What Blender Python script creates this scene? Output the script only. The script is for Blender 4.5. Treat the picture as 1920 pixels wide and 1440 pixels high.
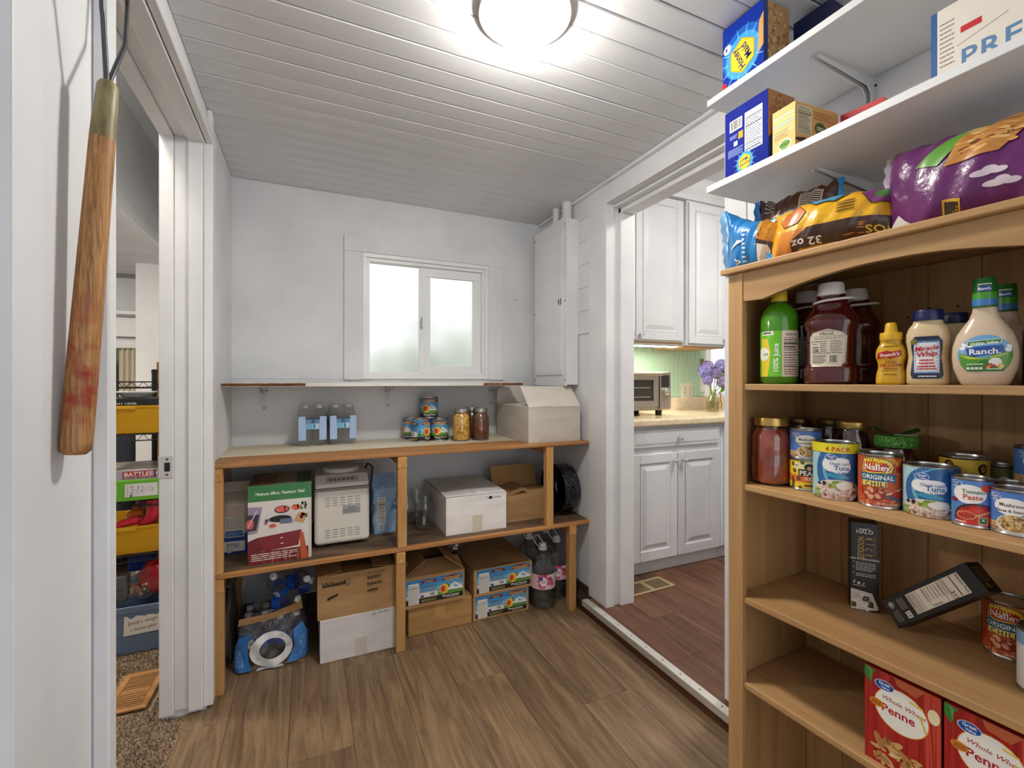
import bpy, bmesh, math, random
from mathutils import Vector, Matrix
from mathutils.geometry import tessellate_polygon
for _o in list(bpy.data.objects): bpy.data.objects.remove(_o)
SC = bpy.context.scene
COL = SC.collection
R = math.radians
random.seed(7)

# ------------------------------------------------------------------ camera, sky, exposure
cam_d = bpy.data.cameras.new('camera')
cam_d.sensor_width = 36; cam_d.lens = 36 * 855 / 1920; cam_d.shift_y = -6 / 1920
cam_d.clip_start = 0.02
cam = bpy.data.objects.new('camera', cam_d); COL.objects.link(cam)
cam.location = (0, 0, 1.23); cam.rotation_euler = (R(90), 0, R(-24.23))
SC.camera = cam
W = bpy.data.worlds.new('sky'); SC.world = W; W.use_nodes = True
W.node_tree.nodes['Background'].inputs[0].default_value = (0.97, 0.985, 1.0, 1)
W.node_tree.nodes['Background'].inputs[1].default_value = 1.25
SC.view_settings.view_transform = 'Standard'; SC.view_settings.look = 'None'
CY = SC.cycles; CY.transparent_max_bounces = 28; CY.max_bounces = 4; CY.diffuse_bounces = 3; CY.use_light_tree = False; CY.glossy_bounces = 2; CY.transmission_bounces = 3; CY.caustics_reflective = False; CY.adaptive_threshold = .05
SC.view_settings.exposure = 0.3; SC.view_settings.gamma = 1.0; SC.view_settings.use_curve_mapping = False
LAMP_PANTRY, FILL_KITCHEN, FILL_DEN, LAMP_UNDER = 23.0, 25.0, 18.0, 6.0     # watts

# ------------------------------------------------------------------ helpers
def lin(c):
    return tuple((x / 255 / 12.92 if x / 255 <= .04045 else ((x / 255 + .055) / 1.055) ** 2.4) for x in c)
MATS = {}
def nodes(m):
    return m.node_tree.nodes, m.node_tree.links, m.node_tree.nodes['Principled BSDF']
def M(rgb, rough=.5, metal=0., coat=0., spec=.5):
    k = (tuple(rgb), rough, metal, coat, spec)
    if k in MATS: return MATS[k]
    m = bpy.data.materials.new('c%02x%02x%02x' % tuple(int(x) for x in rgb)); m.use_nodes = True
    n, l, b = nodes(m)
    b.inputs['Base Color'].default_value = lin(rgb) + (1,)
    b.inputs['Roughness'].default_value = rough; b.inputs['Metallic'].default_value = metal
    b.inputs['Coat Weight'].default_value = coat; b.inputs['Specular IOR Level'].default_value = spec
    MATS[k] = m; return m
def tex(name, c1, c2, scale=(8, 8, 8), rough=.6, bump=.15, detail=4., dist=0., lo=.35, hi=.65, rnd=True, ns=1., spec=.4, coat=0., c3=None, bscale=None, nr=.5):
    """two-tone noise material in object space; scale stretches it (wood grain, stains, fibres)"""
    if name in MATS: return MATS[name]
    m = bpy.data.materials.new(name); m.use_nodes = True; n, l, b = nodes(m)
    tc = n.new('ShaderNodeTexCoord'); mp = n.new('ShaderNodeMapping'); mp.inputs['Scale'].default_value = scale
    src = tc.outputs['Object']
    if rnd:
        oi = n.new('ShaderNodeObjectInfo'); mu = n.new('ShaderNodeVectorMath'); mu.operation = 'MULTIPLY_ADD'
        cx = n.new('ShaderNodeCombineXYZ')
        for i in range(3): l.new(oi.outputs['Random'], cx.inputs[i])
        mu.inputs[1].default_value = (7.3, 5.1, 9.7); l.new(cx.outputs[0], mu.inputs[0]); l.new(src, mu.inputs[2]); src = mu.outputs[0]
    l.new(src, mp.inputs['Vector'])
    nz = n.new('ShaderNodeTexNoise'); nz.inputs['Scale'].default_value = ns; nz.inputs['Detail'].default_value = detail
    nz.inputs['Distortion'].default_value = dist; nz.inputs['Roughness'].default_value = nr; l.new(mp.outputs[0], nz.inputs['Vector'])
    cr = n.new('ShaderNodeValToRGB'); e = cr.color_ramp.elements
    e[0].position = lo; e[0].color = lin(c1) + (1,); e[1].position = hi; e[1].color = lin(c2) + (1,)
    if c3: k = cr.color_ramp.elements.new((lo + hi) / 2); k.color = lin(c3) + (1,)
    l.new(nz.outputs['Fac'], cr.inputs[0]); col = cr.outputs[0]
    if rnd:
        hs = n.new('ShaderNodeHueSaturation'); mr = n.new('ShaderNodeMapRange')
        mr.inputs['To Min'].default_value = .86; mr.inputs['To Max'].default_value = 1.12
        l.new(oi.outputs['Random'], mr.inputs[0]); l.new(mr.outputs[0], hs.inputs['Value']); l.new(col, hs.inputs['Color']); col = hs.outputs[0]
    l.new(col, b.inputs['Base Color'])
    b.inputs['Roughness'].default_value = rough; b.inputs['Specular IOR Level'].default_value = spec; b.inputs['Coat Weight'].default_value = coat
    if bump:
        bp = n.new('ShaderNodeBump'); bp.inputs['Strength'].default_value = bump; bp.inputs['Distance'].default_value = .002
        if bscale:
            n2 = n.new('ShaderNodeTexNoise'); n2.inputs['Scale'].default_value = bscale; n2.inputs['Detail'].default_value = 3
            l.new(tc.outputs['Object'], n2.inputs['Vector']); l.new(n2.outputs['Fac'], bp.inputs['Height'])
        else: l.new(nz.outputs['Fac'], bp.inputs['Height'])
        l.new(bp.outputs[0], b.inputs['Normal'])
    MATS[name] = m; return m
def glass(name, tint=(255, 255, 255), gloss=.03, rough=.03, crinkle=0.):
    """thin clear sheet: light passes, edges and highlights reflect"""
    if name in MATS: return MATS[name]
    m = bpy.data.materials.new(name); m.use_nodes = True; n = m.node_tree.nodes; l = m.node_tree.links
    n.remove(n['Principled BSDF']); out = n['Material Output']
    t = n.new('ShaderNodeBsdfTransparent'); t.inputs[0].default_value = lin(tint) + (1,)
    g = n.new('ShaderNodeBsdfGlossy'); g.inputs['Roughness'].default_value = rough
    f = n.new('ShaderNodeFresnel'); ge = n.new('ShaderNodeNewGeometry'); mi = n.new('ShaderNodeMapRange')
    mi.inputs['To Min'].default_value = 1.45; mi.inputs['To Max'].default_value = 1 / 1.45; l.new(ge.outputs['Backfacing'], mi.inputs[0]); l.new(mi.outputs[0], f.inputs[0])
    ad = n.new('ShaderNodeMath'); ad.operation = 'ADD'; ad.inputs[1].default_value = gloss; ad.use_clamp = True
    l.new(f.outputs[0], ad.inputs[0]); mx = n.new('ShaderNodeMixShader')
    l.new(ad.outputs[0], mx.inputs[0]); l.new(t.outputs[0], mx.inputs[1]); l.new(g.outputs[0], mx.inputs[2]); l.new(mx.outputs[0], out.inputs[0])
    if crinkle:
        nz = n.new('ShaderNodeTexNoise'); nz.inputs['Scale'].default_value = crinkle; nz.inputs['Detail'].default_value = 4; nz.inputs['Distortion'].default_value = 1.5
        bp = n.new('ShaderNodeBump'); bp.inputs['Strength'].default_value = 1; bp.inputs['Distance'].default_value = .006; l.new(nz.outputs['Fac'], bp.inputs['Height']); l.new(bp.outputs[0], g.inputs['Normal'])
    MATS[name] = m; return m
def emit(name, rgb, s):
    if name in MATS: return MATS[name]
    m = bpy.data.materials.new(name); m.use_nodes = True; n, l, b = nodes(m)
    b.inputs['Base Color'].default_value = lin(rgb) + (1,); b.inputs['Emission Color'].default_value = lin(rgb) + (1,); b.inputs['Emission Strength'].default_value = s
    MATS[name] = m; return m

class MB:
    def __init__(s): s.v = []; s.f = []; s.m = []; s.sm = []
    def add(s, vs, fs, m=0, smooth=False, xf=None):
        o = len(s.v)
        s.v += [tuple(xf @ Vector(p)) for p in vs] if xf else [tuple(p) for p in vs]
        for f in fs: s.f.append(tuple(i + o for i in f)); s.m.append(m); s.sm.append(smooth)
        return s
    def box(s, x0, x1, y0, y1, z0, z1, m=0, xf=None):
        v = [(x0,y0,z0),(x1,y0,z0),(x1,y1,z0),(x0,y1,z0),(x0,y0,z1),(x1,y0,z1),(x1,y1,z1),(x0,y1,z1)]
        return s.add(v, [(0,3,2,1),(4,5,6,7),(0,1,5,4),(1,2,6,5),(2,3,7,6),(3,0,4,7)], m, False, xf)
    def cbox(s, x0, x1, y0, y1, z0, z1, b=.004, m=0, xf=None):
        """box with all edges chamfered"""
        X, Y, Z = (x0, x1), (y0, y1), (z0, z1); v = []; idx = {}
        for i in (0, 1):
            for j in (0, 1):
                for k in (0, 1):
                    sx, sy, sz = (b if i == 0 else -b), (b if j == 0 else -b), (b if k == 0 else -b)
                    for a, p in (('x', (X[i], Y[j] + sy, Z[k] + sz)), ('y', (X[i] + sx, Y[j], Z[k] + sz)), ('z', (X[i] + sx, Y[j] + sy, Z[k]))):
                        idx[i, j, k, a] = len(v); v.append(p)
        F = []
        for q in (0, 1):
            fx = [idx[q, j, k, 'x'] for j, k in ((0,0),(1,0),(1,1),(0,1))]; F.append(tuple(fx if q else fx[::-1]))
            fy = [idx[i, q, k, 'y'] for i, k in ((0,0),(0,1),(1,1),(1,0))]; F.append(tuple(fy if q else fy[::-1]))
            fz = [idx[i, j, q, 'z'] for i, j in ((0,0),(1,0),(1,1),(0,1))]; F.append(tuple(fz if q else fz[::-1]))
        for i in (0, 1):
            for j in (0, 1):
                F.append((idx[i,j,0,'x'], idx[i,j,1,'x'], idx[i,j,1,'y'], idx[i,j,0,'y']))
                F.append((idx[i,0,j,'x'], idx[i,1,j,'x'], idx[i,1,j,'z'], idx[i,0,j,'z']))
                F.append((idx[0,i,j,'y'], idx[1,i,j,'y'], idx[1,i,j,'z'], idx[0,i,j,'z']))
                for k in (0, 1): F.append((idx[i,j,k,'x'], idx[i,j,k,'y'], idx[i,j,k,'z']))
        return s.add(v, F, m, False, xf)
    def lathe(s, prof, seg=32, m=0, c=(0, 0), xf=None, sx=1., sy=1., smooth=True, cap0=True, cap1=True):
        v = []; F = []; n = len(prof)
        for r, z in prof:
            for i in range(seg):
                a = 2 * math.pi * i / seg; v.append((c[0] + sx * r * math.cos(a), c[1] + sy * r * math.sin(a), z))
        for k in range(n - 1):
            for i in range(seg):
                j = (i + 1) % seg; F.append((k*seg+i, k*seg+j, (k+1)*seg+j, (k+1)*seg+i))
        s.add(v, F, m, smooth, xf)
        o = len(s.v) - n * seg
        if cap0 and prof[0][0] > 1e-6: s.f.append(tuple(o + i for i in range(seg))[::-1]); s.m.append(m); s.sm.append(False)
        if cap1 and prof[-1][0] > 1e-6: s.f.append(tuple(o + (n-1)*seg + i for i in range(seg))); s.m.append(m); s.sm.append(False)
        return s
    def tube(s, pts, r, seg=8, m=0, closed=False, xf=None):
        P = [Vector(p) for p in pts]; n = len(P); v = []; F = []
        rr = r if isinstance(r, (list, tuple)) else [r] * n
        up = None
        for k in range(n):
            a = P[(k-1) % n] if (closed or k > 0) else P[k]; b = P[(k+1) % n] if (closed or k < n-1) else P[k]
            d = (b - a).normalized()
            if up is None: up = Vector((0, 0, 1)) if abs(d.z) < .9 else Vector((1, 0, 0))
            x = d.cross(up)
            if x.length < 1e-4: x = d.orthogonal()
            x.normalize(); y = x.cross(d).normalized(); up = y
            for i in range(seg):
                t = 2 * math.pi * i / seg; v.append(P[k] + x * (rr[k] * math.cos(t)) + y * (rr[k] * math.sin(t)))
        for k in range(n if closed else n - 1):
            q = (k + 1) % n
            for i in range(seg):
                j = (i + 1) % seg; F.append((k*seg+i, k*seg+j, q*seg+j, q*seg+i))
        s.add(v, F, m, True, xf)
        if not closed:
            o = len(s.v) - n * seg
            for base, rev in ((o, True), (o + (n-1)*seg, False)):
                f = tuple(base + i for i in range(seg)); s.f.append(f[::-1] if rev else f); s.m.append(m); s.sm.append(False)
        return s
    def prism(s, poly, d0, d1, axis='y', m=0, xf=None, smooth=False):
        """2D outline extruded between d0 and d1 along an axis; poly is (x,z), (y,z) or (x,y)"""
        def P3(p, d): return (p[0], d, p[1]) if axis == 'y' else ((d, p[0], p[1]) if axis == 'x' else (p[0], p[1], d))
        n = len(poly); v = [P3(p, d0) for p in poly] + [P3(p, d1) for p in poly]
        F = [(i, (i+1) % n, n + (i+1) % n, n + i) for i in range(n)]
        s.add(v, F, m, smooth, xf)
        o = len(s.v) - 2 * n
        T = tessellate_polygon([[Vector((p[0], p[1], 0)) for p in poly]])
        for t in T:
            s.f.append(tuple(o + i for i in t)); s.m.append(m); s.sm.append(False)
            s.f.append(tuple(o + n + i for i in t[::-1])); s.m.append(m); s.sm.append(False)
        return s
    def grid(s, fn, nu, nv, cu=False, cv=False, m=0, smooth=True, xf=None):
        U = nu if cu else nu + 1; V = nv if cv else nv + 1
        v = [fn(i / nu, j / nv) for j in range(V) for i in range(U)]
        F = [(j*U + i, j*U + (i+1) % U, ((j+1) % V)*U + (i+1) % U, ((j+1) % V)*U + i) for j in range(nv) for i in range(nu)]
        return s.add(v, F, m, smooth, xf)
    def sphere(s, c, r, seg=10, rings=6, m=0, sc=(1, 1, 1), xf=None):
        def fn(u, v):
            a, b = 2 * math.pi * u, math.pi * (v - .5)
            return (c[0] + sc[0]*r*math.cos(b)*math.cos(a), c[1] + sc[1]*r*math.cos(b)*math.sin(a), c[2] + sc[2]*r*math.sin(b))
        return s.grid(fn, seg, rings, cu=True, m=m, xf=xf)
    def mesh(s, name, mats):
        me = bpy.data.meshes.new(name); me.from_pydata(s.v, [], s.f)
        for q in (mats if isinstance(mats, (list, tuple)) else [mats]): me.materials.append(q)
        me.polygons.foreach_set('material_index', s.m); me.polygons.foreach_set('use_smooth', s.sm)
        bm = bmesh.new(); bm.from_mesh(me); bmesh.ops.recalc_face_normals(bm, faces=bm.faces); bm.to_mesh(me); bm.free()
        if any(s.sm): me.set_sharp_from_angle(angle=R(38))
        me.update(); return me
    def build(s, name, mats, parent=None, loc=(0, 0, 0), rz=0, label=None):
        return link(name, s.mesh(name, mats), parent, loc, rz, label)
def link(name, me, parent=None, loc=(0, 0, 0), rz=0, label=None):
    o = bpy.data.objects.new(name, me); COL.objects.link(o); o.parent = parent; o.location = loc; o.rotation_euler = (0, 0, rz)
    if label: o['label'] = label
    return o
def tag(o, label, cat, group=None, kind=None):
    o['label'] = label; o['category'] = cat
    if group: o['group'] = group
    if kind: o['kind'] = kind
    return o
def thing(name, label, cat, loc=(0, 0, 0), rz=0., group=None):
    o = bpy.data.objects.new(name, None); COL.objects.link(o); o.location = loc; o.rotation_euler = (0, 0, rz); o.empty_display_size = .02
    return tag(o, label, cat, group)
def struct(o): o['kind'] = 'structure'; return o
def sroot(name, loc=(0, 0, 0)):
    o = bpy.data.objects.new(name, None); COL.objects.link(o); o.location = loc; o.empty_display_size = .02; return struct(o)
KIDS = {}
def copy_tree(root, loc, rz=None, label=None, group=None):
    r = root.copy(); COL.objects.link(r); r.location = loc
    if rz is not None: r.rotation_euler = (0, 0, rz)
    if label: r['label'] = label
    if group: r['group'] = group
    for ch in [o for o in bpy.data.objects if o.parent == root]:
        c = ch.copy(); COL.objects.link(c); c.parent = r
        for g in [o for o in bpy.data.objects if o.parent == ch]:
            d = g.copy(); COL.objects.link(d); d.parent = c
    return r
def bevel(o, w=.003, seg=2):
    b = o.modifiers.new('bevel', 'BEVEL'); b.width = w; b.segments = seg; b.limit_method = 'ANGLE'; b.angle_limit = R(40); return o
def face_cam(x, y, off=0.): return math.atan2(-x, y) + R(off)

# ------------------------------------------------------------------ flat print: shapes and lettering laid on a surface
GL = {}
def load_glyphs():
    chars = "ABCDEFGHIJKLMNOPQRSTUVWXYZabcdefghijklmnopqrstuvwxyz0123456789%&'-,.+()!/@"
    jobs = []
    for bold in (0, 1):
        for s in ['HH', 'H'] + ['H%sH' % c for c in chars] + list(chars):
            cu = bpy.data.curves.new('g', 'FONT'); cu.body = s; cu.resolution_u = 2; cu.offset = .02 if bold else 0
            ob = bpy.data.objects.new('g', cu); COL.objects.link(ob); jobs.append((bold, s, ob, cu))
    bpy.context.view_layer.update(); dg = bpy.context.evaluated_depsgraph_get(); tmp = {}
    for bold, s, ob, cu in jobs:
        me = bpy.data.meshes.new_from_object(ob.evaluated_get(dg))
        xy = [(v.co.x, v.co.y) for v in me.vertices]; tris = []
        for p in me.polygons:
            q = list(p.vertices)
            for i in range(1, len(q) - 1): tris.append((q[0], q[i], q[i+1]))
        tmp[bold, s] = (xy, tris); bpy.data.meshes.remove(me)
    for bold, s, ob, cu in jobs: bpy.data.objects.remove(ob); bpy.data.curves.remove(cu)
    wid = lambda k: max(p[0] for p in tmp[k][0]) - min(p[0] for p in tmp[k][0])
    for bold in (0, 1):
        hh = max(p[1] for p in tmp[bold, 'H'][0]); w0 = wid((bold, 'HH'))
        for c in chars:
            xy, tr = tmp[bold, c]
            GL[bold, c] = ([(x / hh, y / hh) for x, y in xy], tr, (wid((bold, 'H%sH' % c)) - w0) / hh)
        GL[bold, ' '] = ([], [], .42)
load_glyphs()
def ell(cx, cy, rx, ry, n=20, a0=0., a1=360.):
    return [(cx + rx * math.cos(R(a0 + (a1 - a0) * i / n)), cy + ry * math.sin(R(a0 + (a1 - a0) * i / n))) for i in range(n if a1 - a0 >= 360 else n + 1)]
class Art:
    def __init__(s): s.t = []; s.L = 0
    def tri(s, a, b, c, col): s.t.append((a, b, c, s.L, col))
    def poly(s, pts, col):
        s.L += 1
        for t in tessellate_polygon([[Vector((p[0], p[1], 0)) for p in pts]]): s.tri(pts[t[0]], pts[t[1]], pts[t[2]], col)
        return s
    def rect(s, x, y, w, h, col): return s.poly([(x, y), (x + w, y), (x + w, y + h), (x, y + h)], col)
    def ell(s, cx, cy, rx, ry, col, n=20): return s.poly(ell(cx, cy, rx, ry, n), col)
    def text(s, st, x, y, size, col, bold=1, align='c', rot=0., sx=1., shear=0., gap=0., new=True):
        if new: s.L += 1
        b = 1 if bold else 0; w = sum(GL[b, c][2] + gap for c in st) * size * sx
        ox = -w / 2 if align == 'c' else (0 if align == 'l' else -w); cr, sr = math.cos(R(rot)), math.sin(R(rot))
        for ch in st:
            xy, tr, adv = GL[b, ch]
            q = []
            for px, py in xy:
                X = ox + (px + shear * py) * size * sx; Y = py * size; q.append((x + X * cr - Y * sr, y + X * sr + Y * cr))
            for t in tr: s.tri(q[t[0]], q[t[1]], q[t[2]], col)
            ox += (adv + gap) * size * sx
        return s
    def lines(s, x, y, w, h, n, col, th=.4, seed=1, rot=False):
        """n rows of fine print too small to read"""
        s.L += 1; rg = random.Random(seed)
        for i in range(n):
            yy = y + h * (1 - (i + .8) / n); k = th * h / n; xx = x
            end = x + w * (rg.uniform(.72, 1.) if i % 3 == 2 else 1.)
            while xx < end - w * .02:
                ww = min(rg.uniform(.1, .26) * w, end - xx)
                p = [(xx, yy), (xx + ww, yy), (xx + ww, yy + k), (xx, yy + k)]
                s.tri(p[0], p[1], p[2], col); s.tri(p[0], p[2], p[3], col); xx += ww + w * .025
        return s
    def bars(s, x, y, w, h, col=(25, 25, 25), bg=(240, 240, 240), n=16, seed=3):
        s.rect(x, y, w, h, bg); s.L += 1; rg = random.Random(seed); xx = x + w * .06
        st = w * .88 / n
        for i in range(n):
            k = st * rg.choice((.3, .5, .75)); p = [(xx, y + h * .12), (xx + k, y + h * .12), (xx + k, y + h * .92), (xx, y + h * .92)]
            s.tri(p[0], p[1], p[2], col); s.tri(p[0], p[2], p[3], col); xx += st
        return s
    def blobs(s, cx, cy, rx, ry, n, cols, size, seed=5, asp=1.4):
        rg = random.Random(seed)
        for i in range(n):
            if i % 12 == 0: s.L += 1
            a = rg.uniform(0, 6.283); q = math.sqrt(rg.random()); px, py = cx + rx * q * math.cos(a), cy + ry * q * math.sin(a)
            z = size * rg.uniform(.6, 1.2); th = rg.uniform(0, 3.14); col = rg.choice(cols); p = []
            for k in range(7):
                t = 2 * math.pi * k / 7; u, v = z * asp * math.cos(t), z * math.sin(t)
                p.append((px + u * math.cos(th) - v * math.sin(th), py + u * math.sin(th) + v * math.cos(th)))
            for k in range(1, 6): s.tri(p[0], p[k], p[k+1], col)
        return s
    def facts(s, x, y, w, h, bg=(238, 232, 222), ink=(30, 28, 28), title=True, seed=2):
        s.rect(x, y, w, h, bg)
        if title: s.text('Nutrition Facts', x + w / 2, y + h * .90, h * .06, ink, sx=min(1., w * .9 / (h * .06 * 11.2)))
        for k, (f, t) in enumerate(((.84, .012), (.70, .03), (.56, .012), (.2, .02))): s.rect(x + w * .06, y + h * f, w * .88, h * t, ink)
        s.lines(x + w * .06, y + h * .73, w * .88, h * .1, 2, ink, seed=seed); s.lines(x + w * .06, y + h * .58, w * .7, h * .1, 2, ink, seed=seed + 1)
        s.lines(x + w * .06, y + h * .23, w * .8, h * .32, 6, ink, .35, seed=seed + 2); s.lines(x + w * .06, y + h * .03, w * .85, h * .15, 3, ink, .35, seed=seed + 3)
        return s
    def build(s, name, parent, fn, du=None, dv=None, rough=.45, coat=0., clip=None, label=None, spec=.5):
        T = s.t
        if clip:
            x0, y0, x1, y1 = clip; out = []
            for a, b, c, L, col in T:
                p = [a, b, c]
                for ax, lim, sg in ((0, x0, 1), (0, x1, -1), (1, y0, 1), (1, y1, -1)):
                    q = []
                    for i in range(len(p)):
                        A, B = p[i], p[(i+1) % len(p)]; da, db = sg * (A[ax] - lim), sg * (B[ax] - lim)
                        if da >= 0: q.append(A)
                        if da * db < 0: t = da / (da - db); q.append((A[0] + (B[0]-A[0])*t, A[1] + (B[1]-A[1])*t))
                    p = q
                    if len(p) < 3: break
                for i in range(1, len(p) - 1): out.append((p[0], p[i], p[i+1], L, col))
            T = out
        if du or dv:
            du = du or 9e9; dv = dv or 9e9; out = []; st = list(T)
            while st:
                a, b, c, L, col = st.pop(); P = (a, b, c); best = 1.; e = -1
                for i in range(3):
                    A, B = P[i], P[(i+1) % 3]; k = max(abs(A[0]-B[0]) / du, abs(A[1]-B[1]) / dv)
                    if k > best: best = k; e = i
                if e < 0: out.append((a, b, c, L, col))
                else:
                    A, B, C = P[e], P[(e+1) % 3], P[(e+2) % 3]; m = ((A[0]+B[0])/2, (A[1]+B[1])/2)
                    st.append((A, m, C, L, col)); st.append((m, B, C, L, col))
            T = out
        mats = []; mi = {}; v = []; f = []; ids = []
        for a, b, c, L, col in T:
            if col not in mi: mi[col] = len(mats); mats.append(M(col, rough, 0, coat, spec))
            h = .0003 + .00004 * L; o = len(v)
            v += [fn(a[0], a[1], h), fn(b[0], b[1], h), fn(c[0], c[1], h)]; f.append((o, o+1, o+2)); ids.append(mi[col])
        me = bpy.data.meshes.new(name); me.from_pydata(v, [], f)
        for q in mats: me.materials.append(q)
        me.polygons.foreach_set('material_index', ids); me.update()
        return link(name, me, parent, label=label)
def on_front(w, d): return lambda u, v, h: (-w / 2 + u, -d / 2 - h, v)          # front face of a box centred on its base
def on_right(w, d): return lambda u, v, h: (w / 2 + h, -d / 2 + u, v)
def on_left(w, d): return lambda u, v, h: (-w / 2 - h, d / 2 - u, v)
def on_top(w, d, z): return lambda u, v, h: (-w / 2 + u, -d / 2 + v, z + h)
def on_cyl(r): return lambda u, v, h: ((r + h) * math.sin(u / r), -(r + h) * math.cos(u / r), v)
# ------------------------------------------------------------------ materials of the place
PAINT = tex('white_paint', (221, 223, 227), (233, 234, 237), (3, 3, 3), rough=.55, bump=.12, rnd=False, bscale=90, spec=.35)
TRIM = tex('white_gloss_trim', (226, 227, 230), (236, 237, 239), (4, 4, 4), rough=.38, bump=.06, rnd=False, bscale=60)
CEIL = tex('white_ceiling_boards', (218, 219, 222), (230, 231, 233), (2, 9, 2), rough=.5, bump=.08, rnd=False, bscale=50)
VINYL = M((240, 241, 242), .35)
PLANK = tex('vinyl_plank', (88, 70, 52), (150, 124, 95), (16, 1.3, 4), rough=.42, bump=.2, detail=9, dist=1.3, ns=1.6, lo=.3, hi=.7, nr=.68, c3=(121, 98, 74), spec=.35)
LAMI = tex('laminate_plank', (74, 48, 36), (136, 96, 72), (16, 1.0, 5), rough=.36, bump=.1, detail=9, nr=.62, dist=1.6, ns=1.4, lo=.3, hi=.7, c3=(106, 72, 53), spec=.4)
PINE = tex('pine_vertical', (160, 120, 76), (190, 150, 102), (26, 26, 1.1), rough=.5, bump=.12, detail=7, nr=.62, dist=.7, lo=.3, hi=.72, rnd=True)
PINEX = tex('pine_lengthwise', (164, 124, 80), (194, 154, 106), (1.1, 26, 26), rough=.48, bump=.12, detail=7, nr=.62, dist=.7, lo=.3, hi=.72, rnd=True)
LUMB = tex('stud_lumber', (178, 126, 70), (212, 166, 106), (20, 20, 1.4), rough=.6, bump=.2, detail=7, nr=.62, dist=.9, lo=.3, hi=.7)
LUMBX = tex('board_lumber', (150, 100, 56), (192, 138, 84), (1.3, 18, 30), rough=.55, bump=.2, detail=7, nr=.62, dist=.9, lo=.3, hi=.7)
SHELFD = tex('worn_shelf_ply', (70, 56, 44), (112, 88, 66), (2, 9, 9), rough=.7, bump=.2, detail=6, dist=.8)
PLY = tex('pale_painted_ply', (214, 203, 172), (232, 226, 208), (1.5, 8, 8), rough=.6, bump=.1, detail=5)
DARKW = tex('dark_wood_riser', (52, 30, 18), (92, 54, 32), (20, 2, 20), rough=.5, bump=.1)
CARD = tex('cardboard', (172, 134, 90), (190, 152, 108), (5, 5, 30), rough=.8, bump=.1, spec=.15)
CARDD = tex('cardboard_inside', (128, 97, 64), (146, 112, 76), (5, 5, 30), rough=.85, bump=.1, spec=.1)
WCARD = tex('white_cardboard', (222, 218, 216), (234, 231, 229), (6, 6, 20), rough=.75, bump=.08, spec=.2)
CREAM = tex('cream_cardboard', (214, 206, 194), (226, 219, 208), (6, 6, 20), rough=.75, bump=.08, spec=.2)
TIN = M((196, 196, 196), .28, 1.); TIND = M((150, 148, 142), .35, 1.)
BLACKP = M((20, 20, 22), .4); WHITEP = M((235, 235, 236), .35); STEEL = M((190, 186, 180), .32, 1.); CHROME = M((225, 225, 228), .12, 1.)
CLEAR = glass('clear_glass', (254, 255, 255), .07, .02); PET = glass('clear_plastic', (255, 255, 255), .06, .07, 45); JUGP = glass('jug_plastic', (255, 255, 255), .11, .06, 16)

# ------------------------------------------------------------------ floors
XL, XR, YB, ZC = -.343, 1.41, 2.66, 2.252
PW = .2033
floor = struct(MB().box(-.48, 1.57, -1.0, YB, -.08, -.006).build('floor', M((60, 46, 34), .8)))
pcache = {}
def plank(parent, x0, x1, y0, y1, z, th, mat, gap=.0005):
    k = (round(x1 - x0, 4), round(y1 - y0, 4), mat.name)
    if k not in pcache:
        w, h = (x1 - x0) / 2 - gap, (y1 - y0) / 2 - gap
        pcache[k] = MB().cbox(-w, w, -h, h, -th, 0, .0008).mesh('plank', mat)
    return link('plank', pcache[k], parent, ((x0 + x1) / 2, (y0 + y1) / 2, z))
for i in range(-3, 7):
    x0, x1 = .147 + PW * i, .147 + PW * (i + 1)
    x0, x1 = max(x0, -.405), min(x1, 1.343)
    if x1 - x0 < .03: continue
    y = 2.08 + ((i * .457) % 1.22 if i != 1 else 0)
    while y > 2.66: y -= 1.22
    cuts = [YB]; 
    while y > -1.0: cuts.append(y); y -= 1.22
    cuts.append(-1.0)
    for a, b in zip(cuts[1:], cuts[:-1]):
        if b - a > .01: plank(floor, x0, x1, a, b, 0, .006, PLANK)
kfloor = struct(MB().box(1.345, 4.3, .2, 2.8, -.08, .052).build('floor', M((60, 40, 30), .8)))
for i in range(16):
    x0, x1 = 1.374 + .18 * i, 1.374 + .18 * (i + 1)
    y = 2.8 - .3 * ((i * 3) % 4) - .14; cuts = [2.8]
    while y > 1.0: cuts.append(y); y -= 1.2
    cuts.append(1.12 if i == 0 else .2)
    for a, b in zip(cuts[1:], cuts[:-1]):
        yb = min(b, 2.06) if i == 0 else b
        if yb - a > .02 and x0 < 3.4: plank(kfloor, x0, x1, a, yb, .06, .008, LAMI)
carpet = MB().box(-3.2, -.405, -.2, 4.4, -.08, -.004).build('floor', tex('brown_carpet', (96, 78, 62), (168, 146, 124), (160, 160, 160), rough=.95, bump=1., detail=3, rnd=False, lo=.3, hi=.7, spec=.05)); struct(carpet)
# short carpet pile near the doorway
def pile():
    b = MB(); rg = random.Random(11)
    for _ in range(26000):
        x, y = rg.uniform(-.82, -.41), rg.uniform(1.35, 2.9)
        if -.70 < x < -.53 and 2.11 < y < 2.40: continue
        h = rg.uniform(.005, .011); a = rg.uniform(0, 6.28); c, s_ = math.cos(a) * .0022, math.sin(a) * .0022; lx, ly = rg.uniform(-.004, .004), rg.uniform(-.004, .004)
        b.add([(x - c, y - s_, -.004), (x + c, y + s_, -.004), (x + lx, y + ly, h - .004)], [(0, 1, 2)], rg.choice((0, 0, 1, 2)))
    o = b.build('carpet_pile', [M((150, 128, 106), .95), M((112, 92, 74), .95), M((182, 162, 140), .95)]); tag(o, 'brown flecked carpet pile beyond the left doorway', 'carpet', kind='stuff')
pile()

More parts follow.
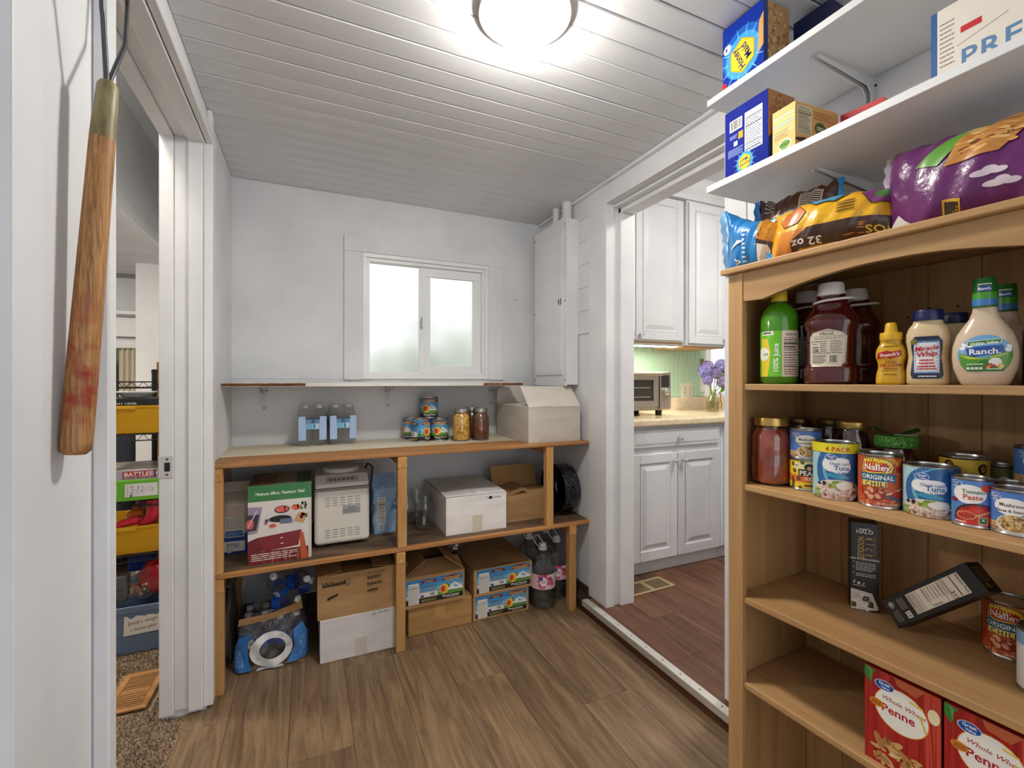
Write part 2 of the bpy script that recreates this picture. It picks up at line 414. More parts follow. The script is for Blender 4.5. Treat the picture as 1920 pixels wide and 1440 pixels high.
# ------------------------------------------------------------------ ceilings
ceil = struct(MB().box(-.48, 1.57, -1.0, YB + .1, ZC + .008, ZC + .08).build('ceiling', M((120, 120, 122), .8)))
bw = .0845
bm_ = MB().cbox(XL, XR, -bw / 2 + .0015, bw / 2 - .0015, 0, .008, .003).mesh('board', CEIL)
k = -27
while 1.295 + bw * k < YB:
    y0, y1 = 1.295 + bw * k, 1.295 + bw * (k + 1)
    if y1 <= YB + .002: link('board', bm_, ceil, (0, (y0 + y1) / 2, ZC + random.uniform(-.0006, .0006)))
    else: MB().cbox(XL, XR, y0 + .0015, YB, ZC, ZC + .008, .002).build('board', CEIL, ceil)
    k += 1
struct(MB().box(1.57, 4.3, .1, 2.9, 2.63, 2.7).build('ceiling', PAINT))
lowc = sroot('ceiling', (0, 0, 0))
for i in range(9):
    MB().cbox(-3.2, -.792, 1.75 + .25 * i, 1.997 + .25 * i, 1.975, 1.99, .002).build('board', CEIL, lowc)
struct(MB().box(-.79, -.75, -.2, 4.0, 1.975, 2.56).build('wall_soffit', PAINT))
struct(MB().box(-.75, -.735, -.2, 4.0, 1.975, 2.037).build('trim_1', TRIM))
struct(MB().box(-.79, -.48, -.2, 4.0, 2.5, 2.56).build('ceiling', PAINT))

# ------------------------------------------------------------------ walls of the pantry
WX0, WX1, WZ0, WZ1 = .285, 1.03, 1.24, 1.944
b = MB(); T = YB + .12
b.box(-.343, WX0, YB, T, -.08, 2.3); b.box(WX1, 1.57, YB, T, -.08, 2.3); b.box(WX0, WX1, YB, T, -.08, WZ0); b.box(WX0, WX1, YB, T, WZ1, 2.3)
wall_back = struct(b.build('wall_back', PAINT))
for (x0, x1, z0, z1) in ((-.343, .386, 1.24, 2.25), (.389, 1.30, 2.03, 2.25)):    # thin sheet panels with an open seam
    q = MB()
    if x0 < 0: q.box(x0, .185, YB - .003, YB, z0, z1); q.box(.185, x1, YB - .003, YB, 2.03, z1)
    else: q.box(x0, x1, YB - .003, YB, z0, z1)
    q.build('panel', PAINT, wall_back)
MB().lathe([(0, 0), (.0035, .001), (.0035, .004), (0, .005)], 10).build('nail_head', M((70, 66, 62), .4, .6), wall_back, (1.22, YB - .004, 1.75)).rotation_euler = (R(90), 0, 0)
b = MB()
b.box(-.48, XL, 2.03, YB, -.08, 2.56); b.box(-.48, XL, 1.064, 2.03, 2.13, 2.56); b.box(-.48, XL, .7525, 1.064, -.08, 2.56); b.box(-.48, XL, YB, 3.6, -.08, 2.56)
b.box(-.56, -.46, -1.0, .7525, -.08, 2.56)
wall_left = struct(b.build('wall_left', PAINT))
b = MB()
b.box(XR, 1.57, 1.957, 2.8, -.08, 2.7); b.box(XR, 1.57, 1.21, 1.957, 2.142, 2.7); b.box(XR, 1.57, -1.0, 1.21, -.08, 2.7)
wall_right = struct(b.build('wall_right', PAINT))
z = 1.49
for i, h in enumerate((.128, .13, .127, .131, .126, .128)):
    bevel(MB().box(XR - .006, XR, 2.099, YB, z + .001, min(z + h - .001, 2.25)).build('siding_board', PAINT, wall_right), .0012, 1); z += h

b = MB(); b.box(-.56, -.3, -1.1, -1.0, -.08, 2.3); b.box(1.25, 1.57, -1.1, -1.0, -.08, 2.3); b.box(-.3, 1.25, -1.1, -1.0, 2.2, 2.3)
struct(b.build('wall_front_unseen', PAINT))  # unseen wall added to hold back sky light; its opening is sized for fill

# trim: left doorway
t = sroot('trim_2', (0, 0, 0))
MB().cbox(XL, -.319, 1.029, 1.064, -.02, 2.14, .003).build('casing_leg', TRIM, t)
for i, (x0, x1, y0) in enumerate(((-.486, -.442, 2.018), (-.442, -.398, 2.026), (-.398, -.352, 2.014), (-.352, -.322, 2.024))):
    bevel(MB().box(x0, x1, y0, 2.07 if x1 > XL else 2.04, .012 if i != 1 else .02, 2.13).build('jamb_board', TRIM, t), .003)
MB().cbox(-.343, -.326, 2.03, 2.082, .03, 2.25, .004).build('casing_leg', TRIM, t)
for (x0, x1, z0) in ((-.486, -.442, 2.118), (-.442, -.398, 2.127), (-.398, -.345, 2.112)):
    bevel(MB().box(x0, x1, 1.064, 2.03, z0, 2.145).build('head_board', TRIM, t), .003)
MB().cbox(XL, -.319, 1.029, 2.082, 2.118, 2.15, .003).build('casing_head', TRIM, t)
MB().cbox(XL, -.328, 1.029, 2.082, 2.15, 2.19, .003).build('casing_head', TRIM, t)
sp = thing('strike_plate', 'worn white strike plate with dark latch hole on the left door jamb', 'strike plate', (-.465, 2.0178, .918))
b = MB(); b.prism([(-.022, -.04), (.022, -.04), (.022, .04), (-.022, .04)], -.0022, 0, 'y'); bevel(b.build('plate', M((214, 214, 214), .35, .2), sp), .006, 2)
MB().prism([(-.004, -.016), (.013, -.016), (.013, .016), (-.004, .016)], -.0028, -.002, 'y').build('latch_hole', M((24, 24, 26), .7), sp)
for zz in (-.028, .028): MB().lathe([(0, .0023), (.0045, .0026), (.0045, .001)], 12).build('screw', M((120, 118, 116), .3, .8), sp, (.004, 0, zz)).rotation_euler = (R(90), 0, 0)
# trim: left wall near the camera
bevel(struct(MB().box(XL, -.325, .7525, .824, -.02, 2.25).build('trim_3', PAINT)), .003)
# trim: opening to the kitchen
t = sroot('trim_4')
bevel(MB().box(XR - .008, XR, 1.957, 2.097, .06, 2.25).build('casing_leg', TRIM, t), .002)
bevel(MB().box(XR - .008, XR, 1.12, 1.21, .06, 2.142).build('casing_leg', TRIM, t), .002)
bevel(MB().box(XR - .008, XR, 1.12, 1.957, 2.142, 2.236).build('casing_head', TRIM, t), .002)
bevel(MB().box(1.402, 1.452, 1.937, 1.957, .06, 2.142).build('jamb_board', TRIM, t), .002)
bevel(MB().box(1.452, 1.49, 1.947, 1.957, .06, 2.142).build('jamb_board', TRIM, t), .002)
bevel(MB().box(1.49, 1.575, 1.93, 1.957, .06, 2.142).build('jamb_board', TRIM, t), .002)
bevel(MB().box(1.452, 1.49, 1.21, 1.957, 2.128, 2.142).build('head_board', TRIM, t), .002)
bevel(MB().box(1.49, 1.575, 1.21, 1.957, 2.105, 2.142).build('head_board', TRIM, t), .002)
bevel(struct(MB().box(XR - .03, XR, -1.0, YB, ZC - .016, ZC).build('trim_5', TRIM)), .008, 3)
# raised kitchen threshold
t = sroot('trim_6')
bevel(MB().box(1.338, 1.374, 1.12, 2.064, .058, .0635).build('metal_nosing', M((222, 220, 215), .3, .35), t), .002)
bevel(MB().box(1.336, 1.342, 1.12, 2.064, .034, .0635).build('metal_nosing', M((200, 197, 190), .35, .35), t), .002)
MB().box(1.342, 1.37, 1.12, 2.06, 0, .058).build('riser', DARKW, t)
for i in range(9): MB().lathe([(0, .0016), (.003, .001), (.0036, 0)], 10).build('screw', M((110, 104, 96), .4, .8), t, (1.356, 1.18 + i * .1, .0635))
b = MB(); b.prism([(XR, 0), (XR - .012, 0), (XR - .006, .012), (XR - .005, .098), (XR, .1)], 2.064, YB, 'y'); struct(b.build('baseboard_right', M((74, 60, 46), .5)))
b = MB(); b.prism([(YB, 0), (YB - .012, 0), (YB - .006, .012), (YB - .005, .098), (YB, .1)], XL, XR - .013, 'x'); struct(b.build('baseboard_back', M((58, 47, 38), .5)))

# ------------------------------------------------------------------ pantry window
win = sroot('window_1')
for (x0, x1, z0, z1, y) in ((.185, 1.13, 1.944, 2.03, .018), (.185, WX0, 1.236, 1.944, .016), (WX1, 1.13, 1.236, 1.944, .016)):
    bevel(MB().box(x0, x1, YB - y, YB, z0, z1).build('casing_board', PAINT, win), .002)
fr = lambda x0, x1, z0, z1, y0, y1, w, n, mt=VINYL: [bevel(MB().box(*q, y0, y1, *r).build(n, mt, win), .002) for q, r in (((x0, x1), (z0, z0 + w)), ((x0, x1), (z1 - w, z1)), ((x0, x0 + w), (z0 + w, z1 - w)), ((x1 - w, x1), (z0 + w, z1 - w)))]
fr(WX0, WX1, WZ0, WZ1, YB - .012, YB + .07, .022, 'frame_rail')
fr(WX0 + .018, WX1 - .018, WZ0 + .018, WZ1 - .022, YB + .004, YB + .06, .02, 'track_rail')
fr(.618, .985, 1.268, 1.895, YB + .002, YB + .028, .05, 'sash_rail')
bevel(MB().box(.606, .634, YB - .001, YB + .05, 1.27, 1.895).build('meeting_rail', VINYL, win), .002)
m = bpy.data.materials.new('frosted_glass'); m.use_nodes = True; n, l, bb = nodes(m)
bb.inputs['Base Color'].default_value = (.98, .99, .985, 1); bb.inputs['Roughness'].default_value = .6; bb.inputs['Transmission Weight'].default_value = 1; bb.inputs['IOR'].default_value = 1.2
nz = n.new('ShaderNodeTexNoise'); nz.inputs['Scale'].default_value = 260; bp = n.new('ShaderNodeBump'); bp.inputs['Strength'].default_value = .25; bp.inputs['Distance'].default_value = .001; l.new(nz.outputs['Fac'], bp.inputs['Height']); l.new(bp.outputs[0], bb.inputs['Normal'])
MB().add([(.32, YB + .05, 1.27), (.61, YB + .05, 1.27), (.61, YB + .05, 1.90), (.32, YB + .05, 1.90)], [(0, 1, 2, 3)]).build('pane', m, win)
MB().add([(.66, YB + .015, 1.30), (.94, YB + .015, 1.30), (.94, YB + .015, 1.86), (.66, YB + .015, 1.86)], [(0, 1, 2, 3)]).build('pane', m, win)
b = MB(); b.cbox(.607, .617, YB - .016, YB, 1.535, 1.60, .003); b.cbox(.600, .609, YB - .024, YB - .012, 1.545, 1.575, .003); b.build('latch', M((176, 172, 166), .35, .6), win)
# greenery and a pale fence outside, blurred by the frosted glass
b = MB(); rg = random.Random(4)
for _ in range(2600):
    a = rg.uniform(0, 6.28); x, y, z = 1.15 + rg.gauss(0, .6), 4.6 + rg.gauss(0, .25), .2 + abs(rg.gauss(0, .75))
    if z > 2.2 - .9 * abs(x - 1.15) or x < .15: continue
    s_ = rg.uniform(.04, .09); nrm = Vector((rg.uniform(-1, 1), rg.uniform(-1, .2), rg.uniform(-.6, 1))).normalized(); u = nrm.orthogonal().normalized() * s_; v = nrm.cross(u) * .6
    c = Vector((x, y, z)); b.add([c - u, c + v, c + u, c - v], [(0, 1, 2, 3)], rg.choice((0, 0, 1)))
sh = thing('garden_shrub', 'green garden shrub blurred behind the frosted pantry window', 'shrub', (0, 0, 0))
b.build('foliage', [M((150, 170, 128), .7), M((176, 190, 148), .7)], sh)
MB().tube([(.95, 4.3, -.1), (.96, 4.3, .5), (.93, 4.32, 1.0)], [.04, .03, .015]).build('stem', M((96, 80, 62), .8), sh)
struct(MB().box(-6, 8, T + .05, 9, -.2, -.1).build('ground_outside', M((150, 150, 140), .9)))

# ------------------------------------------------------------------ pantry ceiling lamp
lp = thing('ceiling_lamp', 'glowing white glass dome lamp on the white board ceiling', 'ceiling lamp', (.55, 1.135, ZC))
MB().lathe([(.118, 0), (.128, -.004), (.128, -.014), (.12, -.018), (.085, -.018)], 48).build('base_ring', M((232, 232, 230), .35), lp)  # unseen pan, added wide to shade the ceiling around the dome
MB().lathe([(.085, -.016), (.0855, -.034), (.080, -.050)], 40, cap0=False, cap1=False).build('dimmed_collar', emit('lamp_collar', (255, 250, 240), LAMP_PANTRY / .42), lp)  # upper dome ring made to glow weaker, easing the ceiling hot spot
MB().lathe([(.080, -.050), (.074, -.059), (.058, -.073), (.032, -.083), (0, -.086)], 40, cap0=False).build('glass_dome', emit('lamp_glow', (255, 250, 240), LAMP_PANTRY / .14), lp)
# ------------------------------------------------------------------ storage bench under the window
bn = thing('storage_bench', 'long lumber storage bench with open lower shelf under the pantry window', 'bench', (0, 0, 0))
ZT, ZS, YF = .902, .472, 2.09
b = bevel(MB().box(XL + .002, 1.408, YF, 2.29, ZT - .016, ZT).build('front_board', LUMBX, bn), .003)
MB().box(XL + .002, 1.406, 2.291, YB - .012, ZT - .016, ZT - .0005).build('top_board', PLY, bn)
bevel(MB().box(-.335, 1.408, YF, 2.38, ZS - .019, ZS).build('shelf_board', [LUMBX], bn), .003)
MB().box(-.333, 1.404, YF + .02, 2.655 - .012, ZS - .001, ZS + .0012).build('shelf_surface', SHELFD, bn)
MB().box(-.335, 1.404, 2.381, YB - .012, ZS - .019, ZS - .0011).build('shelf_board', SHELFD, bn)
def post(x0, x1, z0, z1, y=YF): return bevel(MB().box(x0, x1, y, y + .038, z0, z1).build('post', LUMB, bn), .003)
post(-.334, -.300, ZS, ZT - .017); post(.375, .416, ZS, ZT - .017); post(1.141, 1.182, ZS, ZT - .017, YF + .004)
for x0, x1 in ((-.336, -.296), (.368, .410), (1.277, 1.320)): post(x0, x1, 0, ZS - .02)
for x0, x1 in ((-.336, -.296), (.372, .410), (1.279, 1.319)): bevel(MB().box(x0, x1, YB - .055, YB - .017, 0, ZS - .02).build('rear_post', LUMB, bn), .003)
for x0, x1 in ((-.332, -.302), (.377, .414), (1.143, 1.180)):
    bevel(MB().box(x0, x1, YF + .04, YB - .02, ZT - .055, ZT - .017).build('cross_brace', LUMBX, bn), .002)
for x0, x1 in ((-.334, -.298), (.370, .408), (1.279, 1.318)):
    bevel(MB().box(x0, x1, YF + .04, YB - .06, ZS - .06, ZS - .02).build('cross_brace', LUMBX, bn), .002)
for x0, x1, z in ((-.334, -.300, .835), (.375, .416, .835), (-.336, -.296, .403), (.368, .410, .403), (1.277, 1.320, .41)):
    bevel(MB().box(x0 + .0005, x1 - .0005, YF - .0025, YF + .002, z, z + .048).build('brace_end', tex('end_grain', (190, 138, 76), (214, 164, 98), (60, 60, 60), rough=.7, bump=.2), bn), .001)

# ------------------------------------------------------------------ narrow wall shelf at window-sill height
ws = thing('wall_shelf', 'narrow white-topped wall shelf with chipped brown edge below the window', 'shelf', (0, 0, 0))
bevel(MB().box(XL + .002, 1.124, 2.345, YB - .004, 1.203, 1.2205).build('board', tex('white_shelf_paint', (226, 222, 212), (240, 238, 232), (4, 4, 4), rough=.5, bump=.05), ws), .001)
BRN = tex('bare_brown_edge', (92, 54, 28), (140, 88, 50), (9, 30, 40), rough=.7, bump=.3)
for x0, x1 in ((XL + .003, -.005), (.885, .985), (.988, 1.123)):
    b = MB(); n_ = 14; top = [(x0 + (x1 - x0) * i / n_, 1.2195 - random.uniform(0, .0022)) for i in range(n_ + 1)]; bot = [(x0 + (x1 - x0) * i / n_, 1.2045 + random.uniform(0, .002)) for i in range(n_, -1, -1)]
    b.prism(top + bot, 2.3436, 2.346, 'y'); b.build('bare_edge', BRN, ws)
def bracket(parent, x, ywall, z, arm, leg, mat, sgn=-1, axis='y'):
    """folded steel shelf bracket: two tapered ribs, flanges and screw heads"""
    b = MB()
    for s_ in (-1, 1):
        pr = [(0, 0), (-.012, 0), (-arm, -.004), (-arm, -.010), (-.03, -.026), (-.014, -.045), (-.008, -leg), (0, -leg)]
        b.prism([(p[0], p[1]) for p in pr], s_ * .007 - .0012, s_ * .007 + .0012, 'x')
    b.box(-arm, 0, -.013, .013, -.0015, 0) if False else None
    b.add([(-.013, -arm, -.0015), (.013, -arm, -.0015), (.017, 0, -.0015), (-.017, 0, -.0015), (-.013, -arm, 0), (.013, -arm, 0), (.017, 0, 0), (-.017, 0, 0)], [(0,3,2,1),(4,5,6,7),(0,1,5,4),(1,2,6,5),(2,3,7,6),(3,0,4,7)])
    b.add([(-.011, -.0015, -leg), (.011, -.0015, -leg), (.017, -.0015, 0), (-.017, -.0015, 0), (-.011, 0, -leg), (.011, 0, -leg), (.017, 0, 0), (-.017, 0, 0)], [(0,3,2,1),(4,5,6,7),(0,1,5,4),(1,2,6,5),(2,3,7,6),(3,0,4,7)])
    o = b.build('bracket', mat, parent, (x, ywall, z), 0 if axis == 'y' else R(-90))
    for px, py, pz, up in ((-.012, -.0018, -.03, 0), (.012, -.0018, -.022, 0), (0, -.0018, -leg + .008, 0)):
        MB().lathe([(0, .0014), (.003, .001), (.0038, 0)], 10).build('screw', M((24, 24, 26), .5), o, (px, py, pz)).rotation_euler = (R(90), 0, 0)
    return o
for x in (-.20, .42, 1.05): bracket(ws, x, YB - .004, 1.2025, .2, .12, M((226, 227, 230), .4))

# ------------------------------------------------------------------ pine bookcase, turned a little from the wall
BA = R(-86.48); BO = (1.0121, .8604)
def BK(a, d, z): return (BO[0] + a * math.cos(BA) - d * math.sin(BA), BO[1] + a * math.sin(BA) + d * math.cos(BA), z)
bc = thing('pine_bookcase', 'tall pine bookcase with arched top rail holding groceries', 'bookcase', (BO[0], BO[1], 0), BA)
BWD, DEP = .69, .325
bevel(MB().box(-.014, BWD + .014, -.016, DEP + .012, 1.507, 1.522).build('top_board', PINEX, bc), .003)
for x0, x1 in ((.002, .018), (BWD - .018, BWD - .002)): bevel(MB().box(x0, x1, .016, DEP, 0, 1.507).build('side_panel', PINE, bc), .001)
for x0, x1 in ((0, .04), (BWD - .04, BWD)): bevel(MB().box(x0, x1, -.001, .018, 0, 1.507).build('stile', PINE, bc), .002)
ar = [(.041, 1.5065), (.041, 1.433), (.09, 1.431)] + [(x, 1.431 + .037 * math.sin(math.pi / 2 * min(1, min((x - .09), (BWD - .09 - x)) / .24)) ** 1.0) for x in [.09 + .02 * i for i in range(1, 26)]] + [(BWD - .09, 1.431), (BWD - .041, 1.433), (BWD - .041, 1.5065)]
bevel(MB().prism(ar, .002, .017, 'y').build('arched_rail', PINEX, bc), .0015)
for i, z in enumerate((1.222, .966, .677, .460)):
    bevel(MB().box(.0185, BWD - .0185, .005, DEP - .012, z - .016, z).build('shelf', PINEX, bc), .002)
bevel(MB().box(.0185, BWD - .0185, .005, DEP - .012, .084, .1).build('shelf', PINEX, bc), .002)
bevel(MB().box(.041, BWD - .041, .003, .017, 0, .083).build('plinth', PINEX, bc), .002)
n_ = 7
for i in range(n_):
    x0, x1 = .0185 + (BWD - .037) * i / n_, .0185 + (BWD - .037) * (i + 1) / n_
    bevel(MB().box(x0 + .0004, x1 - .0004, DEP - .01, DEP - .002, .01, 1.506).build('back_board', PINE, bc), .0012, 1)
KN = M((70, 42, 24), .7)
for x, z, r in ((.30, 1.40, .004), (.352, 1.40, .003), (.40, 1.405, .004), (.26, 1.385, .003), (.075, 1.29, .003)):
    MB().lathe([(0, 0), (r, .0003)], 10, xf=Matrix.Translation((x, DEP - .0105, z)) @ Matrix.Rotation(R(90), 4, 'X')).build('knot', KN, bc)

# ------------------------------------------------------------------ white wall shelves above the bookcase
WSH = tex('white_melamine', (228, 229, 231), (234, 235, 237), (5, 5, 5), rough=.4, bump=.03)
for nm, x0, z, y1, lab in (('wall_shelf', 1.05, 1.77, .968, 'lower long white wall shelf directly above the pine bookcase'), ('wall_shelf', 1.10, 2.054, 1.012, 'upper long white wall shelf close under the ceiling boards')):
    s_ = thing(nm, lab, 'shelf', (0, 0, 0))
    bevel(MB().box(x0, XR - .001, -.55, y1, z, z + .018).build('board', WSH, s_), .0015)
    for y in (.735, -.1): bracket(s_, XR - .001, y, z - .0005, .24, .115, M((226, 227, 229), .35), axis='x')
# ------------------------------------------------------------------ electrical panel in the corner
ep = thing('breaker_panel', 'white painted breaker panel with hinged door beside the kitchen opening', 'breaker panel', (0, 0, 0))
PX = 1.322
bevel(MB().box(PX + .006, XR - .006, 2.205, 2.583, 1.208, 2.145).build('box', PAINT, ep), .002)
bevel(MB().box(PX, PX + .007, 2.198, 2.59, 1.2, 2.155).build('cover', TRIM, ep), .005, 3)
dr = bevel(MB().box(PX - .007, PX, 2.228, 2.565, 1.262, 2.092).build('door', TRIM, ep), .004, 2)
b = MB()
for q, w in ((.012, .004), (.026, .003)):
    y0, y1, z0, z1 = 2.228 + q, 2.565 - q, 1.262 + q, 2.092 - q
    b.box(PX - .0085, PX - .0065, y0, y0 + w, z0, z1); b.box(PX - .0085, PX - .0065, y1 - w, y1, z0, z1); b.box(PX - .0085, PX - .0065, y0, y1, z0, z0 + w); b.box(PX - .0085, PX - .0065, y0, y1, z1 - w, z1)
b.build('door_bead', TRIM, dr)
lt = bevel(MB().box(PX - .0095, PX - .006, 2.236, 2.278, 1.66, 1.70).build('latch', M((206, 207, 209), .3), dr), .002)
MB().box(PX - .0105, PX - .0088, 2.262, 2.272, 1.668, 1.692).build('latch_slot', M((70, 70, 72), .5), lt)
MB().box(PX - .0105, PX - .0088, 2.240, 2.246, 1.664, 1.696).build('latch_slot', M((60, 60, 62), .5), lt)
for y, z in ((2.211, 2.11), (2.578, 2.11), (2.211, 1.235), (2.578, 1.235), (2.211, 1.68), (2.578, 1.65), (2.56, 2.02), (2.55, 1.3)):
    MB().lathe([(0, .003), (.004, .0025), (.0055, 0)], 12).build('screw', M((120, 120, 122), .35, .6), ep, (PX, y, z)).rotation_euler = (0, R(-90), 0)
for z, r in ((2.085, .014), (2.02, .012), (1.95, .015), (1.30, .02), (1.25, .012)):
    MB().lathe([(r + .0024, 0), (r + .0012, .0008), (r, 0), (r * .6 + .0024, .0001), (r * .6 + .0012, .0009), (r * .6, .0001)], 20, xf=Matrix.Translation((1.366, 2.205, z)) @ Matrix.Rotation(R(90), 4, 'X')).build('knockout', PAINT, ep)
for x, y, r in ((1.365, 2.262, .028), (1.36, 2.375, .021)): MB().lathe([(r, 2.14), (r, 2.252)], 20).build('conduit', PAINT, ep, (x, y, 0))

# ------------------------------------------------------------------ hand tool hanging on the left wall
tl = thing('hand_fork', 'old long-handled garden fork hanging upside down on the left wall', 'garden tool', (0, 0, 0))
p0, p1, p2, p3 = Vector((-0.324, 0.913, 1.117)), Vector((-0.299, 0.937, 1.617)), Vector((-0.294, 0.944, 1.713)), Vector((-0.294, 0.944, 1.717))
hm = bpy.data.materials.new('worn_ash_handle'); hm.use_nodes = True; n, l, bb = nodes(hm)
tc = n.new('ShaderNodeTexCoord'); mp = n.new('ShaderNodeMapping'); mp.inputs['Scale'].default_value = (60, 60, 3); l.new(tc.outputs['Object'], mp.inputs[0])
nz = n.new('ShaderNodeTexNoise'); nz.inputs['Detail'].default_value = 6; nz.inputs['Distortion'].default_value = .8; l.new(mp.outputs[0], nz.inputs['Vector'])
cr = n.new('ShaderNodeValToRGB'); e = cr.color_ramp.elements; e[0].position = .3; e[0].color = lin((120, 78, 40)) + (1,); e[1].position = .7; e[1].color = lin((198, 146, 90)) + (1,); l.new(nz.outputs['Fac'], cr.inputs[0])
# worn red paint band on the lower handle
sx_ = n.new('ShaderNodeSeparateXYZ'); l.new(tc.outputs['Object'], sx_.inputs[0])
mr = n.new('ShaderNodeMapRange'); mr.interpolation_type = 'SMOOTHSTEP'; mr.inputs['From Min'].default_value = 1.15; mr.inputs['From Max'].default_value = 1.18; l.new(sx_.outputs['Z'], mr.inputs[0])
m2 = n.new('ShaderNodeMapRange'); m2.interpolation_type = 'SMOOTHSTEP'; m2.inputs['From Min'].default_value = 1.40; m2.inputs['From Max'].default_value = 1.24; l.new(sx_.outputs['Z'], m2.inputs[0])
n3 = n.new('ShaderNodeTexNoise'); n3.inputs['Scale'].default_value = 38; n3.inputs['Detail'].default_value = 5; l.new(tc.outputs['Object'], n3.inputs['Vector'])
a1 = n.new('ShaderNodeMath'); a1.operation = 'MULTIPLY'; l.new(mr.outputs[0], a1.inputs[0]); l.new(m2.outputs[0], a1.inputs[1])
a2 = n.new('ShaderNodeMapRange'); a2.inputs['From Min'].default_value = .42; a2.inputs['From Max'].default_value = .66; l.new(n3.outputs['Fac'], a2.inputs[0])
a3 = n.new('ShaderNodeMath'); a3.operation = 'MULTIPLY'; l.new(a1.outputs[0], a3.inputs[0]); l.new(a2.outputs[0], a3.inputs[1])
mx = n.new('ShaderNodeMixRGB'); l.new(a3.outputs[0], mx.inputs[0]); l.new(cr.outputs[0], mx.inputs[1]); mx.inputs[2].default_value = lin((146, 32, 24)) + (1,)
l.new(mx.outputs[0], bb.inputs['Base Color']); bb.inputs['Roughness'].default_value = .5
pts = [p0.lerp(p1, t) for t in (0, .012, .04, .2, .4, .6, .8, 1)]
MB().tube(pts, [.013, .0185, .0198, .0198, .019, .0182, .0173, .0165], 20).build('handle', hm, tl)
fm = tex('brass_ferrule', (104, 92, 62), (158, 146, 108), (40, 40, 12), rough=.42, bump=.2, rnd=False)
d_ = (p2 - p1).normalized()
MB().tube([p1 - d_ * .004, p1, p1.lerp(p2, .5), p2.lerp(p1, .06), p2], [.0162, .0166, .0155, .0138, .011], 20).build('ferrule', fm, tl)
IR = M((84, 84, 88), .4, .8)
for off in ((-.012, .02, -.03, .09, -.034, .20), (.014, .02, .064, .098, .082, .20)):
    sg = -.006 if off[0] < 0 else .006
    q = [p3 + Vector((0, sg, -.02)), p3 + Vector((0, sg * 1.3, .006)), p3 + Vector((.002, off[2] + (.004 if sg < 0 else -.004), off[3] - .006)), p3 + Vector((.002, off[2] + (-.001 if sg < 0 else .004), off[3] + .008)), p3 + Vector((.002, off[4], off[5])), p3 + Vector((-.02, off[4], .25)), p3 + Vector((-.036, off[4], .225))]
    MB().tube(q, [.0036, .0038, .0037, .0036, .0034, .003, .0018], 10).build('tine', IR, tl)
MB().tube([(-.3435, p3.y + .02, 1.895), (-.27, p3.y + .02, 1.90)], .003, 8).build('nail', M((90, 88, 86), .4, .8), tl)
MB().tube([(p3.x + .002, p3.y - .034, 1.905), (p3.x + .002, p3.y + .082, 1.905)], .0032, 8).build('tine_brace', IR, tl)
# ------------------------------------------------------------------ kitchen beyond the opening
GRN = tex('green_beadboard', (186, 220, 190), (196, 228, 200), (4, 4, 4), rough=.5, bump=.05, rnd=False)
b = MB(); KY = 2.78
b.box(1.57, 3.02, KY, 2.9, 0, 2.7); b.box(3.02, 3.95, KY, 2.9, 0, 1.12); b.box(3.02, 3.95, KY, 2.9, 2.15, 2.7); b.box(3.95, 4.3, KY, 2.9, 0, 2.7)
kw = struct(b.build('wall_kitchen_back', PAINT))
gb = MB().cbox(-.0205, .0205, -.008, 0, 1.10, 1.50, .0025).mesh('bead_board', GRN)
for i in range(34): link('bead_board', gb, kw, (1.60 + .042 * i, KY, 0))
struct(MB().box(4.3, 4.4, .1, 2.9, 0, 2.7).build('wall_kitchen_right', PAINT))
struct(MB().box(1.57, 4.4, .1, .2, 0, 2.7).build('wall_kitchen_front', PAINT))
kwin = sroot('window_2')
for x0, x1, z0, z1 in ((2.985, 3.045, 1.1, 2.18), (3.93, 3.99, 1.1, 2.18), (3.045, 3.93, 2.12, 2.18), (3.045, 3.93, 1.09, 1.13), (3.46, 3.50, 1.13, 2.12)):
    bevel(MB().box(x0, x1, KY - .022, KY + .06, z0, z1).build('frame_rail', VINYL, kwin), .003)
for x0, x1 in ((3.045, 3.46), (3.50, 3.93)): MB().add([(x0, KY + .03, 1.13), (x1, KY + .03, 1.13), (x1, KY + .03, 2.12), (x0, KY + .03, 2.12)], [(0, 1, 2, 3)]).build('pane', CLEAR, kwin)
cv = thing('curtain_valance', 'cream and yellow valance curtain over the bright kitchen window', 'curtain', (0, 0, 0))
def vf(u, v):
    x = 3.0 + .96 * u; sc = .04 * abs(math.sin(u * 18)); return (x, KY - .045 + .014 * math.sin(u * 60), 2.16 - (.56 + .08 * math.cos(u * 14)) * v - sc * v)
MB().grid(vf, 90, 8).build('cloth', tex('yellow_valance', (226, 190, 104), (246, 236, 206), (16, 16, 16), rough=.9, bump=.1, lo=.45, hi=.55), cv)
MB().tube([(2.98, KY - .045, 2.165), (3.98, KY - .045, 2.165)], .008, 10).build('rod', M((220, 218, 212), .4), cv)
KW = tex('white_cabinet_paint', (222, 223, 227), (230, 231, 234), (3, 3, 3), rough=.32, bump=.03)
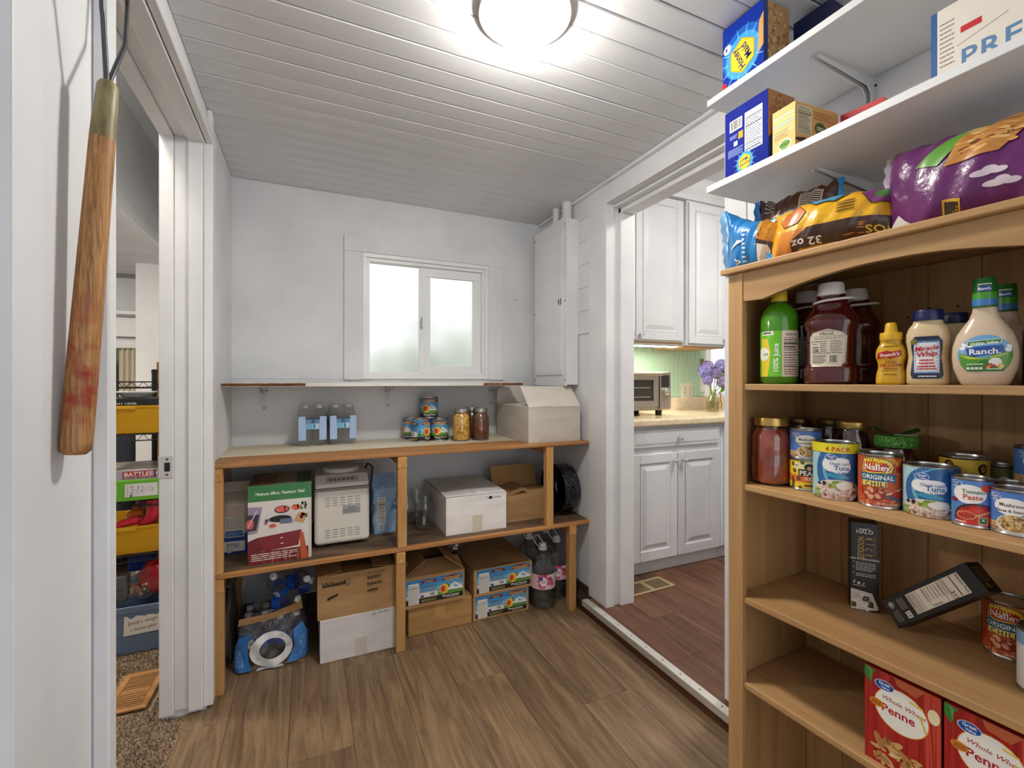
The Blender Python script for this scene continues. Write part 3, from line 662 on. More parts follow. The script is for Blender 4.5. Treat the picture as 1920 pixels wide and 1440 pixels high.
def panel_door(parent, x0, x1, z0, z1, y, knob=None, raised=True, name='door'):
    """raised-panel front facing -y"""
    w, h = x1 - x0, z1 - z0; fr_ = .058 if raised else .03; b = MB()
    b.cbox(x0, x1, y - .018, y, z0, z1, .003)
    if raised:
        rings = [(fr_, -.0182), (fr_ + .006, -.0125), (fr_ + .016, -.0125), (fr_ + .042, -.0205)]
    else: rings = [(.014, -.0182), (.026, -.021)]
    P_ = []
    for q, dy in rings: P_.append([(x0 + q, y + dy, z0 + q), (x1 - q, y + dy, z0 + q), (x1 - q, y + dy, z1 - q), (x0 + q, y + dy, z1 - q)])
    v = sum(P_, []); F = []
    for k_ in range(len(P_) - 1):
        for i in range(4): j = (i + 1) % 4; F.append((k_*4+i, k_*4+j, (k_+1)*4+j, (k_+1)*4+i))
    k_ = len(P_) - 1; F.append(tuple(k_*4 + i for i in range(4)))
    if raised:      # recess around the panel: build the frame as four boards instead of a slab
        b = MB(); b.cbox(x0, x0 + fr_, y - .018, y, z0, z1, .003); b.cbox(x1 - fr_, x1, y - .018, y, z0, z1, .003)
        b.cbox(x0 + fr_, x1 - fr_, y - .018, y, z0, z0 + fr_, .003); b.cbox(x0 + fr_, x1 - fr_, y - .018, y, z1 - fr_, z1, .003)
    b.add(v, F)
    d = b.build(name, KW, parent)
    if knob:
        k_ = MB().lathe([(.005, 0), (.004, .008), (.009, .011), (.017, .021), (.0145, .03), (0, .034)], 8, smooth=False).build('knob', M((226, 228, 232), .08, .55), d, (knob[0], y - .018, knob[1])); k_.rotation_euler = (R(90), 0, 0)
    return d
def cabinet(label, x0, x1, z0, z1, yf, group=None):
    c = thing('kitchen_cabinet', label, 'cabinet', (0, 0, 0), group=group)
    bevel(MB().box(x0, x1, yf, KY - .0095, z0, z1).build('body', KW, c), .002); return c
cb = cabinet('white base cabinet with one drawer and two doors under the counter', 1.70, 2.478, .145, .955, 2.17)
panel_door(cb, 1.745, 2.452, .828, .935, 2.17, (2.098, .88), False, 'drawer')
panel_door(cb, 1.745, 2.092, .150, .79, 2.17, (2.060, .742)); panel_door(cb, 2.098, 2.452, .150, .79, 2.17, (2.132, .742))
bevel(MB().box(1.702, 2.478, 2.2, 2.3, .06, .145).build('toe_kick', KW, cb), .002)
cb2 = cabinet('white base cabinet half hidden behind the pine bookcase edge', 2.48, 3.3, .145, .955, 2.17)
panel_door(cb2, 2.50, 2.88, .150, .935, 2.17); panel_door(cb2, 2.89, 3.28, .150, .935, 2.17)
bevel(MB().box(2.482, 3.3, 2.2, 2.3, .06, .145).build('toe_kick', KW, cb2), .002)
cb3 = cabinet('white base cabinet hidden beside the kitchen door jamb', 1.575, 1.698, .145, .955, 2.17); panel_door(cb3, 1.585, 1.69, .15, .935, 2.17, None, False)
uc = cabinet('white wall cabinet with a pair of raised-panel doors above the toaster oven', 1.575, 2.428, 1.50, 2.50, 2.44)
panel_door(uc, 1.59, 1.988, 1.508, 2.49, 2.44, (1.955, 1.545)); panel_door(uc, 1.995, 2.408, 1.508, 2.49, 2.44, (2.03, 1.545))
uc2 = cabinet('single-door white wall cabinet over the vase of hydrangeas', 2.432, 2.84, 1.478, 2.50, 2.415)
MB().box(1.58, 2.425, 2.46, KY - .012, 1.492, 1.4995).build('underside_panel', tex('birch_underside', (196, 150, 100), (214, 170, 120), (3, 20, 20), rough=.6), uc)
panel_door(uc2, 2.44, 2.80, 1.492, 2.485, 2.415, (2.772, 1.535))
MB().box(2.434, 2.83, 2.45, KY - .012, 1.470, 1.4775).build('underside_panel', tex('birch_underside', (196, 150, 100), (214, 170, 120), (3, 20, 20), rough=.6), uc2)
kc = sroot('trim_7')
MB().prism([(2.44, 2.50), (2.40, 2.50), (2.385, 2.53), (2.36, 2.56), (2.34, 2.60), (2.34, 2.63), (2.44, 2.63)], 1.575, 2.9, 'x').build('crown_moulding', KW, kc)
cnt = thing('countertop', 'cream laminate countertop with rounded front edge and backsplash', 'countertop', (0, 0, 0))
CT = tex('cream_laminate', (226, 204, 166), (238, 221, 190), (30, 30, 30), rough=.22, bump=0, rnd=False, spec=.6)
bevel(MB().box(1.575, 3.6, 2.125, KY - .03, .957, 1.0).build('slab', CT, cnt), .012, 4)
bevel(MB().box(1.575, 3.6, KY - .03, KY - .0085, .957, 1.10).build('backsplash', CT, cnt), .004)
# toaster oven
to = thing('toaster_oven', 'steel toaster oven with glass door and keypad on the counter', 'toaster oven', (1.985, 2.36, 1.0))
SB = M((196, 184, 166), .3, .85)
bevel(MB().box(-.2, .235, 0, .30, .035, .29).build('body', SB, to), .008, 3)
dd = MB(); dd.box(-.18, -.14, -.022, 0, .06, .265); dd.box(.085, .125, -.022, 0, .06, .265); dd.box(-.14, .085, -.022, 0, .06, .10); dd.box(-.14, .085, -.022, 0, .235, .265); dr = bevel(dd.build('door', SB, to), .002)
MB().box(-.14, .085, -.012, -.008, .10, .235).build('glass_pane', M((58, 52, 44), .08, 0, .6), dr)
for zz in (.125, .185): MB().tube([(-.14, -.014, zz), (.06, -.014, zz)], .0025, 8).build('rack_rod', M((210, 200, 180), .3, .8), dr)
b = MB(); b.tube([(-.17, -.05, .272), (.13, -.05, .272)], .011, 12); b.tube([(-.16, -.05, .272), (-.16, 0, .268)], .007, 8); b.tube([(.12, -.05, .272), (.12, 0, .268)], .007, 8); b.build('handle', SB, dr)
cp = bevel(MB().box(.14, .232, -.02, 0, .04, .288).build('control_panel', SB, to), .004)
MB().box(.148, .216, -.0215, -.019, .188, .268).build('display', M((52, 48, 42), .2), cp)
kn = MB().lathe([(.024, 0), (.023, .02), (.018, .024), (0, .025)], 24).build('dial', M((214, 206, 194), .25, .85), cp, (.182, -.02, .158)); kn.rotation_euler = (R(90), 0, 0)
bt = MB().lathe([(.0095, 0), (.009, .003), (0, .0035)], 14).mesh('button', M((182, 172, 156), .35, .7))
for i in range(3):
    for j in range(4): o = link('button', bt, cp, (.156 + .026 * i, -.02, .062 + .0215 * j)); o.rotation_euler = (R(90), 0, 0)
for x in (-.13, .17):
    for y in (.03, .26): MB().lathe([(.02, 0), (.022, .036)], 16).build('foot', M((40, 38, 36), .6), to, (x, y, 0))
# outlet and plug
ol = thing('wall_outlet', 'cream double outlet plate on the green kitchen backsplash', 'outlet', (2.79, KY - .008, 1.152))
bevel(MB().box(-.062, .062, -.006, 0, -.06, .06).build('plate', M((238, 230, 212), .35), ol), .003)
for x in (-.028, .028):
    MB().box(x - .016, x + .016, -.009, -.005, -.034, .034).build('socket', M((226, 217, 198), .4), ol)
    for zz in (-.016, .016):
        for dx in (-.006, .006): MB().box(x + dx - .0012, x + dx + .0012, -.0095, -.0085, zz - .005, zz + .005).build('slot', M((90, 84, 76), .6), ol)
nt = thing('note_card', 'white card standing on the backsplash behind the flowers', 'card', (3.0, KY - .012, 1.14)); 
bevel(MB().box(-.07, .06, -.004, 0, 0, .11).build('sheet', M((236, 232, 226), .6), nt), .001)
wp = thing('wall_switch', 'small brass switch plate by the kitchen window frame', 'switch', (2.955, KY - .008, 1.36))
bevel(MB().box(-.02, .02, -.006, 0, -.05, .05).build('plate', M((150, 128, 84), .4, .6), wp), .002); MB().cbox(-.005, .005, -.014, -.006, -.01, .012, .002).build('toggle', M((228, 220, 200), .4), wp)
# under-cabinet light
ul = thing('cabinet_light', 'slim glowing strip light under the white wall cabinet', 'strip light', (1.83, 2.50, 1.4915))
MB().cbox(-.23, .58, -.035, .035, -.02, 0, .003).build('housing', M((240, 240, 238), .4), ul)
MB().box(-.22, .57, -.028, .028, -.0225, -.0205).build('diffuser', emit('strip_glow', (255, 250, 236), LAMP_UNDER / .14), ul)
b = MB(); b.tube([(.12, 0, -.022), (.12, .01, -.05), (.105, .05, -.09), (.06, .12, -.16), (.03, .2, -.24), (.02, .26, -.28)], .0035, 8); b.build('cord', M((70, 78, 72), .5), ul)
MB().cbox(.108, .132, -.012, .012, -.052, -.022, .003).build('cord_plug', M((80, 92, 84), .5), ul)
kl = thing('ceiling_lamp', 'round unseen fill lamp added on the white kitchen ceiling', 'ceiling lamp', (2.45, 1.35, 2.63))  # out-of-view lamp added to brighten the kitchen
MB().lathe([(.2, 0), (.2, -.03)], 32).build('base_ring', M((235, 235, 235), .4), kl)
MB().lathe([(.185, -.03), (.17, -.06), (.1, -.085), (0, -.092)], 32, cap0=False).build('diffuser', emit('kitchen_fill', (255, 250, 241), FILL_KITCHEN / .4), kl)
# vase of hydrangeas
vz = thing('flower_vase', 'clear glass vase of purple hydrangeas on the kitchen counter', 'vase', (2.775, 2.50, 1.0))
MB().lathe([(.036, .004), (.044, .01), (.046, .08), (.04, .10), (.024, .125), (.022, .15), (.028, .165)], 24, cap1=False).build('glass', glass('vase_glass', (238, 236, 206), .15), vz)
MB().lathe([(.034, .006), (.042, .012), (.043, .075)], 24).build('water', glass('vase_water', (236, 230, 190), .06), vz)
MB().tube([(.03, -.03, .15), (.045, -.035, .12), (.02, -.05, .10), (.04, -.045, .06), (.034, -.046, .02)], .004, 6).build('ribbon', M((150, 120, 70), .7), vz)
LEAFM = tex('leaf_green', (84, 128, 50), (120, 160, 66), (20, 20, 20), rough=.5, bump=.1)
heads = [(-.095, -.02, .30, .052), (-.02, .03, .335, .046), (.07, -.02, .335, .055), (.045, -.06, .225, .05), (-.105, -.05, .235, .035), (.0, -.03, .285, .042)]
for i, (x, y, z, r) in enumerate(heads):
    MB().tube([(random.uniform(-.015, .015), 0, .03), (x * .25, y * .3, .15), (x * .8, y * .8, z - r * .6)], .003, 6).build('stem', M((112, 140, 62), .6), vz)
    b = MB(); rg = random.Random(i)
    for k_ in range(110):
        th = math.acos(1 - 2 * (k_ + .5) / 110); ph = 2.39996 * k_; nn = Vector((math.sin(th) * math.cos(ph), math.sin(th) * math.sin(ph), math.cos(th)))
        c = Vector((x, y, z)) + nn * r * rg.uniform(.86, 1.06); u = nn.orthogonal().normalized(); v = nn.cross(u); a0 = rg.uniform(0, 1.5)
        for q in range(4):
            a = a0 + q * math.pi / 2; d1 = u * math.cos(a) + v * math.sin(a); d2 = u * math.cos(a + .62) + v * math.sin(a + .62); d0 = u * math.cos(a - .62) + v * math.sin(a - .62)
            s_ = r * .22; b.add([c, c + d0 * s_ * .8 + nn * .002, c + d1 * s_ * 1.15 - nn * .001, c + d2 * s_ * .8 + nn * .002], [(0, 1, 2, 3)], rg.choice((0, 0, 1, 2)))
    b.build('flower_head', [M((146, 138, 200), .7), M((170, 158, 210), .7), M((120, 108, 176), .7)] if i % 2 == 0 else [M((164, 140, 196), .7), M((190, 164, 208), .7), M((138, 112, 176), .7)], vz)
def leafm(n=6):
    b = MB()
    def f(u, v): w = .034 * math.sin(math.pi * min(1, u * 1.02)) ** .8; return (.09 * u, (v - .5) * 2 * w, .02 * math.sin(u * 2.5) + .008 * abs(v - .5))
    return b.grid(f, 8, 4)
lf = leafm().build('leaf', LEAFM, vz, (-.01, -.06, .235)); lf.rotation_euler = (R(70), R(-20), R(10))
lf = leafm().build('leaf', LEAFM, vz, (.02, -.05, .14)); lf.rotation_euler = (R(40), R(-30), R(-60))
# floor register in the kitchen
rv = thing('floor_register', 'tan metal floor register on the red-brown kitchen floor', 'vent', (1.765, 2.05, .06), R(2))
RM = M((196, 172, 132), .45, .3)
b = MB(); b.box(-.15, .15, -.065, -.05, 0, .006); b.box(-.15, .15, .05, .065, 0, .006); b.box(-.15, -.13, -.05, .05, 0, .006); b.box(.13, .15, -.05, .05, 0, .006); b.box(-.012, .012, -.05, .05, 0, .006); bevel(b.build('frame', RM, rv), .002)
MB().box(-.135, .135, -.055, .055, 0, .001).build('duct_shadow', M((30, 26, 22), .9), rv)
sl = MB().box(-.0025, .0025, -.05, .05, .001, .005).mesh('slat', RM)
for x0 in (-.13, .012):
    for i in range(9): link('slat', sl, rv, (x0 + .0095 + i * .0128, 0, 0)).rotation_euler = (0, R(25), 0)
# ------------------------------------------------------------------ room beyond the left doorway
b = MB()
b.box(-.985, -.48, 3.6, 4.3, 0, 2.62); b.box(-3.2, -1.45, 4.2, 4.3, 0, 2.6); b.box(-1.0, -.985, 4.2, 4.3, 0, 2.6); b.box(-1.45, -1.0, 4.2, 4.3, 0, .95); b.box(-1.45, -1.0, 4.2, 4.3, 1.50, 2.6)
struct(b.build('wall_den_back', PAINT)); struct(MB().box(-3.3, -3.2, -.2, 4.3, 0, 2.6).build('wall_den_left', PAINT)); struct(MB().box(-3.2, -.56, -.3, -.2, 0, 2.6).build('wall_den_front', PAINT))
struct(MB().box(-3.2, -.752, -.2, 4.3, 2.56, 2.62).build('ceiling', PAINT))
dw = sroot('window_3')
for x0, x1, z0, z1 in ((-1.47, -1.43, .93, 1.52), (-1.02, -.986, .93, 1.52), (-1.43, -1.02, 1.46, 1.52), (-1.43, -1.02, .93, .97)): MB().box(x0, x1, 4.16, 4.24, z0, z1).build('frame_rail', TRIM, dw)
MB().add([(-1.43, 4.22, .97), (-1.02, 4.22, .97), (-1.02, 4.22, 1.46), (-1.43, 4.22, 1.46)], [(0, 1, 2, 3)]).build('pane', CLEAR, dw)
tr_ = thing('garden_hedge', 'dark green hedge outside the small den window', 'hedge', (-1.2, 5.2, -.1)); b = MB(); rg = random.Random(3)
for _ in range(900):
    c = Vector((rg.uniform(-.9, .9), rg.gauss(0, .15), rg.uniform(0, 2.3))); n_ = Vector((rg.uniform(-1, 1), -1, rg.uniform(-1, 1))).normalized(); u = n_.orthogonal().normalized() * .1; v = n_.cross(u); b.add([c - u, c + v, c + u, c - v], [(0, 1, 2, 3)], rg.choice((0, 1)))
b.build('foliage', [M((58, 74, 46), .8), M((78, 96, 60), .8)], tr_)
ct = thing('window_curtain', 'pale beige curtain gathered at the small den window', 'curtain', (-1.185, 4.14, .86))
MB().grid(lambda u, v: (-.045 + .11 * u, .012 * math.sin(u * 22), .60 * v), 40, 6).build('cloth', M((214, 204, 184), .9), ct); MB().tube([(-.2, 0, .6), (.2, 0, .6)], .006, 8).build('rod', M((120, 110, 90), .5), ct)
lg = thing('ledge_shelf', 'white ledge shelf high on the den wall above the window', 'shelf', (0, 0, 0)); bevel(MB().box(-1.45, -.986, 4.05, 4.19, 1.70, 1.725).build('board', TRIM, lg), .003); MB().box(-1.45, -.986, 4.15, 4.19, 1.55, 1.70).build('apron', TRIM, lg)
dk = thing('dark_armchair', 'dark blue armchair under the den window', 'armchair', (-1.40, 3.88, 0)); DKM = M((40, 44, 56), .85)
bevel(MB().box(-.3, .3, -.25, .2, .1, .42).build('seat', DKM, dk), .04, 3); bevel(MB().box(-.3, .3, .1, .25, .3, .86).build('backrest', DKM, dk), .04, 3)
for s_ in (-1, 1): bevel(MB().box(s_ * .3 - .05, s_ * .3 + .05, -.26, .2, .1, .62).build('armrest', DKM, dk), .03, 3)
for sx in (-.27, .27):
    for sy in (-.2, .18): MB().lathe([(.02, 0), (.025, .1)], 10).build('leg', M((60, 40, 26), .6), dk, (sx, sy, 0))
ob = thing('wooden_bookshelf', 'small brown wooden bookshelf behind the wire rack', 'bookshelf', (-.655, 3.32, 0)); OK_ = tex('oak_shelf', (112, 72, 38), (150, 100, 58), (14, 14, 1.4), rough=.5, bump=.1)
for x0, x1 in ((-.155, -.13), (.13, .155)): bevel(MB().box(x0, x1, 0, .26, 0, 1.34).build('side_panel', OK_, ob), .002)
for z in (.02, .40, .76, 1.08, 1.315): bevel(MB().box(-.13, .13, .002, .25, z, z + .024).build('shelf', OK_, ob), .002)
MB().box(-.13, .13, .25, .258, .02, 1.33).build('back_panel', M((70, 46, 28), .7), ob)
for i, (x, w, h, c) in enumerate(((-.125, .022, .2, (40, 40, 44)), (-.10, .018, .22, (214, 210, 204)), (-.078, .026, .19, (70, 60, 90)), (-.048, .02, .23, (200, 196, 190)), (-.024, .03, .2, (120, 40, 36)))):
    bk = thing('book', ['thin black book first on the den bookshelf', 'slim white book second on the den bookshelf', 'violet book on the den bookshelf between two white ones', 'tall pale book on the den bookshelf', 'dark red book last in the den bookshelf row'][i], 'book', (-.655 + x + w / 2, 3.33, .784), group='books on the den bookshelf')
    bevel(MB().box(-w / 2, w / 2, 0, .15, 0, h).build('cover', M(c, .5), bk), .002); MB().box(-w / 2 + .002, w / 2 - .002, .003, .149, h, h + .0008).build('pages', M((230, 224, 210), .8), bk)
# wire rack
wr = thing('wire_rack', 'black wire shelving rack seen through the left doorway', 'shelving rack', (0, 0, 0)); BW = M((26, 26, 28), .4, .3)
RX0, RX1, RY0, RY1 = -1.28, -.50, 2.60, 2.95
for x in (RX0 + .03, -.53):
    for y in (RY0 + .012, RY1 - .012):
        if y > 2.8 and x > -.6: x = -.725
        MB().tube([(x, y, 0), (x, y, 1.28)], .0125, 12).build('post', BW, wr); MB().lathe([(.0145, 1.27), (.0145, 1.285), (.008, 1.29)], 12).build('post_cap', BW, wr, (x, y, 0))
for z in (1.225, .985, .685, .435, .12):
    for y in (RY0, RY1):
        for dz in (0, -.028): MB().tube([(RX0, y, z + dz), (RX1, y, z + dz)], .003, 6).build('edge_wire', BW, wr)
        q = [(RX0 + (RX1 - RX0) * i / 34, y, z - (.028 if i % 2 else 0)) for i in range(35)]; MB().tube(q, .002, 5).build('truss_wire', BW, wr)
    for x in (RX0, RX1):
        for dz in (0, -.028): MB().tube([(x, RY0, z + dz), (x, RY1, z + dz)], .003, 6).build('edge_wire', BW, wr)
    wm = MB().tube([(0, RY0, z), (0, RY1, z)], .0016, 5).mesh('shelf_wire', BW)
    for i in range(28): link('shelf_wire', wm, wr, (RX0 + .012 + i * .0245, 0, 0))
def bin_(label, loc, w, d, h, col, lip=.012, name='storage_bin'):
    t = thing(name, label, 'bin', loc); b = MB(); th = .003; k = .9
    def ring(s_, z, o): return [(-w/2*s_ + o, -d/2*s_ + o, z), (w/2*s_ - o, -d/2*s_ + o, z), (w/2*s_ - o, d/2*s_ - o, z), (-w/2*s_ + o, d/2*s_ - o, z)]
    V = ring(k, 0, 0) + ring(1, h - lip, 0) + ring(1.03, h - lip, 0) + ring(1.03, h, 0) + ring(1, h, th) + ring(k, .004, th); F = [(0, 1, 2, 3)]
    for r_ in range(5):
        for i in range(4): j = (i + 1) % 4; F.append((r_*4+i, r_*4+j, r_*4+4+j, r_*4+4+i))
    F.append((20, 21, 22, 23)); b.add(V, F); bevel(b.build('tub', M(col, .4), t), .003); 
    for s_ in (-1, 1): MB().cbox(-.05, .05, s_ * (d / 2 * 1.03) - .006, s_ * (d / 2 * 1.03) + .006, h - lip - .006, h - .004, .002).build('rim_grip', M(col, .4), t)
    return t
bin_('dark yellow plastic bin on the second rack shelf', (-.76, 2.755, .989), .40, .33, .13, (214, 160, 26))
gb_ = thing('game_box', 'flat black game box lying across the yellow bin', 'game box', (-.76, 2.755, 1.1195)); bevel(MB().box(-.17, .17, -.172, .14, 0, .03).build('carton', M((36, 36, 40), .4), gb_), .002)
Art().text('EXPLODING KITTENS', .13, .004, .014, (222, 220, 214), 1).build('lettering', gb_, on_front(.34, .344), clip=(.0, .002, .3, .012))
dh = thing('white_dish', 'white oval dish on top of the black game box', 'dish', (-.735, 2.70, 1.1505)); MB().lathe([(.03, 0), (.045, .003), (.062, .022), (.066, .024), (.06, .02), (.042, .005), (0, .005)], 28, sx=1.15, sy=.8).build('bowl', WHITEP, dh)
MB().lathe([(.058, .024), (.068, .026), (.068, .030), (.058, .028)], 28, sx=1.15, sy=.8, cap0=False, cap1=False).build('rim', WHITEP, dh)
g1 = thing('game_box', 'green science kit box under the naval board game', 'game box', (-.74, 2.73, .6885)); w, d, h = .34, .3, .092
bevel(MB().box(-w/2, w/2, -d/2, d/2, 0, h).build('carton', M((104, 178, 44), .4), g1), .002)
a = Art(); a.rect(.165, .018, .12, .058, (226, 226, 232)); 
for i, (c, col) in enumerate(zip('STEM', ((206, 70, 90), (220, 170, 70), (110, 160, 80), (60, 90, 170)))): a.text(c, .182, .062 - .0135 * i, .011, col, rot=-90)
a.lines(.172, .022, .004, .05, 8, (200, 140, 120), .6); a.lines(.192, .022, .004, .05, 8, (130, 170, 120), .6); a.blobs(.22, .047, .02, .02, 60, [(70, 74, 96), (150, 150, 170)], .0012); a.blobs(.26, .047, .012, .01, 26, [(70, 74, 96), (150, 150, 170)], .0012)
a.lines(.13, .02, .008, .05, 6, (220, 236, 200), .5); a.build('label_print', g1, on_front(w, d))
g2 = thing('game_box', 'grey naval board game box on top of the green kit', 'game box', (-.74, 2.735, .7815)); w, d, h = .33, .29, .042
bevel(MB().box(-w/2, w/2, -d/2, d/2, 0, h).build('carton', tex('ship_art', (150, 140, 128), (196, 190, 178), (5, 14, 8), rough=.4, bump=0, c3=(120, 122, 124)), g2), .002)
a = Art(); a.rect(0, 0, .33, .042, (168, 164, 184)); a.rect(0, .0, .12, .042, (128, 110, 130)); a.rect(.148, .012, .17, .026, (176, 60, 64)); a.text('BATTLESHIP', .154, .016, .0175, (240, 238, 236), 1, 'l', sx=1.08); a.lines(.145, .003, .13, .006, 1, (150, 60, 80), .8); a.rect(.262, .01, .008, .03, (60, 70, 130))
a.blobs(.06, .02, .05, .016, 20, [(180, 70, 70), (210, 206, 214), (90, 84, 120)], .006); a.build('label_print', g2, on_front(w, d))
yb = bin_('yellow plastic bin of dress-up toys on the middle rack shelf', (-.76, 2.77, .4365), .40, .33, .13, (214, 160, 26))
def toy(name, label, loc, parts): 
    t = thing(name, label, 'toy', loc, group='toys in the yellow bin')
    for nm, b_, mt in parts: b_.build(nm, mt, t)
toy('toy_gourd', 'orange plush pumpkin toy on the yellow bin heap', (-.735, 2.70, .566), [('body', MB().sphere((0, 0, .03), .034, 14, 8, sc=(1.1, .9, .8)), M((236, 128, 40), .6)), ('stalk', MB().sphere((.0, 0, .066), .017, 10, 6, sc=(1.2, 1, .8)), M((196, 96, 50), .6))])
toy('toy_stocking', 'red satin toy stocking with white cuff in the yellow bin', (-.665, 2.64, .55), [('leg', MB().tube([(.01, 0, .12), (.012, 0, .08), (.005, 0, .045), (-.02, -.005, .02), (-.045, -.005, .012)], [.022, .03, .028, .022, .008], 14), M((200, 24, 52), .35)), ('cuff', MB().tube([(.012, 0, .11), (.01, 0, .126)], .03, 14), M((216, 60, 90), .5))])
toy('toy_shovel', 'flat red plastic shovel at the front of the yellow bin', (-.77, 2.62, .566), [('blade', MB().tube([(-.05, 0, -.01), (0, .01, .01), (.06, .02, .02)], [.006, .018, .02], 10), M((212, 40, 62), .35)), ('grip', MB().tube([(.06, .02, .02), (.11, .03, .03)], [.008, .007], 8), M((212, 40, 62), .35))])
toy('toy_pouch', 'gold sequin pouch in the heap of toys', (-.66, 2.74, .57), [('pouch', MB().sphere((0, 0, .03), .055, 16, 10, sc=(1.3, .6, .8)), tex('gold_sequins', (150, 110, 10), (240, 206, 60), (260, 260, 260), rough=.3, bump=.6, detail=1)), ('flap', MB().sphere((.02, 0, .055), .04, 14, 8, sc=(1.2, .6, .5)), M((190, 146, 30), .35, .4))])
toy('toy_scarf', 'purple satin cloth behind the gold pouch', (-.69, 2.82, .57), [('fold', MB().sphere((0, 0, .05), .07, 14, 10, sc=(1.2, .5, .8)), tex('purple_satin', (90, 20, 80), (170, 40, 130), (20, 20, 20), rough=.35, bump=.4)), ('trim', MB().tube([(-.07, 0, .06), (0, -.03, .10), (.07, 0, .06)], .01, 8), M((150, 50, 120), .4))])
# tote on the floor
tt = thing('storage_tote', 'blue-grey storage tote with handwritten paper label on the carpet', 'storage tote', (-.78, 2.72, 0)); w, d, h = .44, .30, .215; b = MB()
def ringt(s_, z, o=0): return [(-w/2*s_ + o, -d/2*s_ + o, z), (w/2*s_ - o, -d/2*s_ + o, z), (w/2*s_ - o, d/2*s_ - o, z), (-w/2*s_ + o, d/2*s_ - o, z)]
V = ringt(.93, 0) + ringt(.95, .08) + ringt(.965, .085) + ringt(.98, h - .03) + ringt(1.02, h - .03) + ringt(1.03, h) + ringt(1, h, .004) + ringt(.93, .005, .004); F = [(0, 1, 2, 3)]
for r_ in range(7):
    for i in range(4): j = (i + 1) % 4; F.append((r_*4+i, r_*4+j, r_*4+4+j, r_*4+4+i))
F.append((28, 29, 30, 31)); bevel(b.add(V, F).build('tub', M((104, 124, 152), .5), tt), .003)
a = Art(); rg = random.Random(2); top = [(.255 + .0105 * i, .165 + rg.uniform(-.006, .008)) for i in range(14)]; a.poly([(.252, .085), (.394, .089)] + top[::-1], (232, 228, 220))
a.text("Emily's weigh", .322, .135, .0145, (30, 30, 34), 0, shear=.2, rot=6, sx=.95); a.text('+ fitness gear', .324, .106, .0132, (30, 30, 34), 0, shear=.2, rot=7, sx=.95); a.build('label_print', tt, lambda u, v, hh: (-w/2 + u, -d/2 * (.965 + .0016 * (v - .085) / .01) - .0015 - hh, v))
def bagm(t, nm, c, r, sc, mt, seed=1, amp=.2):
    rg = random.Random(seed); ph = [rg.uniform(0, 6.28) for _ in range(6)]
    def f(u, v):
        a_, b_ = 2 * math.pi * u, math.pi * (v - .5); k = 1 + amp * .5 * (math.sin(3 * a_ + ph[0] + 4 * b_) + .6 * math.sin(7 * a_ - 5 * b_ + ph[1]))
        return (c[0] + sc[0]*r*k*math.cos(b_)*math.cos(a_), c[1] + sc[1]*r*k*math.cos(b_)*math.sin(a_), c[2] + sc[2]*r*k*math.sin(b_))
    return MB().grid(f, 26, 14, cu=True).build(nm, mt, t)
zb = thing('zip_bag', 'clear plastic bag of craft beads on top of the tote', 'plastic bag', (-.715, 2.66, .2195)); bagm(zb, 'bag_film', (0, 0, .055), .085, (1, .7, .7), PET, 3, .15)
b = MB(); rg = random.Random(8)
for _ in range(40): b.sphere((rg.uniform(-.04, .05), rg.uniform(-.04, .03), rg.uniform(.02, .07)), rg.uniform(.006, .011), 6, 4, rg.randrange(4))
o = b.build('beads', [M((180, 60, 60), .4), M((90, 140, 80), .4), M((214, 190, 150), .4), M((150, 110, 80), .4)], zb); o['kind'] = 'stuff'
rc = thing('red_cloth_bag', 'shiny red bag stuffed into the tote', 'bag', (-.64, 2.72, .212)); bagm(rc, 'bag', (0, 0, .08), .09, (1, .8, .9), M((196, 30, 40), .35), 5); MB().tube([(-.03, -.05, .15), (0, -.02, .19), (.03, -.05, .15)], .006, 8).build('strap', M((180, 26, 36), .4), rc)
bc_ = thing('plastic_cup', 'sky blue plastic tumbler lying in the tote', 'cup', (-.74, 2.76, .265)); o = MB().lathe([(.03, -.06), (.036, .06), (.034, .06), (.028, -.055)], 20).build('tumbler', M((90, 170, 220), .35), bc_); o.rotation_euler = (0, R(60), 0); o = MB().lathe([(.036, .06), (.039, .062), (.036, .066)], 20, cap0=False, cap1=False).build('rim', M((90, 170, 220), .35), bc_); o.rotation_euler = (0, R(60), 0)
bb_ = thing('blue_tray', 'deep blue plastic tray behind the tote contents', 'tray', (-.66, 2.84, .30)); bevel(MB().box(-.13, .13, -.06, .06, 0, .07).build('tray', M((24, 60, 150), .4), bb_), .006); MB().box(-.12, .12, -.05, .05, .0702, .0712).build('inside', M((16, 40, 110), .5), bb_)
kb = thing('grey_case', 'dark grey plastic case leaning in the tote', 'case', (-.80, 2.65, .2195)); o = bevel(MB().box(-.07, .05, -.03, .03, 0, .12).build('shell', M((88, 88, 94), .5), kb), .01, 3); o = MB().box(-.06, .04, -.032, -.0295, .056, .060).build('seam', M((50, 50, 54), .6), kb)
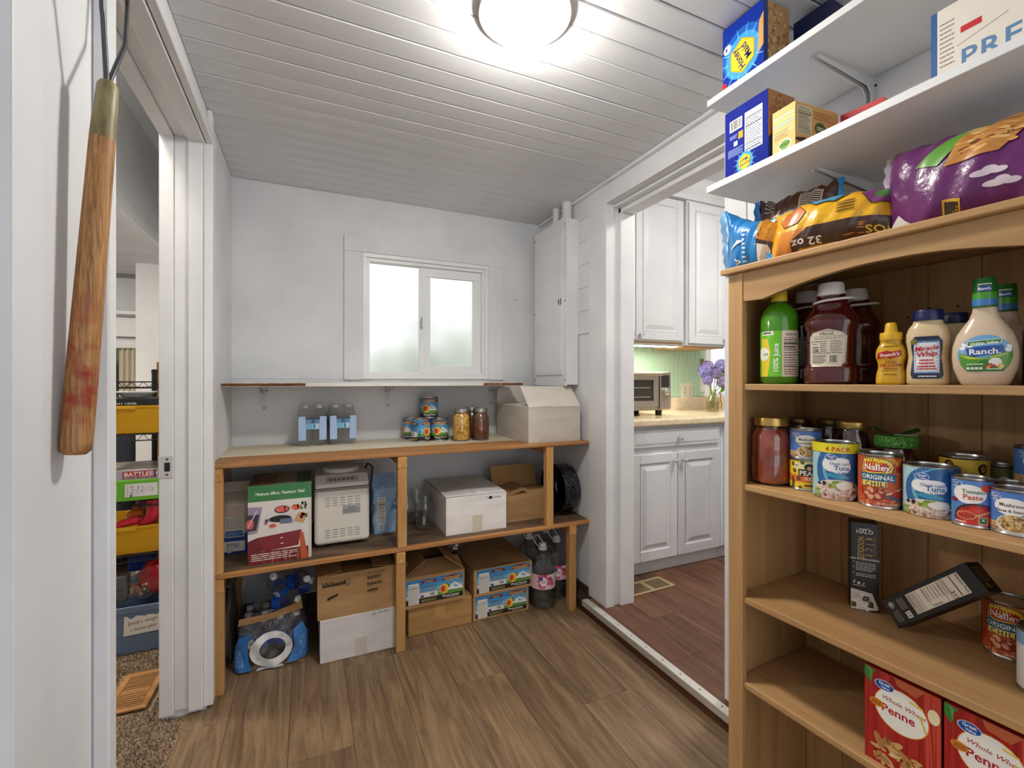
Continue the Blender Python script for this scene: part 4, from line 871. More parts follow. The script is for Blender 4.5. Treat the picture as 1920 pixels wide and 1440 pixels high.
# wooden floor register on the carpet
wv = thing('floor_register', 'oak floor register lying in the brown carpet', 'vent', (-.615, 2.252, .002), R(-2)); OKV = tex('oak_register', (148, 104, 60), (178, 130, 80), (3, 20, 20), rough=.5, bump=.1)
b = MB(); b.box(-.07, .07, -.13, -.105, 0, .009); b.box(-.07, .07, .105, .13, 0, .009); b.box(-.07, -.048, -.105, .105, 0, .009); b.box(.048, .07, -.105, .105, 0, .009); b.box(-.048, .048, -.012, .012, 0, .008); bevel(b.build('frame', OKV, wv), .003)
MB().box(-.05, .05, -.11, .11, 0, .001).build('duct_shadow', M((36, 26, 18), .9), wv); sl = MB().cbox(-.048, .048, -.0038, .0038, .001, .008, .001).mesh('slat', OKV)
for y0 in (-.105, .012):
    for i in range(7): link('slat', sl, wv, (0, y0 + .0075 + i * .0133, 0))
d2 = thing('ceiling_lamp', 'flat unseen fill lamp added under the low board ceiling of the den', 'ceiling lamp', (-1.75, 2.5, 1.975)); MB().lathe([(.14, 0), (.14, -.02)], 28).build('base_ring', M((235, 235, 235), .4), d2)  # unseen second lamp, added for more light deeper in the den
MB().lathe([(.13, -.02), (.11, -.045), (.06, -.06), (0, -.065)], 28, cap0=False).build('diffuser', emit('den_fill2', (255, 246, 230), FILL_DEN * 2.0 / .2), d2)
dl = thing('ceiling_lamp', 'small unseen fill lamp added on the den ceiling just inside the doorway', 'ceiling lamp', (-.615, 1.5, 2.5)); MB().lathe([(.1, 0), (.1, -.02)], 28).build('base_ring', M((235, 235, 235), .4), dl)  # unseen lamp added to light the soffit and the rack front
MB().lathe([(.09, -.02), (.08, -.05), (.05, -.075), (0, -.085)], 28, cap0=False).build('diffuser', emit('den_fill', (255, 246, 230), FILL_DEN * .5 / .14), dl)
# ------------------------------------------------------------------ containers used several times
def rounded(prof, rb=.004): return prof
def can(label, loc, r, h, sleeve, art, rz, group=None, name='food_can', gloss=.35, du=.005, ribs=0):
    t = thing(name, label, 'can', loc, rz, group)
    MB().lathe([(r - .002, 0), (r + .0008, .0008), (r + .0008, .003), (r - .0006, .005), (r - .0006, h - .005), (r + .0008, h - .003), (r + .0008, h - .0004), (r - .0006, h), (r - .002, h - .0008), (r - .0026, h - .004), (0, h - .004)], 56).build('tin', TIN, t)
    MB().lathe([(r, .0052), (r, h - .0052)], 56, cap0=False, cap1=False).build('paper_label', M(sleeve, gloss), t)
    if art: art.build('label_print', t, on_cyl(r), du=du, rough=gloss, clip=(-r * 2.6, .0055, r * 2.6, h - .0055))
    MB().lathe([(r * .78, h - .0039), (r * .8, h - .0034), (r * .82, h - .0039)], 40, cap0=False, cap1=False).build('lid_ring', TIND, t)
    return t
def mason(label, loc, r, h, fill=None, lid=None, rz=0., level=.86, group=None, name='mason_jar', emboss=None):
    t = thing(name, label, 'jar', loc, rz, group); n = r * .76
    pr = [(r * .8, .001), (r * .94, .005), (r, .016), (r, h * .66), (r * .97, h * .72), (r * .86, h * .79), (n, h * .84), (n, h * .985)]
    g = MB().lathe(pr, 40, cap1=False); g.build('glass', CLEAR, t)
    b = MB()
    for z in (h * .865, h * .895, h * .925): b.lathe([(n, z - .002), (n + .0022, z), (n, z + .002)], 32, cap0=False, cap1=False)
    if not lid: b.build('thread', CLEAR, t); MB().lathe([(n - .0015, h * .985), (n + .0012, h * .99), (n, h), (n - .003, h * .99)], 32, cap0=False, cap1=False).build('rim', CLEAR, t)
    else:
        lz = MB().lathe([(n + .003, h * .865), (n + .0045, h * .875), (n + .0045, h * .965), (n + .0035, h * .985), (n - .002, h * .992), (0, h * .99)], 40).build('lid_band', lid, t)
    if fill:
        zl = h * level; q = [(r * .78, .004), (r * .92, .008), (r * .97, .018), (r * .97, min(h * .66, zl - .001))]
        if zl > h * .67: q += [(r * .94, h * .72), (r * .83, h * .79)]
        if level > .8: q += [(n * .96, h * .835), (n * .96, zl)]
        MB().lathe(q, 40).build('contents', fill, t)
    if emboss is not None:
        a = Art(); a.text('MASON', 0, h * .22, .0105, (150, 60, 40) if emboss else (210, 210, 205), 0, gap=.25); a.text('Ball', 0, h * .45, .02, (150, 60, 40) if emboss else (210, 210, 205), 0, shear=.35)
        a.build('embossing', t, on_cyl(r + .0004), du=.005, rough=.15)
    return t
def peach_art(a, x, y, w, h, full=True):
    X = lambda f: x + w * f; Y = lambda f: y + h * f
    for i, c in enumerate(((58, 132, 190), (92, 158, 206), (132, 186, 220), (170, 206, 228))): a.rect(x, Y(.74 - .15 * i) if i < 3 else Y(.22), w, h * (.26 if i == 0 else .17), c)
    a.poly([(X(.0 if not full else .60), Y(.22)), (X(.66 if full else .3), Y(.58)), (X(.72 if full else .42), Y(.66)), (X(.8), Y(.4)), (X(1), Y(.22))], (70, 120, 70))
    m0 = .70 if full else .45
    a.poly([(X(m0), Y(.36)), (X(m0 + .10), Y(.58)), (X(m0 + .15), Y(.66)), (X(m0 + .19), Y(.6)), (X(1), Y(.42)), (X(1), Y(.34))], (238, 240, 244))
    a.poly([(X(m0 + .12), Y(.46)), (X(m0 + .15), Y(.64)), (X(m0 + .17), Y(.5)), (X(m0 + .22), Y(.54)), (X(m0 + .2), Y(.42))], (150, 176, 206))
    a.rect(X(.55 if full else 0), Y(.2), w * (.45 if full else 1), h * .14, (96, 146, 66)); a.blobs(X(.8), Y(.27), w * .2, h * .05, 24, [(70, 116, 50), (140, 170, 70)], h * .02)
    a.rect(x, y, w, h * .2, (32, 28, 30))
    px, py = (X(.66), Y(.44)) if full else (X(.34), Y(.45)); pr = h * .19
    a.ell(px, py, pr, pr * 1.1, (244, 206, 70), 24); a.ell(px - pr * .2, py - pr * .02, pr * .7, pr * .85, (236, 150, 52), 20); a.ell(px - pr * .3, py - pr * .03, pr * .46, pr * .66, (214, 56, 38), 18)
    hx, hw = (X(.81), w * .34) if full else (X(.5), w * .86)
    a.poly([(hx - hw/2, Y(.80)), (hx, Y(.87)), (hx + hw/2, Y(.80)), (hx + hw/2, Y(.93)), (hx, Y(.99)), (hx - hw/2, Y(.93))], (120, 34, 28)); a.text('HOOD-CREST', hx, Y(.85), h * .07, (240, 206, 120), 1, sx=hw / (h * .07 * 9.6))
    a.rect(hx - hw * .36, Y(.775), hw * .72, h * .045, (214, 160, 50)); a.text('Elberta Peaches', X(.78) if full else X(.55), Y(.10), h * .07, (244, 240, 232), 1, sx=(w * .36 if full else w * .8) / (h * .07 * 10.6)); a.lines(X(.7) if full else X(.3), Y(.035), w * .22, h * .05, 1, (200, 196, 190), .6)
    if full:
        a.rect(X(.04), Y(.0), w * .18, h * .86, (232, 228, 222)); a.lines(X(.05), Y(.04), w * .16, h * .76, 13, (90, 84, 84), .3); a.rect(X(.05), Y(.66), w * .16, h * .012, (40, 40, 40))
        a.rect(X(.23), Y(.23), w * .3, h * .2, (226, 226, 222)); a.bars(X(.40), Y(.24), w * .1, h * .17, n=12); a.ell(X(.275), Y(.28), w * .03, h * .055, (60, 80, 150)); a.lines(X(.25), Y(.46), w * .28, h * .28, 6, (60, 90, 130), .35)
        a.poly([(X(.26), Y(.82)), (X(.38), Y(.87)), (X(.52), Y(.82)), (X(.52), Y(.92)), (X(.38), Y(.97)), (X(.26), Y(.92))], (120, 34, 28)); a.text('HOOD-CREST', X(.39), Y(.865), h * .05, (240, 206, 120), 1, sx=.8); a.lines(X(.26), Y(.04), w * .26, h * .12, 4, (200, 190, 120), .35)
    return a
def carton(name, label, x0, x1, y0, y1, z0, z1, mat, cat='box', group=None, inside=None, flaps=None, rz=0., tape=None, th=.004):
    """corrugated box: closed body, or open tray with hinged flaps (side, angle from closed)"""
    w, d, h = x1 - x0, y1 - y0, z1 - z0
    t = thing(name, label, cat, ((x0 + x1) / 2, (y0 + y1) / 2, z0), rz, group); b = MB()
    if not inside: bevel(b.box(-w/2, w/2, -d/2, d/2, 0, h).build('body', mat, t), .002)
    else:
        b.box(-w/2, w/2, -d/2, -d/2 + th, 0, h); b.box(-w/2, w/2, d/2 - th, d/2, 0, h); b.box(-w/2, -w/2 + th, -d/2 + th, d/2 - th, 0, h); b.box(w/2 - th, w/2, -d/2 + th, d/2 - th, 0, h); b.box(-w/2 + th, w/2 - th, -d/2 + th, d/2 - th, 0, th)
        b.build('body', mat, t); MB().box(-w/2 + .0055, w/2 - .0055, -d/2 + .0055, d/2 - .0055, .005, .012).build('inner_floor', inside, t)
    for side, ln, ang in (flaps or []):
        q = MB()
        if side in 'fb': q.box(-w/2 + .001, w/2 - .001, 0, ln, 0, .003)
        else: q.box(-d/2 + .001, d/2 - .001, 0, ln, 0, .003)
        o = q.build('flap', mat, t)
        pos, r0 = {'f': ((0, -d/2, h), 0), 'b': ((0, d/2, h), 180), 'l': ((-w/2, 0, h), -90), 'r': ((w/2, 0, h), 90)}[side]
        o.location = pos; o.rotation_euler = (Matrix.Rotation(R(r0), 3, 'Z') @ Matrix.Rotation(R(ang), 3, 'X')).to_euler()
    if tape:
        tx, tw, tz0, tz1, tc_ = tape; Art().rect(tx, tz0, tw, tz1 - tz0, tc_).build('tape', t, on_front(w, d), rough=.25)
    return t
TAPE = (172, 134, 88)
# ------------------------------------------------------------------ on the bench
def water6(label, loc, rz, cols, rows):
    t = thing('water_pack', label, 'water bottles', loc, rz, 'shrink-wrapped water packs on the bench'); r = .0325; h = .205
    bm_ = MB().lathe([(r * .7, .001), (r, .008), (r, .05), (r * .96, .054), (r, .058), (r, .075), (r * .96, .079), (r, .083), (r, .135), (r * .9, .155), (r * .62, .175), (.013, .186), (.013, .192)], 20, cap1=False).mesh('bottle', PET)
    cm = MB().lathe([(.0145, .19), (.0145, .203), (.012, .205), (0, .205)], 18).mesh('cap', M((236, 238, 242), .4)); wm = MB().lathe([(r * .93, .004), (r * .93, .132), (r * .8, .15)], 16).mesh('water', glass('clear_water', (252, 253, 254), .004))
    lm = MB().lathe([(r + .0005, .085), (r + .0005, .132)], 20, cap0=False, cap1=False).mesh('bottle_label', M((120, 172, 214), .4))
    for i in range(cols):
        for j in range(rows):
            p = ((i - (cols - 1) / 2) * r * 2.02, (j - (rows - 1) / 2) * r * 2.02, 0); o = link('bottle', bm_, t, p); link('cap', cm, o); link('water', wm, o); link('bottle_label', lm, o)
    W_, D_ = cols * r * 1.01 + .001, rows * r * 1.01 + .001
    def film(u, v):
        a = 2 * math.pi * u; c, s_ = math.cos(a), math.sin(a); k = (abs(c) ** 6 + abs(s_) ** 6) ** (-1 / 6); z = .004 + v * .198; q = 1 - .22 * max(0, (v - .72) / .28) ** 2
        w_ = 1 + .008 * math.sin(a * 16 + v * 9); return (W_ * c * k * q * w_, D_ * s_ * k * q * w_, z)
    MB().grid(film, 72, 10, cu=True).build('shrink_film', glass('shrink_film', (254, 254, 255), .07, .12, 30), t)
    a = Art()
    for s_ in (-1, 1): a.poly([(s_ * .031 - .0, .03), (s_ * W_ * .97, .03), (s_ * W_ * .97, .148), (s_ * .034, .15), (s_ * .031, .1)], (168, 194, 232))
    a.rect(-.03, .085, .06, .028, (176, 208, 232)); a.rect(-.03, .085, .028, .028, (110, 178, 214)); a.rect(.002, .088, .01, .022, (60, 120, 170))
    a.build('film_print', t, lambda u, v, hh: (u, -D_ - .004 - hh, v), rough=.25)
    return t
water6('left shrink-wrapped pack of small water bottles on the bench', (.027, 2.568, ZT), 0, 2, 2)
water6('right shrink-wrapped pack of small water bottles on the bench', (.166, 2.572, ZT), R(5), 2, 2)
PC = (90, 150, 200)
def can_art():
    a = Art(); a.rect(-.16, .028, .32, .09, (96, 160, 208)); a.rect(-.16, .075, .32, .045, (62, 136, 192)); a.rect(-.16, .02, .32, .02, (150, 196, 222)); a.rect(-.16, 0, .32, .026, (32, 28, 30)); a.poly([(-.075, .026), (-.056, .07), (-.05, .026)], (70, 120, 70)); peach_art(a, -.056, .006, .112, .107, False)
    a.rect(-.122, .026, .046, .026, (228, 228, 224)); a.bars(-.112, .028, .024, .02, n=10); a.lines(-.124, .06, .05, .03, 5, (60, 90, 130), .35); a.poly([(-.128, .088), (-.1, .096), (-.07, .088), (-.07, .1), (-.1, .108), (-.128, .1)], (120, 34, 28)); a.text('HOOD-CREST', -.099, .0955, .006, (240, 206, 120), 1, sx=.75); a.lines(-.124, .008, .05, .012, 3, (206, 196, 120), .4); return a
def pcan(label, x, y, z, off): return can(label, (x, y, z), .0508, .119, PC, can_art(), face_cam(x, y, off), 'peach cans on the bench', name='peach_can')
pcan('peach can at the back left of the small pile', .545, 2.583, ZT, -55); pcan('peach can turned to show its barcode, front left of the pile', .569, 2.480, ZT, 62)
pcan('peach can front right with its fruit picture facing out', .676, 2.490, ZT, 6); pcan('peach can stacked on top of the others', .633, 2.556, ZT + .1195, 3)
can('peach can hidden behind the front pair', (.652, 2.596, ZT), .0508, .119, PC, None, 0, 'peach cans on the bench', 'peach_can')
a = Art(); a.bars(-.018, .02, .03, .026, n=12); 
LIDS = M((176, 174, 168), .3, .9); LIDG = M((196, 160, 92), .3, .85)
mason('quart jar of yellow sliced peaches on the bench', (.777, 2.407, ZT), .0485, .178, tex('peach_slices', (196, 132, 30), (240, 196, 92), (26, 26, 34), rough=.3, bump=.4, lo=.4, hi=.62, detail=2, dist=1.5), LIDS, 0, .9)
BRS = tex('brown_sauce', (84, 44, 24), (112, 62, 36), (20, 20, 20), rough=.3, bump=.1)
mason('jar of brown apple butter beside the peaches', (.884, 2.391, ZT), .0475, .178, BRS, LIDS, face_cam(.884, 2.391, 8), .93, emboss=True)
mason('second brown jar mostly hidden behind the first', (.872, 2.502, ZT), .0475, .178, BRS, LIDS, 0, .93)
carton('white_box', 'large cream cardboard box with raised flap at the right end of the bench', 1.058, 1.377, 2.14, 2.575, ZT, 1.089, CREAM, inside=CREAM, flaps=[('f', .152, 46), ('b', .105, 88), ('l', .14, 3), ('r', .14, 2)])
# ------------------------------------------------------------------ on the bench's lower shelf
Z1 = ZS + .0014
# sugar sack
def sack(name, label, loc, w, d, h, rz, mats, art=None, fold=.05, bulge=.012, cat='bag'):
    t = thing(name, label, cat, loc, rz)
    def f(u, v):
        a = 2 * math.pi * u; c, s_ = math.cos(a), math.sin(a); k = (abs(c) ** 7 + abs(s_) ** 7) ** (-1 / 7); zz = h * v; tp = max(0, (v - .86) / .14)
        wob = .0025 * math.sin(a * 3 + v * 11) + .002 * math.sin(a * 5 - v * 17)
        return ((w / 2 + wob) * c * k, (d / 2 * (1 - .9 * tp) + wob + bulge * math.sin(math.pi * min(1, v * 1.1)) * (1 - tp)) * s_ * k, zz)
    b = MB(); b.grid(f, 48, 22, cu=True); V0 = len(b.v); b.f.append(tuple(range(48))[::-1]); b.m.append(0); b.sm.append(False); b.build('sack', mats[0], t)
    q = MB(); q.box(-w/2 + .002, w/2 - .002, -.003, .003, h - .002, h + fold * .25); o = q.build('folded_top', mats[0], t)
    q = MB(); q.prism([(-.003, h + fold * .25), (.0, h + fold * .5), (-.03, h + fold * .1), (-.034, h + fold * .04)], -w/2 + .002, w/2 - .002, 'x'); q.build('folded_top', mats[0], t)
    if art: art.build('label_print', t, lambda u, v, hh: (-w/2 + u, -d/2 - bulge * math.sin(math.pi * min(1, v / h * 1.1)) - .0022 - hh, v), dv=.01)
    return t
a = Art(); a.rect(.0, .0, .10, .10, (28, 62, 132)); a.rect(.01, .012, .08, .045, (226, 222, 212)); a.bars(.016, .02, .055, .032, n=18); a.rect(.014, .075, .074, .145, (206, 202, 200)); a.rect(.017, .105, .068, .112, (222, 212, 198)); a.lines(.02, .165, .062, .046, 8, (196, 120, 80), .35); a.lines(.02, .11, .062, .05, 8, (120, 110, 130), .35); a.rect(.018, .079, .066, .024, (40, 84, 150)); a.lines(.022, .083, .056, .016, 3, (150, 180, 220), .4)
sack('sugar_bag', 'tall paper sugar bag with blue base at the far left of the shelf', (-.281, 2.372, Z1), .105, .11, .265, R(-4), [M((206, 192, 172), .6)], a, .08, .008)
a = Art(); rg = random.Random(6)
for _ in range(26): a.text(rg.choice('aeouyrs'), rg.uniform(.005, .11), rg.uniform(.01, .24), .02, (120, 160, 200), 0, rot=rg.uniform(-30, 30)) if False else a.ell(rg.uniform(.006, .108), rg.uniform(.01, .24), .008, .011, (134, 170, 206), 10)
a.facts(.018, .05, .042, .13, (222, 216, 206), title=True); a.bars(.026, .016, .026, .03); a.text('Ba', .082, .118, .022, (44, 92, 150), 1, 'l', shear=.25)
sack('flour_bag', 'light blue paper flour bag beside the bread machine', (.353, 2.370, Z1), .116, .085, .255, R(3), [M((150, 182, 214), .5)], a, .07, .006)
# juicer carton
jc = thing('appliance_box', 'printed juicer carton with green band and kitchen picture', 'box', (-.1005, 2.272, Z1)); w, d, h = .238, .264, .325
bevel(MB().box(-w/2, w/2, -d/2, d/2, 0, h).build('body', M((214, 206, 198), .5), jc), .002)
a = Art(); a.rect(0, .258, w, h - .258, (56, 128, 72)); a.text('Minimum Effort, Maximum Yield', w * .49, .283, .0125, (240, 240, 234), 1, sx=.82, shear=.25, gap=-.02)
a.rect(0, .0, w - .012, .258, (226, 220, 216)); a.poly([(0, .125), (.035, .13), (.052, .235), (0, .238)], (158, 142, 170)); a.poly([(.0, .14), (.03, .142), (.042, .205), (0, .206)], (58, 52, 70)); a.ell(.008, .168, .014, .02, (214, 96, 90)); a.poly([(.0, .15), (.034, .22), (.03, .222), (0, .158)], (214, 208, 220))
a.poly([(.034, .11), (.20, .125), (.187, .06), (.055, .05)], (132, 40, 50)); a.poly([(0, .098), (.034, .11), (.058, .055), (0, .04)], (116, 36, 44)); a.rect(.118, .097, .01, .004, (228, 220, 214)); a.rect(.12, .074, .01, .004, (228, 220, 214)); a.rect(0, 0, w - .012, .052, (120, 38, 44))
for i in range(9): a.rect(.055 + i * .016, .0, .006, .05, ((150, 60, 50), (96, 28, 36), (170, 90, 66))[i % 3])
a.poly([(.193, .11), (.205, .115), (.226, 0), (.196, 0)], (196, 92, 58)); a.lines(.012, .014, .17, .032, 4, (236, 222, 214), .4)
a.rect(.062, .115, .14, .0, (255, 255, 255)) if False else None
a.poly(ell(.125, .218, .029, .016), (60, 50, 54)); a.ell(.125, .219, .025, .012, (220, 96, 90)); a.blobs(.125, .219, .022, .009, 14, [(240, 130, 120), (206, 70, 66)], .004); a.ell(.178, .222, .018, .012, (226, 84, 66)); a.blobs(.178, .223, .014, .008, 12, [(240, 140, 70), (210, 50, 50)], .004); a.blobs(.208, .225, .013, .016, 22, [(90, 130, 80), (60, 100, 58)], .004)
a.poly(ell(.118, .180, .042, .014), (28, 24, 26)); a.rect(.118, .158, .046, .02, (110, 116, 150)); a.ell(.09, .152, .017, .010, (226, 220, 220)); a.ell(.09, .153, .014, .008, (214, 84, 80)); a.poly([(.168, .165), (.188, .2), (.226, .19), (.206, .152)], (206, 158, 112)); a.blobs(.205, .183, .014, .01, 14, [(206, 62, 54), (90, 120, 80), (230, 200, 170)], .005); a.ell(.065, .166, .007, .004, (206, 80, 80)); a.rect(.062, .17, .012, .013, (70, 76, 100))
a.build('front_print', jc, on_front(w, d), rough=.3)
a = Art(); a.rect(0, 0, w, d, (122, 84, 66)); a.rect(.03, .01, .09, d - .02, (150, 106, 84)); a.rect(.10, .0, .03, d, (150, 160, 90)); a.rect(.13, 0, .05, d, (176, 158, 136)); a.rect(.185, 0, .053, d, (70, 110, 50)); a.build('top_print', jc, on_top(w, d, h), rough=.4)
# bread machine
bmn = thing('bread_machine', 'cream white bread machine with grey band and louvred vents', 'bread machine', (.150, 2.36, Z1)); w, d = .238, .27; CRM = M((232, 228, 218), .35)
bevel(MB().box(-w/2, w/2, -d/2, d/2, .012, .262).build('body', CRM, bmn), .018, 4)
bevel(MB().box(-w/2 - .001, w/2 + .001, -d/2 - .001, d/2 + .001, .254, .268).build('band', M((150, 144, 136), .4), bmn), .012, 3)
ld = MB(); pr_ = [(-d/2 + .004, .268), (-d/2 + .012, .285), (-d/2 + .06, .318), (d/2 - .02, .332), (d/2, .325), (d/2, .268)]; ld = bevel(ld.prism(pr_, -w/2 + .002, w/2 - .002, 'x').build('lid', CRM, bmn), .01, 3)
MB().lathe([(.085, .318), (.08, .335), (.06, .342), (0, .345)], 32, sy=1.05).build('lid_dome', M((222, 218, 210), .3), ld, (0, .02, .004))
a = Art(); a.rect(.05, 0, .14, .03, (196, 192, 184)); 
for i in range(6): a.rect(.062 + i * .019, .008, .012, .012, (120, 118, 114))
a.build('keypad', ld, lambda u, v, hh: (-w/2 + u, -d/2 + .018 + v - hh * .6, .2905 + v * .66 + hh * .8))
sm_ = MB().cbox(-.011, .011, -.0012, .0006, -.0016, .0016, .0005).mesh('vent_slot', M((150, 146, 140), .6))
for zz in (.222, .211, .200, .189, .079, .068, .057, .046):
    for i in range(5): link('vent_slot', sm_, bmn, (-w/2 + .055 + i * .032, -d/2, zz))
a = Art(); a.rect(.118, .145, .078, .04, (176, 178, 178)); a.text('Hamilton', .157, .172, .006, (40, 40, 44), 1); a.lines(.122, .15, .07, .019, 4, (70, 72, 76), .4); a.build('rating_plate', bmn, on_front(w, d + .0005))
for sx in (-.09, .09):
    for sy in (-.1, .1): MB().lathe([(.012, 0), (.014, .013)], 12).build('foot', M((50, 48, 46), .7), bmn, (sx, sy, 0))
MB().tube([(w/2 - .005, .06, .30), (w/2 + .012, .04, .34), (w/2 + .03, 0, .33), (w/2 + .022, -.02, .26), (w/2 + .012, -.03, .20), (w/2 + .010, -.03, .08), (w/2 + .012, -.02, .01)], .0045, 8).build('power_cord', BLACKP, bmn)
# empty jars, boxes and the canner
mason('nearest empty clear mason jar beside the middle post', (.552, 2.315, Z1), .0475, .178, rz=.3, group='empty mason jars on the shelf'); mason('empty mason jar partly behind the middle post', (.468, 2.365, Z1), .0475, .178, group='empty mason jars on the shelf'); mason('empty mason jar at the rear near the white box', (.545, 2.475, Z1), .0475, .178, group='empty mason jars on the shelf')
t = carton('white_box', 'white taped carton marked chicken in the middle of the shelf', .617, .937, 2.152, 2.60, Z1, .658, WCARD)
w, d, h = .32, .448, .658 - Z1
a = Art(); a.text("'23", .205, h - .024, .012, (60, 58, 60), 0, 'l', shear=.15); a.rect(.224, h - .026, .018, .014, (26, 26, 30)); a.text('chicken', .246, h - .024, .011, (40, 38, 40), 0, 'l', shear=.2, sx=.9); a.build('marker_print', t, on_front(w, d)); a = Art(); a.rect(.135, 0, .052, .085, (214, 206, 186)); a.build('tape', t, on_front(w, d), rough=.2)
for x0, x1 in ((-w/2, -.001), (.001, w/2)): 
    b = MB(); b.grid(lambda u, v: (x0 + (x1 - x0) * u, -d/2 + d * v, h + .003 + .012 * math.sin(math.pi * v) ** .8 * (.4 + .6 * (u if x0 < 0 else 1 - u))), 8, 12); b.build('flap', WCARD, t)
t = carton('brown_box', 'open brown carton with loose flaps beside the white one', .972, 1.256, 2.226, 2.43, Z1, .612, CARD, inside=CARDD, flaps=[('l', .12, 14), ('b', .13, 112), ('f', .09, 10)], tape=(.155, .05, .0, .135, TAPE))
pot = thing('canner_pot', 'black speckled enamel canning pot lying on its side', 'pot', (1.338, 2.287, Z1 + .1415), R(2)); ENA = bpy.data.materials.new('speckled_enamel'); ENA.use_nodes = True; n, l, bb = nodes(ENA)
vo = n.new('ShaderNodeTexVoronoi'); vo.inputs['Scale'].default_value = 110; cr = n.new('ShaderNodeValToRGB'); cr.color_ramp.elements[0].position = .10; cr.color_ramp.elements[0].color = (.55, .56, .58, 1); cr.color_ramp.elements[1].position = .2; cr.color_ramp.elements[1].color = (.012, .013, .016, 1); tc = n.new('ShaderNodeTexCoord'); l.new(tc.outputs['Object'], vo.inputs['Vector']); l.new(vo.outputs['Distance'], cr.inputs[0]); l.new(cr.outputs[0], bb.inputs['Base Color']); bb.inputs['Roughness'].default_value = .18
XF = Matrix.Rotation(R(90), 4, 'Y')
MB().lathe([(.140, -.05), (.137, -.048), (.135, .03), (.126, .052), (.1, .060), (0, .060)], 48, cap0=False, xf=XF).build('shell', ENA, pot); MB().lathe([(.133, -.048), (.132, .028), (.12, .048), (0, .055)], 48, cap0=False, xf=XF).build('inside', M((10, 11, 14), .2), pot)
MB().lathe([(.133, -.05), (.138, -.054), (.141, -.05), (.138, -.047)], 48, cap0=False, cap1=False, xf=XF).build('rim', ENA, pot)
MB().tube([(0, -.135, .03), (0, -.155, .025), (0, -.155, -.025), (0, -.135, -.03)], .004, 8).build('handle', M((60, 60, 64), .3, .7), pot)
# ------------------------------------------------------------------ on the floor under the bench
carton('white_box', 'plain white carton on the floor under the marked brown box', .052, .371, 2.142, 2.52, .001, .186, WCARD, tape=(.145, .05, 0, .08, (206, 200, 190)))
t = thing('x', 'x', 'x') if False else None
tw = bpy.data.objects[-1] if False else None
bx1 = carton('brown_box', 'brown carton with crossed-out marker words on the white box', .042, .371, 2.148, 2.50, .1875, .375, CARD, inside=CARDD, flaps=[('f', .13, -7), ('l', .1, 6), ('r', .1, 8), ('b', .13, -5)], tape=(.145, .055, .085, .187, TAPE))
w, d, h = .329, .352, .1875; a = Art(); a2 = Art(); INK = (30, 26, 24)
a.text('Wheat', .018, .135, .026, INK, 0, 'l', rot=3, sx=.95); a2.text('WIDE', .208, .142, .017, INK, 0, 'l', rot=3); a2.text('RINGS', .206, .115, .017, INK, 0, 'l', rot=3); a2.text('LIDS', .21, .085, .015, INK, 0, 'l', rot=3); a2.text('22 chicken', .206, .166, .0125, (60, 50, 42), 0, 'l', shear=.2, rot=3)
rg = random.Random(9)
for (x0, z0, x1, z1, n_) in ((.02, .145, .115, .15, 5), (.206, .15, .262, .153, 3), (.206, .122, .268, .126, 3), (.208, .092, .255, .095, 4), (.04, .085, .085, .1, 8)):
    for k in range(n_):
        q = rg.uniform(-.007, .007); (a if x0 < .2 else a2).poly([(x0, z0 + q), (x1, z1 + q * .6), (x1, z1 + q * .6 + .0018), (x0, z0 + q + .0018)], INK)
a.poly(ell(.125, .15, .011, .016, 16), INK); a.poly(ell(.125, .15, .009, .014, 16), (172, 133, 90)); a.text('2', .125, .143, .014, INK, 0)
a.build('marker_print', bx1, on_front(w, d + .001)); a2.build('marker_print', bx1, on_front(w, d + .001))
for o in bpy.data.objects:
    if o.get('label') == 'plain white carton on the floor under the marked brown box': Art().text('22 chicken', .215, .168, .0125, (50, 44, 40), 0, 'l', shear=.2, rot=4).build('marker_print', o, on_front(.319, .378))
carton('brown_box', 'plain kraft carton on the floor beneath the open peach carton', .444, .765, 2.197, 2.56, .001, .137, tex('kraft_plain', (176, 134, 84), (192, 150, 98), (5, 5, 30), rough=.8, bump=.08, spec=.15), tape=(.13, .05, .07, .136, (190, 146, 92)))
p1_ = carton('peach_carton', 'open peach carton with standing flaps on the kraft carton', .418, .722, 2.186, 2.55, .1385, .285, CARD, inside=CARDD, flaps=[('f', .12, 16), ('l', .13, 34), ('r', .13, 38), ('b', .12, 70)])
peach_art(Art(), .012, .018, .284, .115).build('label_print', p1_, on_front(.304, .364 + .0004))
p2_ = carton('peach_carton', 'lower of the two stacked peach cartons on the floor', .772, 1.088, 2.199, 2.58, .001, .1245, CARD); peach_art(Art(), .014, .012, .288, .108).build('label_print', p2_, on_front(.316, .381))
p3_ = carton('peach_carton', 'upper of the two stacked peach cartons on the floor', .775, 1.107, 2.196, 2.60, .1255, .262, CARD); peach_art(Art(), .016, .016, .305, .116).build('label_print', p3_, on_front(.332, .404))
for x0, x1, s_ in ((-.166, -.001, 1), (.001, .166, -1)):
    MB().grid(lambda u, v: (x0 + (x1 - x0) * u, -.202 + .404 * v, .1375 + .014 * (u if s_ > 0 else 1 - u)), 4, 4).build('flap', CARD, p3_)
